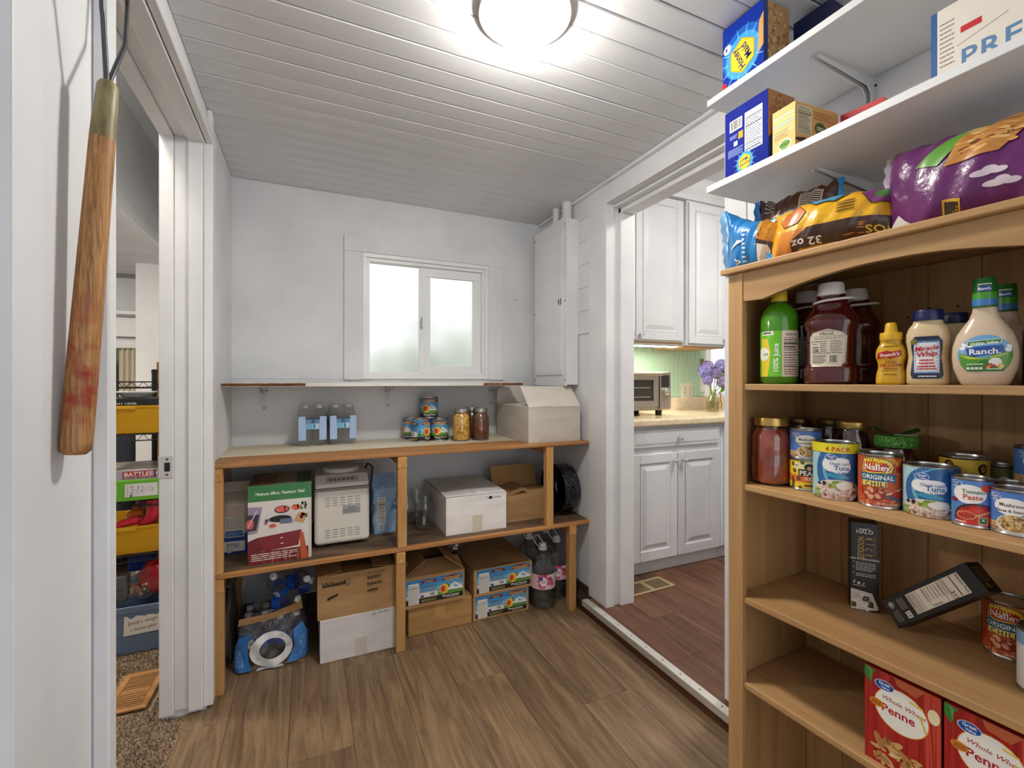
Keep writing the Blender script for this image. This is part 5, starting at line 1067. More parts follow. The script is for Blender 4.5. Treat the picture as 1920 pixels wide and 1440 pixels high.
# gallon water jugs
JL = Art(); JL.rect(-.075, .112, .15, .078, (226, 196, 206)); JL.rect(-.075, .112, .035, .078, (232, 228, 220)); JL.rect(-.075, .125, .012, .05, (60, 70, 130)); JL.blobs(.035, .15, .045, .034, 30, [(190, 40, 64), (206, 90, 120), (230, 190, 206)], .011); JL.ell(.022, .154, .021, .023, (236, 232, 234)); JL.ell(.008, .168, .011, .009, (44, 70, 150)); JL.lines(.010, .146, .026, .014, 2, (180, 70, 90), .5)
JLm = None
def jug(label, x, y, off, handle=True):
    global JLm
    t = thing('water_jug', label, 'water jug', (x, y, .001), face_cam(x, y, off), 'gallon water jugs under the bench'); r = .0695
    def body(u, v):
        prof = [(.0, .8), (.03, 1.), (.1, 1.), (.115, .97), (.15, 1.), (.25, 1.), (.27, .97), (.3, 1.), (.36, 1.), (.37, .985), (.60, .985), (.61, 1.), (.66, 1.), (.74, .95), (.84, .74), (.93, .42), (.96, .27), (1., .27)]
        for k in range(len(prof) - 1):
            if prof[k][0] <= v <= prof[k+1][0]: q = (v - prof[k][0]) / (prof[k+1][0] - prof[k][0]); rr = prof[k][1] + (prof[k+1][1] - prof[k][1]) * q; break
        a = 2 * math.pi * u; tw = .045 * math.sin(a * 9 + v * 16) * max(0, min(1, (v - .62) / .06)) * max(0, min(1, (.94 - v) / .1)); return (r * (rr + tw) * math.cos(a), r * (rr + tw) * math.sin(a), .002 + .318 * v)
    MB().grid(body, 72, 60, cu=True).build('bottle', JUGP, t)
    MB().lathe([(r * .78, .006), (r * .94, .014), (r * .94, .2), (r * .9, .232)], 28).build('water', glass('jug_water', (214, 222, 226), .01), t)
    MB().lathe([(.024, .306), (.024, .318), (.019, .32), (.019, .338), (.017, .341), (0, .341)], 24).build('cap', M((232, 232, 234), .4), t)
    MB().lathe([(r + .0004, .112), (r + .0004, .19)], 48, cap0=False, cap1=False).build('label', M((232, 226, 226), .4), t)
    if JLm is None: JLm = JL.build('label_print', t, on_cyl(r + .0004), du=.006)
    else: link('label_print', JLm.data, t)
    if handle: MB().tube([(-.02, 0, .312), (-.035, -.01, .335), (-.055, -.02, .375), (-.02, -.03, .39), (.0, -.026, .365), (.012, -.01, .33), (.02, 0, .312)], .003, 6).build('carry_handle', M((224, 226, 230), .4), t)
jug('nearest water jug with berry label beside the peach cartons', 1.182, 2.216, -14); jug('water jug half behind the right bench leg', 1.312, 2.29, -10, True); jug('water jug at the rear between the cartons and wall', 1.19, 2.40, 20); jug('water jug deepest in the corner under the bench', 1.335, 2.46, 30)
cb_ = thing('plastic_bag', 'small crumpled clear plastic bag behind the peach cartons', 'plastic bag', (.745, 2.44, .2865)); bagm(cb_, 'film', (0, 0, .045), .055, (1.1, .8, .75), glass('bag_film', (236, 238, 242), .15, .2), 12, .3); bagm(cb_, 'knot', (0, 0, .09), .016, (1, 1, 1.2), glass('bag_film', (236, 238, 242), .15, .2), 13, .3)
db_ = thing('grey_sack', 'dark grey crumpled sack squeezed beside the left bench leg', 'sack', (-.305, 2.33, .001)); bagm(db_, 'sack', (0, 0, .185), .185, (.12, .55, .98), M((72, 66, 62), .5), 21, .12); bagm(db_, 'folded_top', (0, 0, .36), .05, (.5, 1.6, .5), M((90, 84, 78), .5), 22, .2)
# torn case of small water bottles
wc = thing('water_case', 'torn plastic-wrapped case of small water bottles on the floor', 'water bottles', (-.138, 2.345, .001))
r = .032; sb = MB().lathe([(r * .7, .0), (r, .007), (r, .045), (r * .95, .05), (r, .055), (r, .075), (r * .95, .08), (r, .085), (r, .125), (r * .9, .145), (r * .6, .168), (.013, .18), (.013, .186)], 18, cap1=False).mesh('bottle', PET); sc_ = MB().lathe([(.0145, .184), (.0145, .197), (.012, .199), (0, .199)], 16).mesh('cap', M((226, 230, 236), .4)); slb = MB().lathe([(r + .0005, .085), (r + .0005, .125)], 24, cap0=False, cap1=False).mesh('bottle_label', M((30, 88, 190), .35)); sw_ = MB().lathe([(r * .92, .004), (r * .92, .12), (r * .8, .14)], 14).mesh('water', glass('clear_water', (252, 253, 254), .004))
def sbot(loc, rot):
    o = link('bottle', sb, wc, loc); o.rotation_euler = rot; link('cap', sc_, o); link('bottle_label', slb, o); link('water', sw_, o)
    a = Art(); a.rect(-.012, .09, .024, .03, (236, 238, 240)); a.bars(-.01, .094, .02, .022, n=8); a.build('label_print', o, on_cyl(r + .0006), du=.006); return o
rg = random.Random(14)
for i in range(4):
    for j in range(3): sbot((-.098 + i * .065, -.095 + j * .066, .004), (0, 0, rg.uniform(0, 6)))
for loc, rot in (((-.06, -.03, .235), (R(80), R(0), R(60))), ((.06, -.03, .225), (R(34), R(0), R(-30))), ((.02, .05, .235), (R(86), 0, R(100))), ((-.02, .02, .30), (R(88), 0, R(70))), ((.075, .05, .30), (R(75), 0, R(20)))): sbot(loc, rot)
MB().prism([(-.125, -.125), (.125, -.135), (.135, .13), (-.13, .13)], .0, .003, 'z').build('tray', CARD, wc)
b = MB(); b.prism([(-.125, .200), (-.12, .228), (.0, .232), (.118, .262), (.122, .23), (.0, .206)], -.136, -.133, 'y'); b.build('tray_edge', CARD, wc)
FILM = glass('case_film', (250, 251, 253), .13, .14, 26)
def cfilm(u, v):
    a = 2 * math.pi * u; c, s_ = math.cos(a), math.sin(a); k = (abs(c) ** 5 + abs(s_) ** 5) ** (-1 / 5); rr = 1 + .035 * math.sin(a * 7 + v * 9) + .02 * math.sin(a * 13 - v * 23); sl = 1 - .16 * max(0, v - .55) / .45
    return (.138 * c * k * rr * sl, (.142 * s_ * k * rr) * sl, .003 + (.235 + .1 * max(0, s_)) * v)
MB().grid(cfilm, 90, 26, cu=True).build('film', FILM, wc)
# printed blue patches and the white torn ring of the wrap
def onfilm(u, v, hh):
    q = min(.999, abs(u) / .146); return (u, -.151 * (1 - q ** 5) ** .2 * (1 - .1 * max(0, v - .12) / .1) - hh - .004 * math.sin(u * 40 + v * 30) - .002 * math.sin(u * 90 + v * 50), v)
a = Art(); a.poly([(-.144, .006), (-.07, .012), (-.085, .05), (-.09, .11), (-.075, .165), (-.12, .15), (-.142, .10)], (58, 122, 198)); a.poly([(.06, .014), (.142, .01), (.144, .11), (.12, .17), (.085, .15), (.09, .08)], (70, 134, 206)); a.poly([(-.138, .02), (-.10, .03), (-.115, .10), (-.136, .09)], (126, 176, 226)); a.poly([(.11, .03), (.13, .05), (.128, .12), (.108, .1)], (126, 176, 226)); a.poly([(-.06, .004), (.05, .006), (.04, .016), (-.05, .014)], (196, 206, 218))
o_, i_ = ell(.0, .085, .082, .072, 28), ell(.005, .088, .05, .042, 28)
a.L += 1
for k in range(28):
    q = (k + 1) % 28; a.tri(o_[k], o_[q], i_[q], (232, 234, 236)); a.tri(o_[k], i_[q], i_[k], (232, 234, 236))
a.build('film_print', wc, onfilm, du=.012, dv=.012, rough=.3)
# ------------------------------------------------------------------ groceries in the bookcase
S1, S2, S3, S4 = 1.2222, .9662, .6772, .4602
def at(a, b, z): return BK(a, b, z)
def facing(p, off=0.): return face_cam(p[0], p[1], off)
def ebottle(t, prof, fx, fy, mat, name='bottle', seg=48, pw=2.6):
    """bottle from (z, half-width) rows with a squarish oval section"""
    def f(u, v):
        k = v * (len(prof) - 1); i = min(int(k), len(prof) - 2); q = k - i; z = prof[i][0] + (prof[i+1][0] - prof[i][0]) * q; r = prof[i][1] + (prof[i+1][1] - prof[i][1]) * q; e = prof[i][2] if len(prof[i]) > 2 else fy
        a = 2 * math.pi * u; c, s_ = math.cos(a), math.sin(a); kk = (abs(c) ** pw + abs(s_) ** pw) ** (-1 / pw); return (fx * r * c * kk, e * r * s_ * kk, z)
    n = len(prof) - 1; b = MB(); b.grid(f, seg, n * 3, cu=True); o = len(b.v) - seg; b.f.append(tuple(range(o, o + seg))); b.m.append(0); b.sm.append(False); b.f.append(tuple(range(seg))[::-1]); b.m.append(0); b.sm.append(False)
    return b.build(name, mat, t)
def prof_r(prof):
    def g(v):
        for k in range(len(prof) - 1):
            if prof[k][0] <= v <= prof[k+1][0]: return prof[k][1] + (prof[k+1][1] - prof[k][1]) * (v - prof[k][0]) / max(1e-9, prof[k+1][0] - prof[k][0])
        return prof[-1][1]
    return g
def on_oval(fx, fy, rz_, pw=2.6):
    """label on the front of an oval bottle; u across, v height; rz_(v) gives half-width"""
    def f(u, v, h):
        r = rz_(v); c = max(-1, min(1, u / (fx * r))); kk = (max(0, 1 - abs(c) ** pw)) ** (1 / pw); return (u * (1 + h / max(r, .01) * abs(c)), -fy * r * kk - h - .0004, v)
    return f
# lemon juice
p = at(.095, .065, S1); t = thing('juice_bottle', 'green lemon juice bottle with yellow cap on the top shelf', 'bottle', p, facing(p, 4)); r = .042
MB().lathe([(r * .86, 0), (r, .008), (r, .155), (r * .97, .168), (r * .84, .183), (r * .6, .196), (.016, .203), (.016, .208)], 48).build('bottle', M((66, 134, 20), .15, 0, .5), t)
MB().lathe([(.0175, .204), (.018, .208), (.0175, .229), (.016, .231), (0, .231)], 28).build('cap', M((222, 190, 40), .4), t); MB().lathe([(.0185, .2), (.0185, .205)], 24).build('cap_ring', M((30, 50, 14), .5), t)
a = Art(); a.rect(-.06, .018, .12, .112, (106, 190, 44)); a.rect(.003, .018, .046, .112, (226, 206, 186)); a.poly([(-.048, .018), (-.03, .018), (-.024, .05), (-.022, .08), (-.03, .112), (-.048, .112)], (232, 200, 50)); a.ell(-.042, .074, .017, .017, (236, 238, 226)); a.text('on', -.034, .070, .009, (60, 130, 40), 1); a.rect(-.045, .12, .03, .01, (230, 230, 222)); a.lines(-.043, .122, .022, .006, 1, (60, 60, 60), .8)
a.text('100% Juice', -.0045, .028, .0115, (244, 246, 238), 1, 'l', rot=90, sx=1.0)
a.facts(.004, .019, .043, .110, (226, 206, 186)); a.text('Calories', .006, .0885, .006, (36, 30, 28), 1, 'l'); a.build('label_print', t, on_cyl(r), du=.005, rough=.3)
# ketchup
KD = M((74, 14, 14), .14, 0, .7)
def ketchup(label, a_, b_, off, hgt=.232, tilt=0):
    p = at(a_, b_, S1); t = thing('ketchup_bottle', label, 'bottle', p, facing(p, off), 'ketchup bottles on the top shelf'); k = hgt / .232
    pr = [(0, .046), (.006, .053), (.03, .054), (.036, .0535), (.046, .047), (.06, .0465), (.12, .0475), (.134, .052), (.142, .0535), (.156, .049), (.172, .038), (.19, .0335), (.196, .029), (.206, .0275)]
    ebottle(t, [(z * k, w_) for z, w_ in pr], 1., .72, KD); WC = M((226, 222, 218), .4)
    MB().lathe([(.0245, .203 * k), (.027, .205 * k), (.0275, .211 * k), (.026, .216 * k), (.025, .23 * k), (.0225, .233 * k), (0, .2335 * k)], 36).build('cap', WC, t)
    b = MB(); q = [(.033 * math.cos(x * .2244) + (.012 if math.cos(x * .2244) > .2 else 0), .034 * math.sin(x * .2244), .191 * k + .003 * math.cos(x * .2244)) for x in range(28)]; b.tube(q, .0028, 8, closed=True); b.build('carry_ring', WC, t)
    return t
def ketch_label(t, s_=1.):
    o, i = [(-.032, .040), (.024, .040), (.031, .052), (.035, .108), (.026, .118), (0, .126), (-.03, .118), (-.036, .108), (-.036, .05)], None
    a = Art(); a.poly(o, (196, 188, 168)); a.poly([(x * .95, .083 + (z - .083) * .95) for x, z in o], (150, 140, 116)); a.poly([(x * .93, .083 + (z - .083) * .93) for x, z in o], (206, 199, 181)); K = (40, 34, 32)
    a.text('HEINZ', -.002, .112, .0065, K, 1, rot=0); a.lines(-.028, .101, .056, .01, 3, (110, 100, 92), .35); a.text('Nutrition', -.024, .096, .0034, K, 1); a.text('Facts', -.026, .0905, .0034, K, 1)
    for x0 in (-.015, .004): a.rect(x0, .0965, .02 if x0 > 0 else .013, .0012, K); a.lines(x0, .078, .022 if x0 > 0 else .013, .017, 4, (96, 88, 82), .35); a.rect(x0, .075, .02 if x0 > 0 else .013, .0012, K)
    a.lines(-.03, .073, .012, .014, 3, K, .4); a.text('20', -.0205, .0735, .004, K, 1); a.lines(-.03, .048, .026, .02, 6, (90, 82, 76), .4); a.lines(-.03, .070, .056, .003, 1, (96, 88, 82), .5); a.bars(.002, .047, .016, .02, bg=(206, 199, 181), n=12)
    a.build('label_print', t, on_oval(1., .72, prof_r([(0, .046), (.006, .053), (.03, .054), (.036, .0535), (.046, .047), (.06, .0465), (.12, .0475), (.134, .052), (.142, .0535)])), du=.006, dv=.008, rough=.35)
k1 = ketchup('front ketchup bottle with its back label turned out', .205, .085, -10); ketch_label(k1)
k2 = ketchup('ketchup bottle mostly behind the green juice bottle', .077, .215, 8, .246); ketch_label(k2)
ketchup('ketchup bottle standing behind the front ketchup bottle', .192, .215, 0, .232)
# mustard
p = at(.331, .06, S1); t = thing('mustard_bottle', 'small yellow mustard squeeze bottle on the top shelf', 'bottle', p, facing(p, -4)); YM = M((206, 160, 22), .3, 0, .3)
ebottle(t, [(0, .022), (.003, .0245), (.012, .0245), (.022, .0235), (.034, .0205), (.044, .021), (.056, .0245), (.066, .0245), (.076, .022), (.084, .0172), (.092, .0168)], 1., .72, YM)
MB().lathe([(.0178, .0905), (.0182, .092), (.0182, .104), (.017, .106), (.0112, .107), (.009, .124), (.007, .1265), (0, .127)], 32).build('cap', M((214, 166, 24), .4), t)
a = Art(); R_ = (168, 24, 34); a.poly([(-.021, .052), (-.006, .055), (.0, .0525), (.018, .058), (.017, .07), (.002, .0665), (-.004, .069), (-.02, .065)], R_); a.text("French's", -.001, .0575, .0068, (240, 236, 220), 1, rot=8, shear=.2, sx=.92); a.text('Classic', 0, .044, .0045, (150, 40, 20), 0, shear=.3); a.text('YELLOW', 0, .036, .0064, R_, 1); a.lines(-.012, .031, .024, .003, 1, (150, 70, 20), .6); a.lines(-.014, .0275, .028, .0025, 1, (150, 100, 20), .5); a.lines(-.01, .019, .02, .004, 1, (120, 80, 20), .5); a.lines(-.012, .0765, .024, .003, 1, (90, 60, 20), .5)
a.build('label_print', t, on_oval(1., .72, prof_r([(0, .022), (.003, .0245), (.012, .0245), (.022, .0235), (.034, .0205), (.044, .021), (.056, .0245), (.066, .0245), (.076, .022), (.084, .0172)])), du=.004, dv=.004, rough=.3)
# salad dressing jars
MW = tex('creamy_dressing', (206, 182, 140), (214, 192, 152), (20, 20, 20), rough=.22, bump=0, rnd=False, coat=.4)
def dressing(label, a_, b_, off, art=True):
    p = at(a_, b_, S1); t = thing('dressing_jar', label, 'jar', p, facing(p, off), 'dressing jars on the top shelf')
    ebottle(t, [(0, .0295), (.004, .0322), (.03, .0322), (.045, .030), (.055, .0292), (.066, .030), (.084, .0325), (.098, .0325), (.11, .029), (.12, .0225), (.126, .0215)], 1., .74, MW)
    MB().lathe([(.0222, .124), (.0228, .126), (.0228, .141), (.0215, .1445), (0, .145)], 36).build('cap', M((22, 26, 78), .35), t)
    if art:
        def out(k): return [(x * k, .052 + (z - .052) * k) for x, z in [(-.021, .012), (.021, .012), (.0235, .02), (.022, .038), (.02, .052), (.0222, .07), (.0225, .084), (.017, .093), (-.017, .093), (-.0225, .084), (-.0222, .07), (-.02, .052), (-.022, .038), (-.0235, .02)]]
        a = Art(); a.poly(out(1), (26, 34, 62)); a.poly([(-.018, .022), (.018, .022), (.019, .07), (.018, .085), (-.018, .085), (-.019, .07)], (96, 140, 196)); a.poly([(-.015, .025), (.015, .025), (.0155, .081), (-.0155, .081)], (232, 232, 234)); 
        for i in range(13): a.ell(-.0165, .026 + i * .0045, .0016, .0016, (232, 232, 234), 8); a.ell(.0165, .026 + i * .0045, .0016, .0016, (232, 232, 234), 8)
        RD = (186, 30, 44); a.text('Miracle', 0, .066, .0088, RD, 1, shear=.28, rot=6, sx=.92); a.text('Whip', .0, .0545, .0095, RD, 1, shear=.28, rot=6, sx=.95); a.lines(-.01, .045, .02, .005, 1, RD, .55); a.lines(-.011, .039, .022, .005, 1, RD, .55); a.lines(-.013, .033, .026, .005, 1, RD, .55); a.lines(-.014, .0285, .028, .004, 1, RD, .55); a.ell(-.0175, .083, .0052, .0052, (120, 110, 40)); a.lines(-.012, .0145, .026, .004, 1, (220, 224, 232), .6)
        a.build('label_print', t, on_oval(1., .74, prof_r([(0, .0295), (.004, .0322), (.03, .0322), (.045, .030), (.055, .0292), (.066, .030), (.084, .0325), (.098, .0325), (.11, .029)])), du=.004, dv=.005, rough=.3)
    return t
dressing('front dressing jar with navy cap and red script label', .388, .068, -6); dressing('dressing jar behind the front one, only its cap and shoulder showing', .393, .165, 0, False)
# ranch
RC = tex('ranch_cream', (206, 184, 158), (214, 193, 168), (20, 20, 20), rough=.22, bump=0, rnd=False, coat=.4)
def ranch(label, a_, b_, off, art=True):
    p = at(a_, b_, S1); t = thing('ranch_bottle', label, 'bottle', p, facing(p, off), 'ranch bottles on the top shelf')
    ebottle(t, [(0, .028), (.003, .031), (.012, .035), (.03, .0405), (.05, .0425), (.07, .0415), (.09, .036), (.105, .028), (.118, .020), (.13, .0162), (.14, .015), (.165, .0142)], 1., .62, RC, pw=2.2)
    MB().lathe([(.0158, .138), (.016, .14), (.0148, .188), (.0138, .19), (0, .19)], 36).build('cap', M((28, 100, 36), .35), t)
    a = Art(); a.rect(-.04, .141, .08, .011, (60, 120, 190)); a.rect(-.04, .152, .08, .012, (70, 150, 50)); a.rect(-.009, .166, .018, .009, (40, 80, 150)); a.text('Ranch.', 0, .168, .0045, (240, 242, 244), 1); a.lines(-.009, .1765, .018, .003, 1, (220, 236, 220), .6); a.build('cap_print', t, on_cyl(.0158), du=.004, rough=.3)
    if art:
        o = ell(0, .054, .034, .034, 36); a = Art(); a.poly([(x, max(z, .024)) for x, z in o], (112, 166, 214)); cl = lambda x0, z: math.sqrt(max(0, .034 ** 2 - (z - .054) ** 2))
        a.poly([(-.0325, .058), (-.0125, .05), (.0, .047), (.015, .056), (.033, .062), (.0335, .05), (.03, .036), (.022, .0242), (-.022, .0242), (-.03, .036)], (84, 148, 50)); a.poly([(-.031, .053), (-.012, .0485), (.003, .046), (-.02, .046)], (200, 210, 60)); a.poly([(-.0, .046), (.014, .0525), (.031, .057), (.02, .05)], (170, 200, 60)); a.poly([(-.026, .030), (.0, .045), (.026, .030), (.02, .0245), (-.02, .0245)], (56, 122, 48)); a.blobs(-.022, .068, .009, .004, 10, [(236, 242, 248)], .003); a.blobs(.026, .064, .006, .005, 8, [(236, 242, 248)], .003)
        a.poly([(-.024, .066), (.022, .07), (.025, .057), (.01, .0535), (-.014, .0495), (-.021, .053)], (36, 80, 156)); a.text('Ranch.', 0, .0545, .0098, (244, 244, 242), 1, rot=2, sx=1.05); a.poly([(-.0225, .0685), (.0195, .0735), (.021, .081), (-.0215, .0775)], (236, 240, 230)); a.poly([(-.0215, .0695), (.0187, .0743), (.02, .08), (-.0205, .0767)], (46, 116, 44)); a.text('Hidden Valley', -.0006, .0718, .0046, (244, 246, 240), 1, rot=5, sx=.92)
        a.ell(.0125, .0405, .008, .007, (236, 232, 226)); a.ell(.0125, .046, .0055, .0014, (246, 244, 240)); a.blobs(.013, .033, .013, .003, 16, [(196, 50, 60), (230, 160, 50), (180, 40, 50), (220, 220, 120)], .0026); a.lines(-.022, .0355, .02, .003, 1, (216, 232, 206), .6)
        for i in range(4): a.rect(-.0225 + i * .0052, .0275, .0042, .0042, (226, 232, 220))
        a.lines(.002, .027, .018, .003, 1, (216, 232, 206), .6); a.build('label_print', t, on_oval(1., .62, prof_r([(0, .028), (.003, .031), (.012, .035), (.03, .0405), (.05, .0425), (.07, .0415), (.09, .036), (.105, .028)]), 2.2), du=.004, dv=.004, rough=.3)
    return t
ranch('front ranch bottle with green cap and valley picture label', .470, .06, 0); ranch('ranch bottle behind the front one', .468, .165, 0, False)
p = at(.536, .085, S1); t = thing('sauce_bottle', 'dark sauce bottle at the right end of the top shelf', 'bottle', p, 0); MB().lathe([(.024, 0), (.026, .004), (.026, .09), (.02, .11), (.012, .12), (.012, .14)], 32).build('bottle', M((22, 16, 14), .12), t); MB().lathe([(.0145, .138), (.0145, .156), (0, .157)], 24).build('cap', BLACKP, t)

# ---- second shelf
TOM = tex('tomato_sauce', (120, 40, 18), (154, 62, 34), (30, 30, 30), rough=.25, bump=.1, lo=.4, hi=.6)
p = at(.066, .078, S2); mason('quart jar of red tomato sauce with gold lid on the shelf', p, .0462, .172, TOM, LIDG, facing(p, 6), .82, emboss=True)
def gv(a, x, y, s):
    a.ell(x, y, s, s * .62, (236, 240, 246), 18); a.ell(x, y, s * .93, s * .55, (28, 84, 160), 18); a.text('Great', x, y + s * .03, s * .36, (244, 246, 250), 1, sx=.95); a.text('Value', x + s * .1, y - s * .38, s * .27, (244, 246, 250), 1); return a
def mush_art(r, h):
    a = Art(); k = r / .0335; B = (78, 124, 196); a.rect(-.1, 0, .2, h, B); a.rect(-.1, 0, .2, h * .26, (222, 170, 104)); a.ell(.006 * k, h * .62, .023 * k, h * .19, (240, 238, 234), 24); gv(a, -.017 * k, h * .8, .0105 * k); a.text('Mushroom', .008 * k, h * .62, .0058 * k, (60, 54, 52), 1, sx=.95); a.text('Pieces & Stems', .004 * k, h * .50, .0046 * k, (60, 54, 52), 1, sx=.9)
    a.ell(.009 * k, h * .25, .0225 * k, h * .205, (236, 232, 228), 24); a.ell(.009 * k, h * .265, .0205 * k, h * .18, (176, 140, 80), 24); a.blobs(.009 * k, h * .265, .018 * k, h * .15, 60, [(206, 172, 104), (150, 112, 58), (226, 196, 130), (120, 90, 50)], .0022 * k); a.lines(-.024 * k, h * .1, .012 * k, h * .05, 1, (150, 110, 60), .5); return a
def mush(label, a_, b_, z, off, r=.0335, h=.072): p = at(a_, b_, z); return can(label, p, r, h, (78, 124, 196), mush_art(r, h), facing(p, off), 'mushroom cans on the second shelf', 'mushroom_can')
def pearls(a):
    h = .074; a.rect(-.1, 0, .2, h, (236, 206, 50)); a.poly([(-.024, .050), (.1, .050), (.1, .072), (-.01, .072)], (240, 228, 170)); a.rect(-.1, .020, .2, .0165, (226, 116, 44)); a.poly([(-.016, .034), (.05, .034), (.05, .051), (-.017, .051)], (30, 26, 24)); a.text('PEARLS', -.0145, .0365, .011, (246, 242, 234), 1, 'l'); a.text('SLICED', -.004, .0255, .0068, (246, 236, 220), 1, 'l'); a.rect(-.004, .010, .03, .005, (150, 90, 30)); a.lines(-.003, .0108, .028, .0035, 1, (60, 36, 20), .7)
    a.ell(.006, .0565, .0105, .0085, (40, 40, 60)); a.ell(.006, .0535, .005, .005, (226, 170, 130)); a.ell(-.021, .06, .006, .006, (226, 222, 214)); a.lines(-.025, .058, .008, .003, 1, (40, 40, 46), .7)
    for x, z in ((-.03, .062), (-.008, .068), (-.026, .046), (-.031, .026), (-.016, .029), (-.029, .018), (-.012, .006), (-.03, .008), (.02, .008)): a.ell(x, z, .0042, .0052, (50, 38, 26), 12); a.ell(x + .0005, z, .0022, .003, (140, 104, 64), 10)
    return a
p = at(.141, .098, S2); can('yellow sliced olive can under the mushroom can', p, .034, .075, (236, 206, 50), pearls(Art()), facing(p, 2), name='olive_can')
mush('mushroom can stacked on the yellow olive can', .141, .098, S2 + .0752, -10)
def tuna_art(r, h, yellow):
    a = Art(); top = h - (.022 if yellow else 0); a.rect(-.12, 0, .24, h, (170, 212, 222)); a.poly(ell(.026, h * .52, .058, h * .52, 36), (52, 104, 160)); a.poly(ell(.034, h * .56, .052, h * .44, 36), (110, 178, 204)); a.poly(ell(.038, h * .57, .050, h * .42, 36), (40, 92, 150)); a.poly([(.04, 0), (.12, 0), (.12, h), (.05, h)], (44, 80, 124))
    a.poly(ell(-.001, h * .62, .017, h * .125, 18, 90, 270) + [(.012, h * .5), (.03, h * .485), (.036, h * .56), (.032, h * .72), (.02, h * .745)], (236, 234, 236)); a.ell(.014, h * .60, .022, h * .13, (236, 234, 236), 24); gv(a, -.001, h * (.745 if yellow else .80), .0115); a.text('Chunk Light', .033, h * .62, .0052, (60, 110, 160), 1, 'r'); a.text('Tuna', .033, h * .53, .0098, (24, 84, 150), 1, 'r'); a.text('in Water', .033, h * .475, .0042, (60, 110, 160), 1, 'r'); a.poly([(-.012, h * .47), (.02, h * .46), (.034, h * .40), (.014, h * .37), (-.006, h * .41)], (60, 150, 180))
    a.ell(.012, h * .17, .046, h * .19, (220, 212, 200), 28); a.blobs(.006, h * .13, .042, h * .14, 90, [(196, 160, 140), (160, 116, 96), (220, 190, 170), (130, 90, 76)], .0036); a.blobs(.02, h * .27, .03, h * .05, 26, [(150, 170, 70), (110, 140, 60), (180, 200, 110)], .0034); a.blobs(-.03, h * .1, .008, h * .08, 14, [(130, 160, 60), (160, 186, 90)], .003); a.ell(.024, h * .26, .016, h * .07, (232, 228, 222)); a.blobs(-.018, h * .28, .01, h * .02, 8, [(50, 40, 50)], .003)
    a.text('4-5 OZ (142g) CANS', .008, h * .14, .0052, (240, 238, 236), 1, sx=.82, rot=-3); a.text('NET WT 20 OZ (1 LB 4 OZ) 566g', .012, h * .085, .0052, (240, 238, 236), 1, sx=.66, rot=-3)
    if yellow: a.rect(-.12, top, .24, .022, (226, 214, 40)); a.text('4 PACK', .012, top + .0035, .0098, (196, 40, 44), 1)
    return a
def tuna(label, a_, b_, off, yellow, r, h):
    p = at(a_, b_, S2); t = can(label, p, r, h, (170, 212, 222), None, facing(p, off), 'tuna multipacks on the second shelf', 'tuna_pack')
    b = MB()
    for k in range(1, 4 if yellow else 3): z = h * k / (4 if yellow else 3); b.lathe([(r + .0002, z - .002), (r + .0007, z), (r + .0002, z + .002)], 48, cap0=False, cap1=False)
    tuna_art(r, h, yellow).build('label_print', t, on_cyl(r + .0004), du=.005, rough=.3, clip=(-.1, .002, .1, h - .001)); return t
tuna('tall four-pack of tuna cans with yellow top band', .219, .076, -10, True, .0425, .126); tuna('wide tuna multipack between the chili and tomato paste', .383, .094, -17, False, .0422, .098)
def chili_art():
    h = .11; a = Art(); a.rect(-.12, 0, .24, h, (196, 84, 36)); a.blobs(.03, .08, .05, .03, 40, [(216, 120, 40), (230, 150, 50), (190, 70, 36)], .005); a.poly([(-.03, .045), (.013, .045), (.013, .085), (-.03, .085)], (238, 216, 120))
    Y_ = [(-.031, .078), (-.027, .101), (-.01, .104), (.012, .101), (.021, .096), (.026, .086), (.021, .075), (-.02, .071)]; a.poly([(x * 1.06, .088 + (z - .088) * 1.12) for x, z in Y_], (50, 60, 90)); a.poly(Y_, (240, 206, 50)); a.poly([(-.028, .078), (-.027, .094), (-.008, .0965), (.012, .094), (.021, .085), (.016, .0765), (-.018, .074)], (186, 24, 34)); a.text('Nalley', -.004, .0785, .0125, (248, 246, 242), 1, sx=.98)
    a.poly([(-.033, .056), (.024, .056), (.03, .05), (.028, .06), (.03, .0715), (-.034, .0715)], (36, 96, 130)); a.text('ORIGINAL', -.003, .0595, .0088, (244, 244, 240), 1, sx=.98); a.text('CHILI', -.005, .0455, .0088, (40, 50, 40), 1, gap=.18); a.lines(-.026, .041, .042, .003, 1, (150, 60, 30), .6)
    a.blobs(0, .014, .045, .014, 90, [(190, 96, 60), (214, 130, 84), (160, 66, 44), (226, 150, 100)], .0034); a.ell(-.007, .028, .022, .012, (150, 52, 40), 24); a.blobs(-.007, .03, .019, .010, 34, [(200, 120, 90), (170, 70, 54), (226, 170, 130), (146, 50, 44)], .0038); a.poly([(.012, .028), (.044, .042), (.044, .045), (.012, .032)], (222, 206, 196)); a.ell(.03, .031, .009, .007, (190, 40, 34)); a.ell(.036, .02, .009, .007, (176, 34, 34)); a.ell(-.035, .036, .006, .008, (200, 50, 40)); a.ell(.037, .082, .007, .008, (170, 30, 34)); a.poly([(.012, .026), (.034, .016), (.04, .004), (.044, .006), (.036, .022), (.014, .03)], (40, 90, 120)); a.text('NET WT 14 OZ (397g)', .014, .0085, .0034, (240, 236, 230), 1, sx=.7); return a
CH = chili_art()
p = at(.303, .081, S2); can('chili can with red and yellow banner on the second shelf', p, .0375, .111, (196, 84, 36), CH, facing(p, -3), name='chili_can')
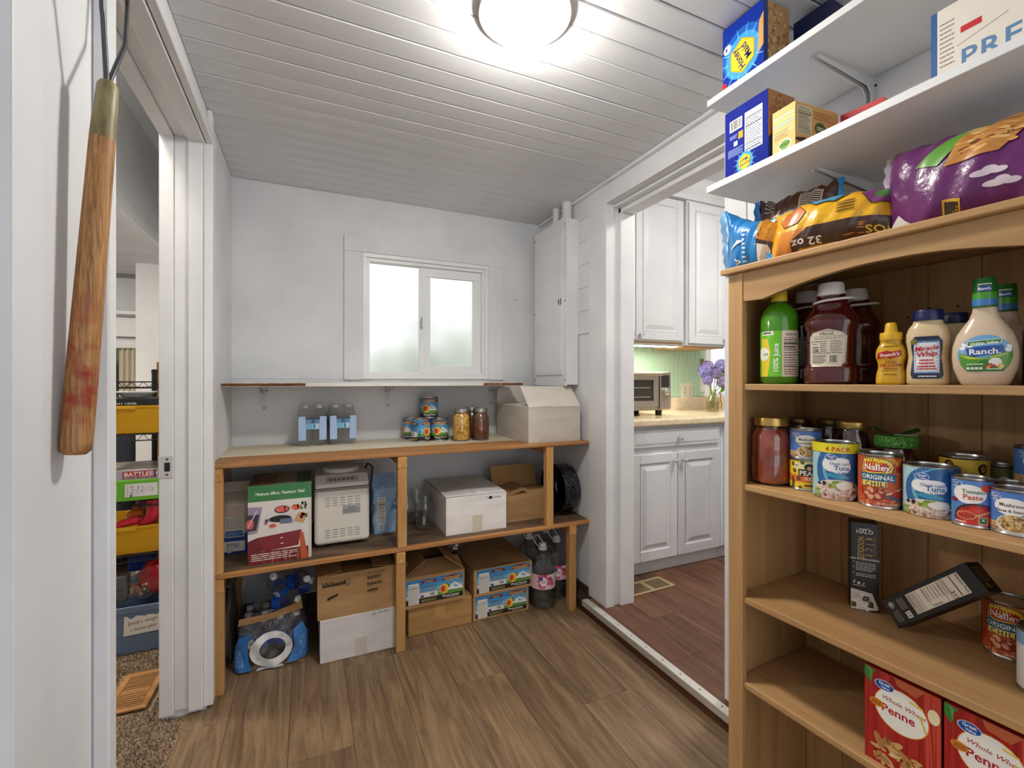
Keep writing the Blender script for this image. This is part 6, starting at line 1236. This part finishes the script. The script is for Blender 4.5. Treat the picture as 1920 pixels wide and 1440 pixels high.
a = Art(); h = .09; a.rect(-.1, 0, .2, h, (84, 130, 200)); gv(a, -.017, h * .84, .0095); a.ell(.001, h * .66, .0235, h * .19, (240, 238, 236), 26); gv(a, -.018, h * .85, .0092); a.text('Tomato', .007, h * .68, .0068, (50, 110, 70), 1); a.text('Paste', .006, h * .56, .0088, (206, 56, 44), 1); a.ell(.011, h * .2, .031, h * .29, (44, 34, 34), 30); a.ell(.012, h * .18, .0295, h * .275, (186, 34, 34), 30); a.ell(.012, h * .2, .02, h * .2, (214, 58, 50), 26); a.ell(-.003, h * .235, .0135, h * .085, (206, 160, 100), 20); a.ell(-.003, h * .235, .0115, h * .068, (180, 44, 40), 20); a.poly([(.009, h * .22), (.034, h * .33), (.034, h * .37), (.008, h * .26)], (214, 166, 104)); a.ell(-.021, h * .52, .007, h * .045, (130, 34, 40)); a.ell(.024, h * .8, .008, h * .07, (206, 66, 46)); a.rect(.013, h * .08, .0125, h * .15, (226, 232, 216)); a.rect(.0138, h * .1, .0108, h * .12, (40, 110, 50)); a.text('X', .0192, h * .145, .005, (240, 244, 236), 1); a.rect(-.1, 0, .2, h * .02, (180, 160, 150)); a.lines(-.019, h * .08, .016, .004, 1, (240, 220, 214), .6)
p = at(.449, .074, S2); can('tomato paste can in front of the yellow olive can', p, .0272, .089, (84, 130, 200), a, facing(p, -10), name='tomato_can')
mush('large mushroom can nearest the camera on the second shelf', .503, .084, S2, -20, .0336, .078)
mush('mushroom can behind the nearest one', .480, .162, S2, -10, .0336, .075); mush('mushroom can on top of the rear stack at the right edge', .497, .218, S2 + .0682, -8, .031, .072); p = at(.497, .218, S2); can('plain can under the rear mushroom can', p, .031, .068, (90, 96, 70), None, 0, name='food_can')
def olive_art(r, h, c):
    a = Art(); a.rect(-.12, 0, .24, h, c); a.poly([(.0, h * .3), (.03, h * .9), (.04, h * .85), (.014, h * .25)], (120, 140, 50)); 
    for x, z in ((-.026, .84), (.002, .6), (.026, .8), (.028, .32), (-.02, .3)): a.ell(x, h * z, .0085, .0105, (44, 34, 26), 16); a.ell(x + .001, h * z, .0042, .006, (190, 150, 60), 12); a.ell(x + .0015, h * (z + .01), .0024, .0036, (90, 66, 40), 10)
    return a
p = at(.402, .188, S2); can('wide yellow olive can behind the tomato paste', p, .0372, .112, (222, 182, 56), olive_art(.0372, .112, (222, 182, 56)), facing(p, 4), name='olive_can')
p = at(.441, .243, S2); a = olive_art(.026, .096, (110, 112, 60)); a.ell(.004, .052, .014, .022, (224, 216, 204), 20); a.text('Sliced', .004, .055, .0058, (140, 40, 50), 1); a.text('Olives', .004, .045, .0062, (50, 44, 40), 1); can('slim sliced olive can at the back of the second shelf', p, .026, .096, (110, 112, 60), a, facing(p, 2), name='olive_can')
JAM = tex('dark_red_sauce', (52, 10, 8), (78, 18, 14), (24, 24, 24), rough=.2, bump=0)
def sauce(label, a_, b_, r, h, lid, lab=False):
    p = at(a_, b_, S2); t = thing('sauce_jar', label, 'jar', p, facing(p, 10), 'dark sauce jars at the back of the second shelf')
    MB().lathe([(r * .9, .002), (r, .01), (r, h * .6), (r * .96, h * .7), (r * .74, h * .86), (r * .72, h * .9)], 40, cap1=False).build('glass', CLEAR, t); MB().lathe([(r * .86, .005), (r * .96, .012), (r * .96, h * .6), (r * .92, h * .7), (r * .7, h * .85)], 36).build('contents', JAM, t); MB().lathe([(r * .8, h * .89), (r * .83, h * .9), (r * .83, h * .985), (r * .78, h), (0, h)], 40).build('lid', lid, t)
    if lab: a = Art(); a.rect(.0, h * .14, r * 1.2, h * .5, (214, 204, 182)); a.text('Nutrition Facts', r * .6, h * .54, .0055, (50, 44, 40), 1, sx=.7); a.lines(r * .1, h * .2, r * .95, h * .3, 7, (90, 80, 70), .35); a.build('label_print', t, on_cyl(r + .0004), du=.006)
    return t
DL = M((120, 96, 56), .35, .8); sauce('dark sauce jar in the back left corner of the second shelf', .0555, .215, .036, .163, DL); sauce('dark sauce jar second from the left at the back', .130, .228, .036, .165, DL); sauce('dark red sauce jar with gold lid behind the tuna', .211, .168, .0405, .168, LIDG, True)
p = at(.291, .165, S2); t = sauce('jam jar with glittery green lid cover and ribbon', .297, .165, .039, .138, M((40, 60, 30), .5)); GLT = tex('green_glitter', (20, 60, 16), (110, 190, 70), (420, 420, 420), rough=.3, bump=.8, detail=1, rnd=False)
MB().lathe([(.0385, .118), (.0395, .12), (.0395, .139), (.037, .1425), (0, .1435)], 48).build('lid_cover', GLT, t); RB = M((20, 78, 40), .35)
for s_ in (-1, 1):
    q = MB(); q.grid(lambda u, v: (s_ * .036 * math.sin(math.pi * u) + s_ * .004, .01 * math.sin(2 * math.pi * u) + (v - .5) * .014, .1445 + .016 * math.sin(math.pi * u) * (.6 + .4 * v)), 16, 3); q.build('ribbon_loop', RB, t)
MB().prism([(-.004, -.006), (.03, -.016), (.036, -.008), (.004, .004)], .144, .1452, 'z').build('ribbon_tail', M((214, 216, 206), .5), t)

# ---- third shelf: noodles, chili, white can
BLK = M((24, 25, 28), .35); NB = (.054, .038, .212)
def noodle_box(label, group='noodle boxes on the third shelf'):
    w, d, h = NB; t = thing('noodle_box', label, 'box', (0, 0, 0), 0, group); bevel(MB().box(-w/2, w/2, -d/2, d/2, 0, h).build('carton', BLK, t), .0012, 1); return t
t = noodle_box('black rice noodle box standing upright on the third shelf'); p = at(.211, .212, S3); t.location = p; t.rotation_euler = (0, 0, facing(p, 10)); w, d, h = NB; W_ = (232, 230, 224); Y_ = (214, 176, 60); a = Art()
a.text("ocean's", w * .5, h * .915, .0056, W_, 1, sx=.95); a.text('HALO', w * .5, h * .875, .0088, W_, 1, sx=1.0); a.rect(w * .26, h * .893, w * .48, .0008, (24, 25, 28)); a.text('NOODLES', w * .25, h * .84, .0125, Y_, 0, 'l', rot=-90, sx=.62); a.text('RICE', w * .53, h * .835, .0125, Y_, 0, 'l', rot=-90, sx=.62, gap=.95); a.text('organic', w * .80, h * .83, .0055, Y_, 0, 'l', rot=-90, gap=.6, sx=.9)
a.text('HOW TO COOK NOODLES', w * .5, h * .575, .0044, W_, 1, sx=.72); 
for i, z in enumerate((.535, .475, .41)): a.lines(w * .18, h * z - .005, w * .7, .0125 if i == 1 else .009, 3 if i == 1 else 2, (190, 188, 184), .4, seed=i); a.ell(w * .1, h * z + .003, .001, .001, W_, 8)
a.text('f', w * .12, h * .3, .008, W_, 1); a.rect(w * .24, h * .3, .005, .0045, W_); a.poly([(w * .42, h * .3), (w * .5, h * .325), (w * .46, h * .295)], W_); a.lines(w * .1, h * .275, w * .42, .003, 1, (190, 188, 184), .6)
a.poly([(0, .002), (w * .55, .002), (w * .96, h * .03), (w * .98, h * .06), (w * .76, h * .21), (0, h * .24)], (206, 200, 192)); a.blobs(w * .4, h * .1, w * .34, h * .075, 40, [(226, 220, 208), (196, 186, 172), (236, 232, 224)], .0034, asp=3); a.blobs(w * .55, h * .14, w * .12, h * .025, 14, [(50, 70, 36), (80, 100, 50)], .0028); a.blobs(w * .72, h * .08, w * .08, h * .03, 12, [(50, 70, 36), (80, 100, 50)], .0028); a.blobs(w * .1, h * .06, w * .1, h * .02, 10, [(120, 110, 60)], .003); a.build('label_print', t, on_front(w, d), rough=.35)
t = noodle_box('black rice noodle box leaning on the chili can')
A_ = Vector((.300, .168, .0)); Lx = Vector((.152, -.022, .147)).normalized(); Wz = Vector((-.04, .012, .0435)); Wz = (Wz - Lx * Wz.dot(Lx)).normalized(); Dy = Wz.cross(Lx)
RB_ = Matrix.Rotation(BA, 3, 'Z'); m3 = Matrix((RB_ @ Lx, RB_ @ Dy, RB_ @ Wz)).transposed()
LW, LH = NB[2], NB[0] + .004
for o in [q for q in bpy.data.objects if q.parent == t]: bpy.data.objects.remove(o)
bevel(MB().box(0, LW, 0, NB[1], 0, LH).build('carton', BLK, t), .0012, 1); t.location = at(A_.x, A_.y, S3 + .0035); t.rotation_euler = m3.to_euler()
a = Art(); nf = (226, 214, 200); a.rect(.06, .0095, .125, .040, nf); K = (36, 32, 30)
def rt(a, s, x, y, sz, **k): a.text(s, x, y, sz, K, 1, 'l', rot=-90, **k)
rt(a, 'Nutrition Facts', .178, .048, .0058, sx=.72); a.rect(.165, .0105, .0022, .038, K); rt(a, '215', .150, .024, .008); a.rect(.147, .0105, .001, .038, K); a.rect(.137, .0105, .0008, .038, K); a.rect(.1, .0105, .0008, .038, K); a.rect(.085, .0105, .0008, .038, K)
for i in range(9): a.rect(.09 + i * .0075 if i > 0 else .064, .022, .0012, .026, (110, 100, 94)); a.rect(.104 + i * .0035, .0115, .0016, .003, K) if i < 6 else None
for i in range(5): a.rect(.063 + i * .004, .0105, .001, .037, (130, 120, 112))
a.ell(.018, .042, .0065, .0065, (214, 210, 204), 20); a.ell(.018, .042, .0055, .0055, (24, 25, 28), 20); a.poly([(.0145, .044), (.018, .046), (.0215, .044), (.018, .037)], (226, 224, 218)); 
for i in range(4): a.rect(.012 + i * .004, .008, .0011, .022, (150, 148, 144)); a.rect(.036 + i * .0042, .026, .0011, .022, (170, 168, 164))
a.rect(.038, .008, .012, .013, (214, 212, 206)); a.text('NON', .044, .016, .0034, (24, 25, 28), 1, sx=.8); a.text('GMO', .044, .0105, .0034, (24, 25, 28), 1, sx=.8)
a.build('label_print', t, lambda u, v, h: (u, -h, v), rough=.35)
a = Art(); a.lines(.004, .02, .03, .03, 6, (140, 104, 50), .35); a.rect(.006, .008, .012, .01, (120, 88, 40)); a.build('end_print', t, lambda u, v, h: (LW + h, u, v), rough=.35)
p = at(.447, .262, S3); can('chili can under the leaning noodle box on the third shelf', p, .0375, .111, (196, 84, 36), CH, facing(p, -4), name='chili_can')
p = at(.523, .150, S3); a = Art(); a.rect(-.1, 0, .2, .11, (232, 232, 232)); a.rect(-.1, .082, .2, .028, (140, 176, 220)); a.lines(-.03, .03, .05, .045, 8, (110, 140, 190), .35); can('white and pale blue can at the right end of the third shelf', p, .0355, .111, (232, 232, 232), a, facing(p, 20), name='food_can')
# ---- fourth shelf: penne boxes
def penne(label, a0):
    w, d, h = .121, .05, .187; p = at(a0 + w / 2, .02 + d / 2, S4); t = thing('pasta_box', label, 'box', p, BA, 'pasta boxes on the fourth shelf'); bevel(MB().box(-w/2, w/2, -d/2, d/2, 0, h).build('carton', M((150, 28, 24), .35), t), .0012, 1); a = Art()
    a.rect(0, 0, w, h, (172, 40, 34)); rg = random.Random(1)
    for i in range(16): x = rg.uniform(0, w); a.poly([(x, 0), (x + .003, 0), (x + .003 + rg.uniform(-.01, .01), h), (x + rg.uniform(-.01, .01), h)], rg.choice(((186, 54, 44), (156, 32, 28), (198, 70, 54)))) 
    a.poly([(.0, h), (.0, h - .02), (.01, h - .034), (.013, h - .012), (.02, h - .004)], (60, 130, 56)); a.poly([(.006, h), (.012, h - .03), (.014, h - .008)], (90, 160, 80)); a.ell(w * .5, h - .064, .044, .042, (226, 150, 40), 32); a.ell(w * .5, h - .064, .0425, .0405, (236, 230, 222), 32); a.poly([(.05, h), (.1, h), (.085, h - .02), (.055, h - .014)], (190, 96, 60)); gv(a, .034, h - .026, .0165); a.text('Whole Wheat', .064, h - .054, .0082, (170, 40, 44), 0, shear=.25, rot=-4); a.text('Penne', .056, h - .076, .0155, (176, 34, 40), 1); a.ell(.021, h - .066, .0125, .008, (206, 122, 40)); a.lines(.013, h - .07, .016, .008, 2, (120, 60, 20), .5); a.ell(w - .010, h - .04, .009, .014, (232, 216, 176)); a.poly([(.075, h - .035), (.095, h - .039), (.0955, h - .0355), (.0755, h - .0315)], (222, 196, 70)); a.poly([(.088, h - .05), (.098, h - .078), (.101, h - .077), (.091, h - .049)], (222, 196, 70)); a.blobs(w * .5, .03, .05, .025, 30, [(206, 160, 100), (180, 120, 70), (226, 190, 130)], .006, asp=2.4)
    a.build('label_print', t, on_front(w, d), rough=.3, clip=(0, 0, w, h)); b = Art(); b.rect(0, 0, d, h, (112, 20, 20)); b.build('side_print', t, on_left(w, d)); return t
penne('left red pasta box on the fourth shelf', .303); penne('right red pasta box on the fourth shelf', .4285)
# ------------------------------------------------------------------ bags on top of the bookcase
def bag(name, label, a0, b0, L, Hh, Dd, mat, crimp, yaw=0., roll=0., z=1.5225, slump=.0, cat='bag', seed=1, endcap=True, droop=0., artL=None, taper=0., fo=.02):
    """pillow bag lying on its side: length along local x, crimped seals at both ends"""
    p = at(a0, b0, z); t = thing(name, label, cat, p, BA + R(yaw)); rg = random.Random(seed); ph = [rg.uniform(0, 6.28) for _ in range(8)]; cr_, sr_ = math.cos(R(roll)), math.sin(R(roll))
    def S(s, f, off=0.):
        """s 0..1 along, f 0..1 around (0 = top, .25 = front)"""
        e = min(s, 1 - s) / .5; th = Dd * (math.sin(math.pi / 2 * min(1, e * 1.25)) ** .62); hh = Hh * (1 + .05 * math.sin(s * 9 + ph[0])) * (1.04 - .12 * math.sin(math.pi * s)) * (1 - taper * s); a = 2 * math.pi * f; pw = 1.5 if e < .2 else 2.3
        c, s_ = math.cos(a), math.sin(a); kk = (abs(c) ** 2.4 + abs(s_) ** 2.4) ** (-1 / 2.4)
        wr_ = 1 + (.026 * math.sin(s * 31 + a * 2 + ph[1]) + .028 * math.sin(s * 17 - a * 3 + ph[2]) + .025 * math.sin(s * 47 + a * 5 + ph[3])) * (1.2 - .7 * e)
        y = -(th * wr_ + off) * s_ * kk; zz = (hh * wr_ + off) * c * kk; y2, z2 = y * cr_ - zz * sr_, y * sr_ + zz * cr_
        base = Hh * abs(cr_) + Dd * abs(sr_); z3 = z2 + base * (1 - taper * s) - slump; 
        if z3 < .003: z3 = .003 - .0 + off * .0
        return (s * L + .004 * math.sin(a * 3 + ph[4]) * (1 - e), y2, z3 - droop * (1 - s))
    b = MB(); b.grid(lambda u, v: S(v, u), 110, 120, cu=True); b.build('pouch', mat, t)
    for s0 in (0., 1.):
        q = MB()
        def cf(u, v):
            A = S(s0, 0), S(s0, .5); x = A[0][0] + (-.016 if s0 == 0 else .016) * v; k = u; return (x + .002 * math.sin(k * 40), A[0][1] + (A[1][1] - A[0][1]) * k + .003 * math.sin(k * 14 + v * 2) * v, A[0][2] + (A[1][2] - A[0][2]) * k)
        q.grid(cf, 40, 4); q.build('seal', crimp, t)
    return t, (lambda u, v, h: S(min(1., max(0., u / (artL or L))), fo + .46 * (1 - v), .002 + h))
def film_mat(name, c1, c2, sc=7, **k): return tex(name, c1, c2, (sc, sc, sc), rough=.3, bump=1., detail=3, rnd=False, bscale=70, spec=.5, coat=.25, **k)
t, f = bag('cereal_bag', 'blue cereal bag at the left end of the bookcase top', -.062, .085, .165, .092, .055, film_mat('blue_film', (20, 108, 178), (34, 132, 200)), M((120, 170, 214), .25, .2), 8, 8, seed=3, slump=.012, artL=.21, taper=.38, fo=.05)
a = Art(); a.poly([(.130, 0), (.21, 0), (.21, 1), (.130, 1)], (70, 44, 26)); a.poly([(.130, .66), (.21, .58), (.21, 1), (.130, 1)], (206, 140, 34)); a.poly([(.132, .10), (.168, .08), (.168, .5), (.16, .58), (.132, .6)], (224, 216, 206)); a.ell(.150, .22, .014, .085, (46, 44, 110), 18); a.text('22', .124, .18, .011, (240, 240, 240), 1, rot=90) if False else None
W_ = (226, 234, 240)
class VA(Art): pass
def vtext(a, s, x, y, size, col, asp, rot=90, **k):
    """text on a bag whose v axis is 0..1: letters keep their true proportion"""
    q = Art(); q.text(s, 0, 0, size, col, rot=rot, **k); a.L += 1
    for (A, B, C, L_, c_) in q.t: a.t.append(((x + A[0], y + A[1] / asp), (x + B[0], y + B[1] / asp), (x + C[0], y + C[1] / asp), a.L, c_))
a.lines(.082, .3, .012, .5, 9, W_, .4); vtext(a, 'ALS', .052, .30, .020, W_, .18, -92); a.poly([(.03, .5), (.066, .64), (.09, .64), (.06, .58)], W_); vtext(a, '22', .146, .22, .012, (236, 236, 240), .18, -96); a.build('bag_print', t, f, du=.006, dv=.012, rough=.3, coat=.25)
t, f = bag('cereal_bag', 'brown cereal bag with barcode behind the yellow one', -.024, .172, .19, .106, .036, film_mat('brown_film', (72, 40, 24), (96, 56, 34)), M((44, 130, 196), .25, .2), 6, 4, seed=9, slump=.004, z=1.5225)
a = Art(); a.lines(.022, .72, .03, .2, 5, (206, 196, 180), .3); a.poly([(.05, .42), (.105, .42), (.105, .68), (.05, .68)], (196, 176, 150)); a.poly([(.115, .55), (.165, .55), (.165, .85), (.115, .85)], (206, 196, 180))
for i in range(12): a.poly([(.118, .57 + i * .022), (.162, .57 + i * .022), (.162, .58 + i * .022), (.118, .58 + i * .022)], (40, 30, 26))
a.build('bag_print', t, f, du=.006, dv=.012, rough=.3, coat=.25)
t, f = bag('cereal_bag', 'yellow and brown cereal bag lying on its side on the bookcase top', .080, .070, .27, .064, .066, film_mat('yellow_film', (206, 146, 20), (232, 178, 36)), M((52, 140, 206), .25, .2), 14, -12, seed=5, slump=.01, fo=.0)
a = Art(); a.poly([(.05, .0), (.285, .0), (.285, .34), (.09, .36), (.055, .24)], (62, 34, 22)); a.poly([(.0, .0), (.05, 0), (.055, .24), (.09, .36), (.03, .4)], (206, 130, 50)); a.poly([(.05, 0), (.285, 0), (.285, .1), (.07, .12)], (206, 156, 30))
def hexa(x, y, rx, ry, c): a.poly(ell(x, y, rx * 1.06, ry * 1.06, 6), (60, 40, 30)); a.poly(ell(x, y, rx, ry, 6), c)
hexa(.052, .58, .03, .14, (206, 112, 50)); hexa(.120, .80, .04, .17, (70, 152, 190)); hexa(.225, .66, .036, .18, (132, 62, 122)); a.ell(.225, .64, .017, .08, (70, 130, 60)); a.blobs(.12, .8, .025, .1, 10, [(230, 190, 90), (120, 180, 206)], .006); a.blobs(.052, .58, .02, .08, 10, [(226, 150, 70), (180, 80, 40)], .005)
for i in range(4): a.poly([(.145, .46 + i * .04), (.178, .46 + i * .04), (.178, .475 + i * .04), (.145, .475 + i * .04)], (80, 56, 20))
vtext(a, '32 oz', .088, .235, .019, (236, 230, 220), .2, 176); vtext(a, 'CHOS', .235, .23, .019, (222, 190, 70), .2, 176); a.blobs(.18, .22, .02, .08, 6, [(196, 120, 40)], .008); a.build('bag_print', t, f, du=.006, dv=.012, rough=.3, coat=.25)
t, f = bag('cereal_bag', 'large purple raisin cereal bag draped on the bookcase top', .314, .10, .35, .098, .08, film_mat('purple_film', (84, 24, 84), (104, 36, 104)), M((176, 166, 178), .3, .1), 7, -8, seed=13, slump=.022, fo=.03)
a = Art(); a.poly([(.055, .62), (.15, .95), (.30, 1), (.30, .96), (.16, .86), (.09, .58)], (90, 150, 50)); a.poly([(.10, .55), (.12, .75), (.19, .88), (.215, .72), (.17, .55)], (190, 130, 60)); a.blobs(.16, .70, .045, .13, 60, [(206, 152, 84), (176, 112, 54), (226, 180, 110), (110, 60, 30)], .007, asp=2.2); a.poly([(.20, .62), (.27, .6), (.285, .68), (.22, .72)], (84, 150, 60)); a.blobs(.16, .95, .02, .03, 10, [(50, 16, 60)], .006); a.blobs(.255, .52, .02, .04, 12, [(50, 16, 60), (196, 120, 50)], .006)
for x, y in ((.15, .42), (.165, .34)): a.ell(x, y, .016, .022, (214, 200, 212)); a.ell(x + .01, y + .015, .01, .025, (214, 200, 212)); a.ell(x + .02, y, .012, .02, (214, 200, 212))
a.poly([(.092, .14), (.118, .12), (.12, .3), (.094, .32)], (206, 160, 50)); a.poly([(.095, .16), (.115, .145), (.117, .28), (.097, .3)], (50, 30, 20)); vtext(a, 'U', .305, .74, .03, (226, 176, 40), .25, -84); vtext(a, 'I', .305, .54, .03, (226, 176, 40), .25, -84); vtext(a, 'CEREAL', .27, .97, .010, (226, 220, 226), .25, -6); a.poly([(.0, .0), (.04, .0), (.055, .2), (.02, .36), (.0, .3)], (206, 200, 200)); a.ell(.10, .03, .012, .03, (180, 24, 40)); a.build('bag_print', t, f, du=.006, dv=.012, rough=.3, coat=.25)
# ------------------------------------------------------------------ boxes on the white wall shelves
BL = (28, 70, 178); RZX = R(-90)
def honey(a, x, y, s, rot=192.):
    a.poly(ell(x, y, s * 1.28, s * 1.4, 24), (70, 160, 226)); 
    for i in range(14): th = i * 2 * math.pi / 14; a.poly([(x + s * 1.1 * math.cos(th - .05), y + s * 1.2 * math.sin(th - .05)), (x + s * 1.9 * math.cos(th), y + s * 2 * math.sin(th)), (x + s * 1.1 * math.cos(th + .05), y + s * 1.2 * math.sin(th + .05))], (110, 186, 236))
    a.poly([(x + s * 1.0 * math.cos(R(30 + 60 * i)) * 1.02, y + s * 1.14 * math.sin(R(30 + 60 * i))) for i in range(6)], (214, 160, 30)); a.poly([(x + s * .94 * math.cos(R(30 + 60 * i)), y + s * 1.06 * math.sin(R(30 + 60 * i))) for i in range(6)], (240, 202, 56)); ux, uy = -math.sin(R(rot)), math.cos(R(rot))
    a.text('Honey', x + ux * s * .10, y + uy * s * .10, s * .44, (28, 40, 100), 1, rot=rot, sx=.98); a.text('Maid', x - ux * s * .52, y - uy * s * .52, s * .44, (28, 40, 100), 1, rot=rot, sx=.98)
hb = thing('cracker_box', 'blue graham cracker box showing its nutrition panel on the lower shelf', 'box', (1.052 + .05, .841, 1.7885), RZX); w, d, h = .128, .10, .174; bevel(MB().box(-w/2, w/2, -d/2, d/2, 0, h).build('carton', M((24, 58, 160), .35), hb), .0012, 1)
a = Art(); a.rect(0, 0, w, h, (12, 30, 128)); a.rect(w * .48, h * .24, w * .40, h * .60, (226, 228, 236)); a.lines(w * .5, h * .27, w * .36, h * .5, 15, (60, 60, 90), .3); 
for z in (.36, .62, .74): a.rect(w * .49, h * z, w * .38, .0014, (40, 40, 60))
a.text('Nutrition Facts', w * .68, h * .285, .0062, (30, 30, 50), 1, rot=180, sx=.85); a.bars(w * .12, h * .66, w * .3, h * .17, n=16, bg=(226, 226, 222)); a.rect(w * .33, h * .5, w * .11, h * .11, (206, 160, 40)); a.rect(w * .22, h * .42, w * .09, h * .07, (214, 220, 236)); a.lines(w * .08, h * .27, w * .36, h * .12, 7, (160, 180, 230), .4); a.lines(w * .12, h * .54, w * .18, h * .06, 4, (160, 180, 230), .4); honey(a, w * .48, h * .105, w * .15); a.build('side_print', hb, on_front(w, d), rough=.7, clip=(0, 0, w, h), spec=.1)
a = Art(); a.rect(0, 0, d, h, (40, 50, 110)); a.poly([(0, h * .3), (.03, h * .45), (d, h * .6), (d, h), (0, h)], (176, 120, 70)); a.blobs(d * .5, h * .72, d * .45, h * .24, 60, [(150, 94, 50), (196, 142, 88), (126, 76, 40)], .004); a.build('end_print', hb, on_right(w, d), rough=.3, clip=(0, 0, d, h))
tb = thing('cracker_box', 'opened tan snack box with torn top beside the blue box', 'box', (1.056 + .075, .735, 1.7885), R(-93)); w, d, h = .06, .15, .105; TN = tex('tan_carton', (214, 176, 104), (226, 190, 122), (8, 8, 8), rough=.5, bump=.05)
b = MB(); b.box(-w/2, w/2, -d/2, -d/2 + .001, 0, h); b.box(-w/2, w/2, d/2 - .001, d/2, 0, h); b.box(-w/2, -w/2 + .001, -d/2, d/2, 0, h); b.prism([(-d/2, 0), (d/2, 0), (d/2, h), (d/2 - .02, h + .002), (-d/2, h)], w/2 - .001, w/2, 'x'); b.box(-w/2, w/2, -d/2, d/2, 0, .001); b.build('carton', TN, tb); MB().prism([(-d/2, h), (d/2, h), (d/2 - .02, h + .03), (0, h + .012)], -w/2, -w/2 + .001, 'x').build('torn_flap', TN, tb)
a = Art(); a.rect(0, 0, w, h, (226, 196, 132)); 
for i, c in enumerate(((196, 214, 190), (236, 214, 150), (170, 206, 206), (236, 206, 140), (206, 216, 170))): a.rect(.003, h * (.78 - i * .09), w - .006, h * .05, c)
a.ell(w * .55, h * .13, .017, .015, (236, 236, 214)); a.ell(w * .55, h * .13, .013, .011, (130, 170, 90)); a.lines(w * .3, h * .1, w * .5, .008, 2, (60, 90, 40), .5); a.lines(.006, h * .3, w * .6, h * .2, 4, (150, 120, 70), .3); a.build('side_print', tb, on_front(w, d), rough=.7, spec=.1)
a = Art(); a.rect(0, 0, d, h, (206, 156, 92)); a.facts(.006, h * .28, .05, h * .66, (206, 196, 160)); a.lines(.062, h * .7, .06, h * .2, 4, (150, 100, 50), .4); a.ell(.085, h * .5, .02, .016, (60, 90, 50)); a.lines(.073, h * .46, .024, .01, 2, (220, 230, 200), .5); a.poly([(.115, h * .45), (.148, h * .45), (.148, h * .75), (.13, h * .7)], (206, 120, 70)); a.poly([(.0, h * .18), (.03, h * .22), (.06, h * .16), (.1, h * .24), (.15, h * .3), (.15, h * .24), (.1, h * .14), (.05, h * .1), (0, h * .12)], (50, 34, 22)); a.build('end_print', tb, on_right(w, d), rough=.4)
rb = thing('snack_box', 'small red and yellow box further back on the lower shelf', 'box', (1.245, .655, 1.7885), R(-84)); w, d, h = .09, .07, .098; bevel(MB().box(-w/2, w/2, -d/2, d/2, 0, h).build('carton', M((206, 160, 60), .4), rb), .0012, 1); a = Art(); a.rect(0, h * .55, w, h * .45, (190, 30, 40)); a.lines(w * .1, h * .7, w * .8, .008, 1, (240, 236, 230), .6); a.build('side_print', rb, on_front(w, d))
h2 = thing('cracker_box', 'blue cracker box standing upside down on the upper shelf', 'box', (1.103 + .05, .892, 2.0725), RZX); w, d, h = .13, .10, .172; bevel(MB().box(-w/2, w/2, -d/2, d/2, 0, h).build('carton', M((24, 58, 160), .35), h2), .0012, 1)
a = Art(); a.rect(0, 0, w, h, (18, 48, 150)); a.poly(ell(w * .5, h * .42, w * .5, h * .4, 30), (34, 100, 190)); honey(a, w * .50, h * .36, w * .33, 115.); a.ell(.016, h * .62, .012, .013, (240, 240, 244)); a.text('4', .014, h * .655, .012, (28, 40, 100), 1, rot=180); a.poly([(w * .86, h * .2), (w, h * .3), (w, h * .8), (w * .9, h * .7)], (206, 160, 100)); a.ell(.004, .006, .01, .01, (196, 40, 50)); a.build('front_print', h2, on_front(w, d), rough=.7, clip=(0, 0, w, h), spec=.1)
a = Art(); a.rect(0, 0, d, h, (196, 150, 96)); a.blobs(d * .5, h * .5, d * .48, h * .48, 90, [(206, 164, 110), (170, 120, 70), (226, 190, 140)], .005); a.rect(0, 0, d * .15, h, (40, 60, 130)); a.build('end_print', h2, on_right(w, d), rough=.3, clip=(0, 0, d, h))
h3 = thing('cracker_box', 'dark blue carton behind the upside-down cracker box', 'box', (1.29, .80, 2.0725), R(-88)); bevel(MB().box(-.05, .05, -.035, .035, 0, .165).build('carton', M((26, 34, 80), .35), h3), .0012, 1); Art().lines(.02, .03, .06, .09, 6, (190, 196, 220), .4).build('side_print', h3, on_front(.1, .07))
pm = thing('cracker_box', 'white and blue saltine carton at the right end of the lower shelf', 'box', (1.13 + .07, .484 - .115, 1.7885), RZX); w, d, h = .23, .14, .165; bevel(MB().box(-w/2, w/2, -d/2, d/2, 0, h).build('carton', M((226, 220, 208), .4), pm), .0012, 1)
a = Art(); a.rect(0, 0, .010, h, (46, 92, 150)); a.text('m', .009, .022, .010, (226, 232, 240), 1, rot=90); a.rect(.010, 0, w - .010, h, (230, 224, 212)); a.lines(.014, .05, .022, .09, 10, (150, 130, 120), .35); a.text('PREMIUM', .044, .034, .034, (96, 132, 176), 1, 'l', sx=1.0, gap=.08); a.poly([(.04, .078), (.11, .095), (.11, .0965), (.04, .0795)], (150, 110, 110)); a.lines(.014, .03, .022, .012, 2, (110, 110, 120), .4); a.rect(.045, .1, .03, .012, (196, 40, 50)); a.build('front_print', pm, on_front(w, d), rough=.35, clip=(0, 0, w, h))
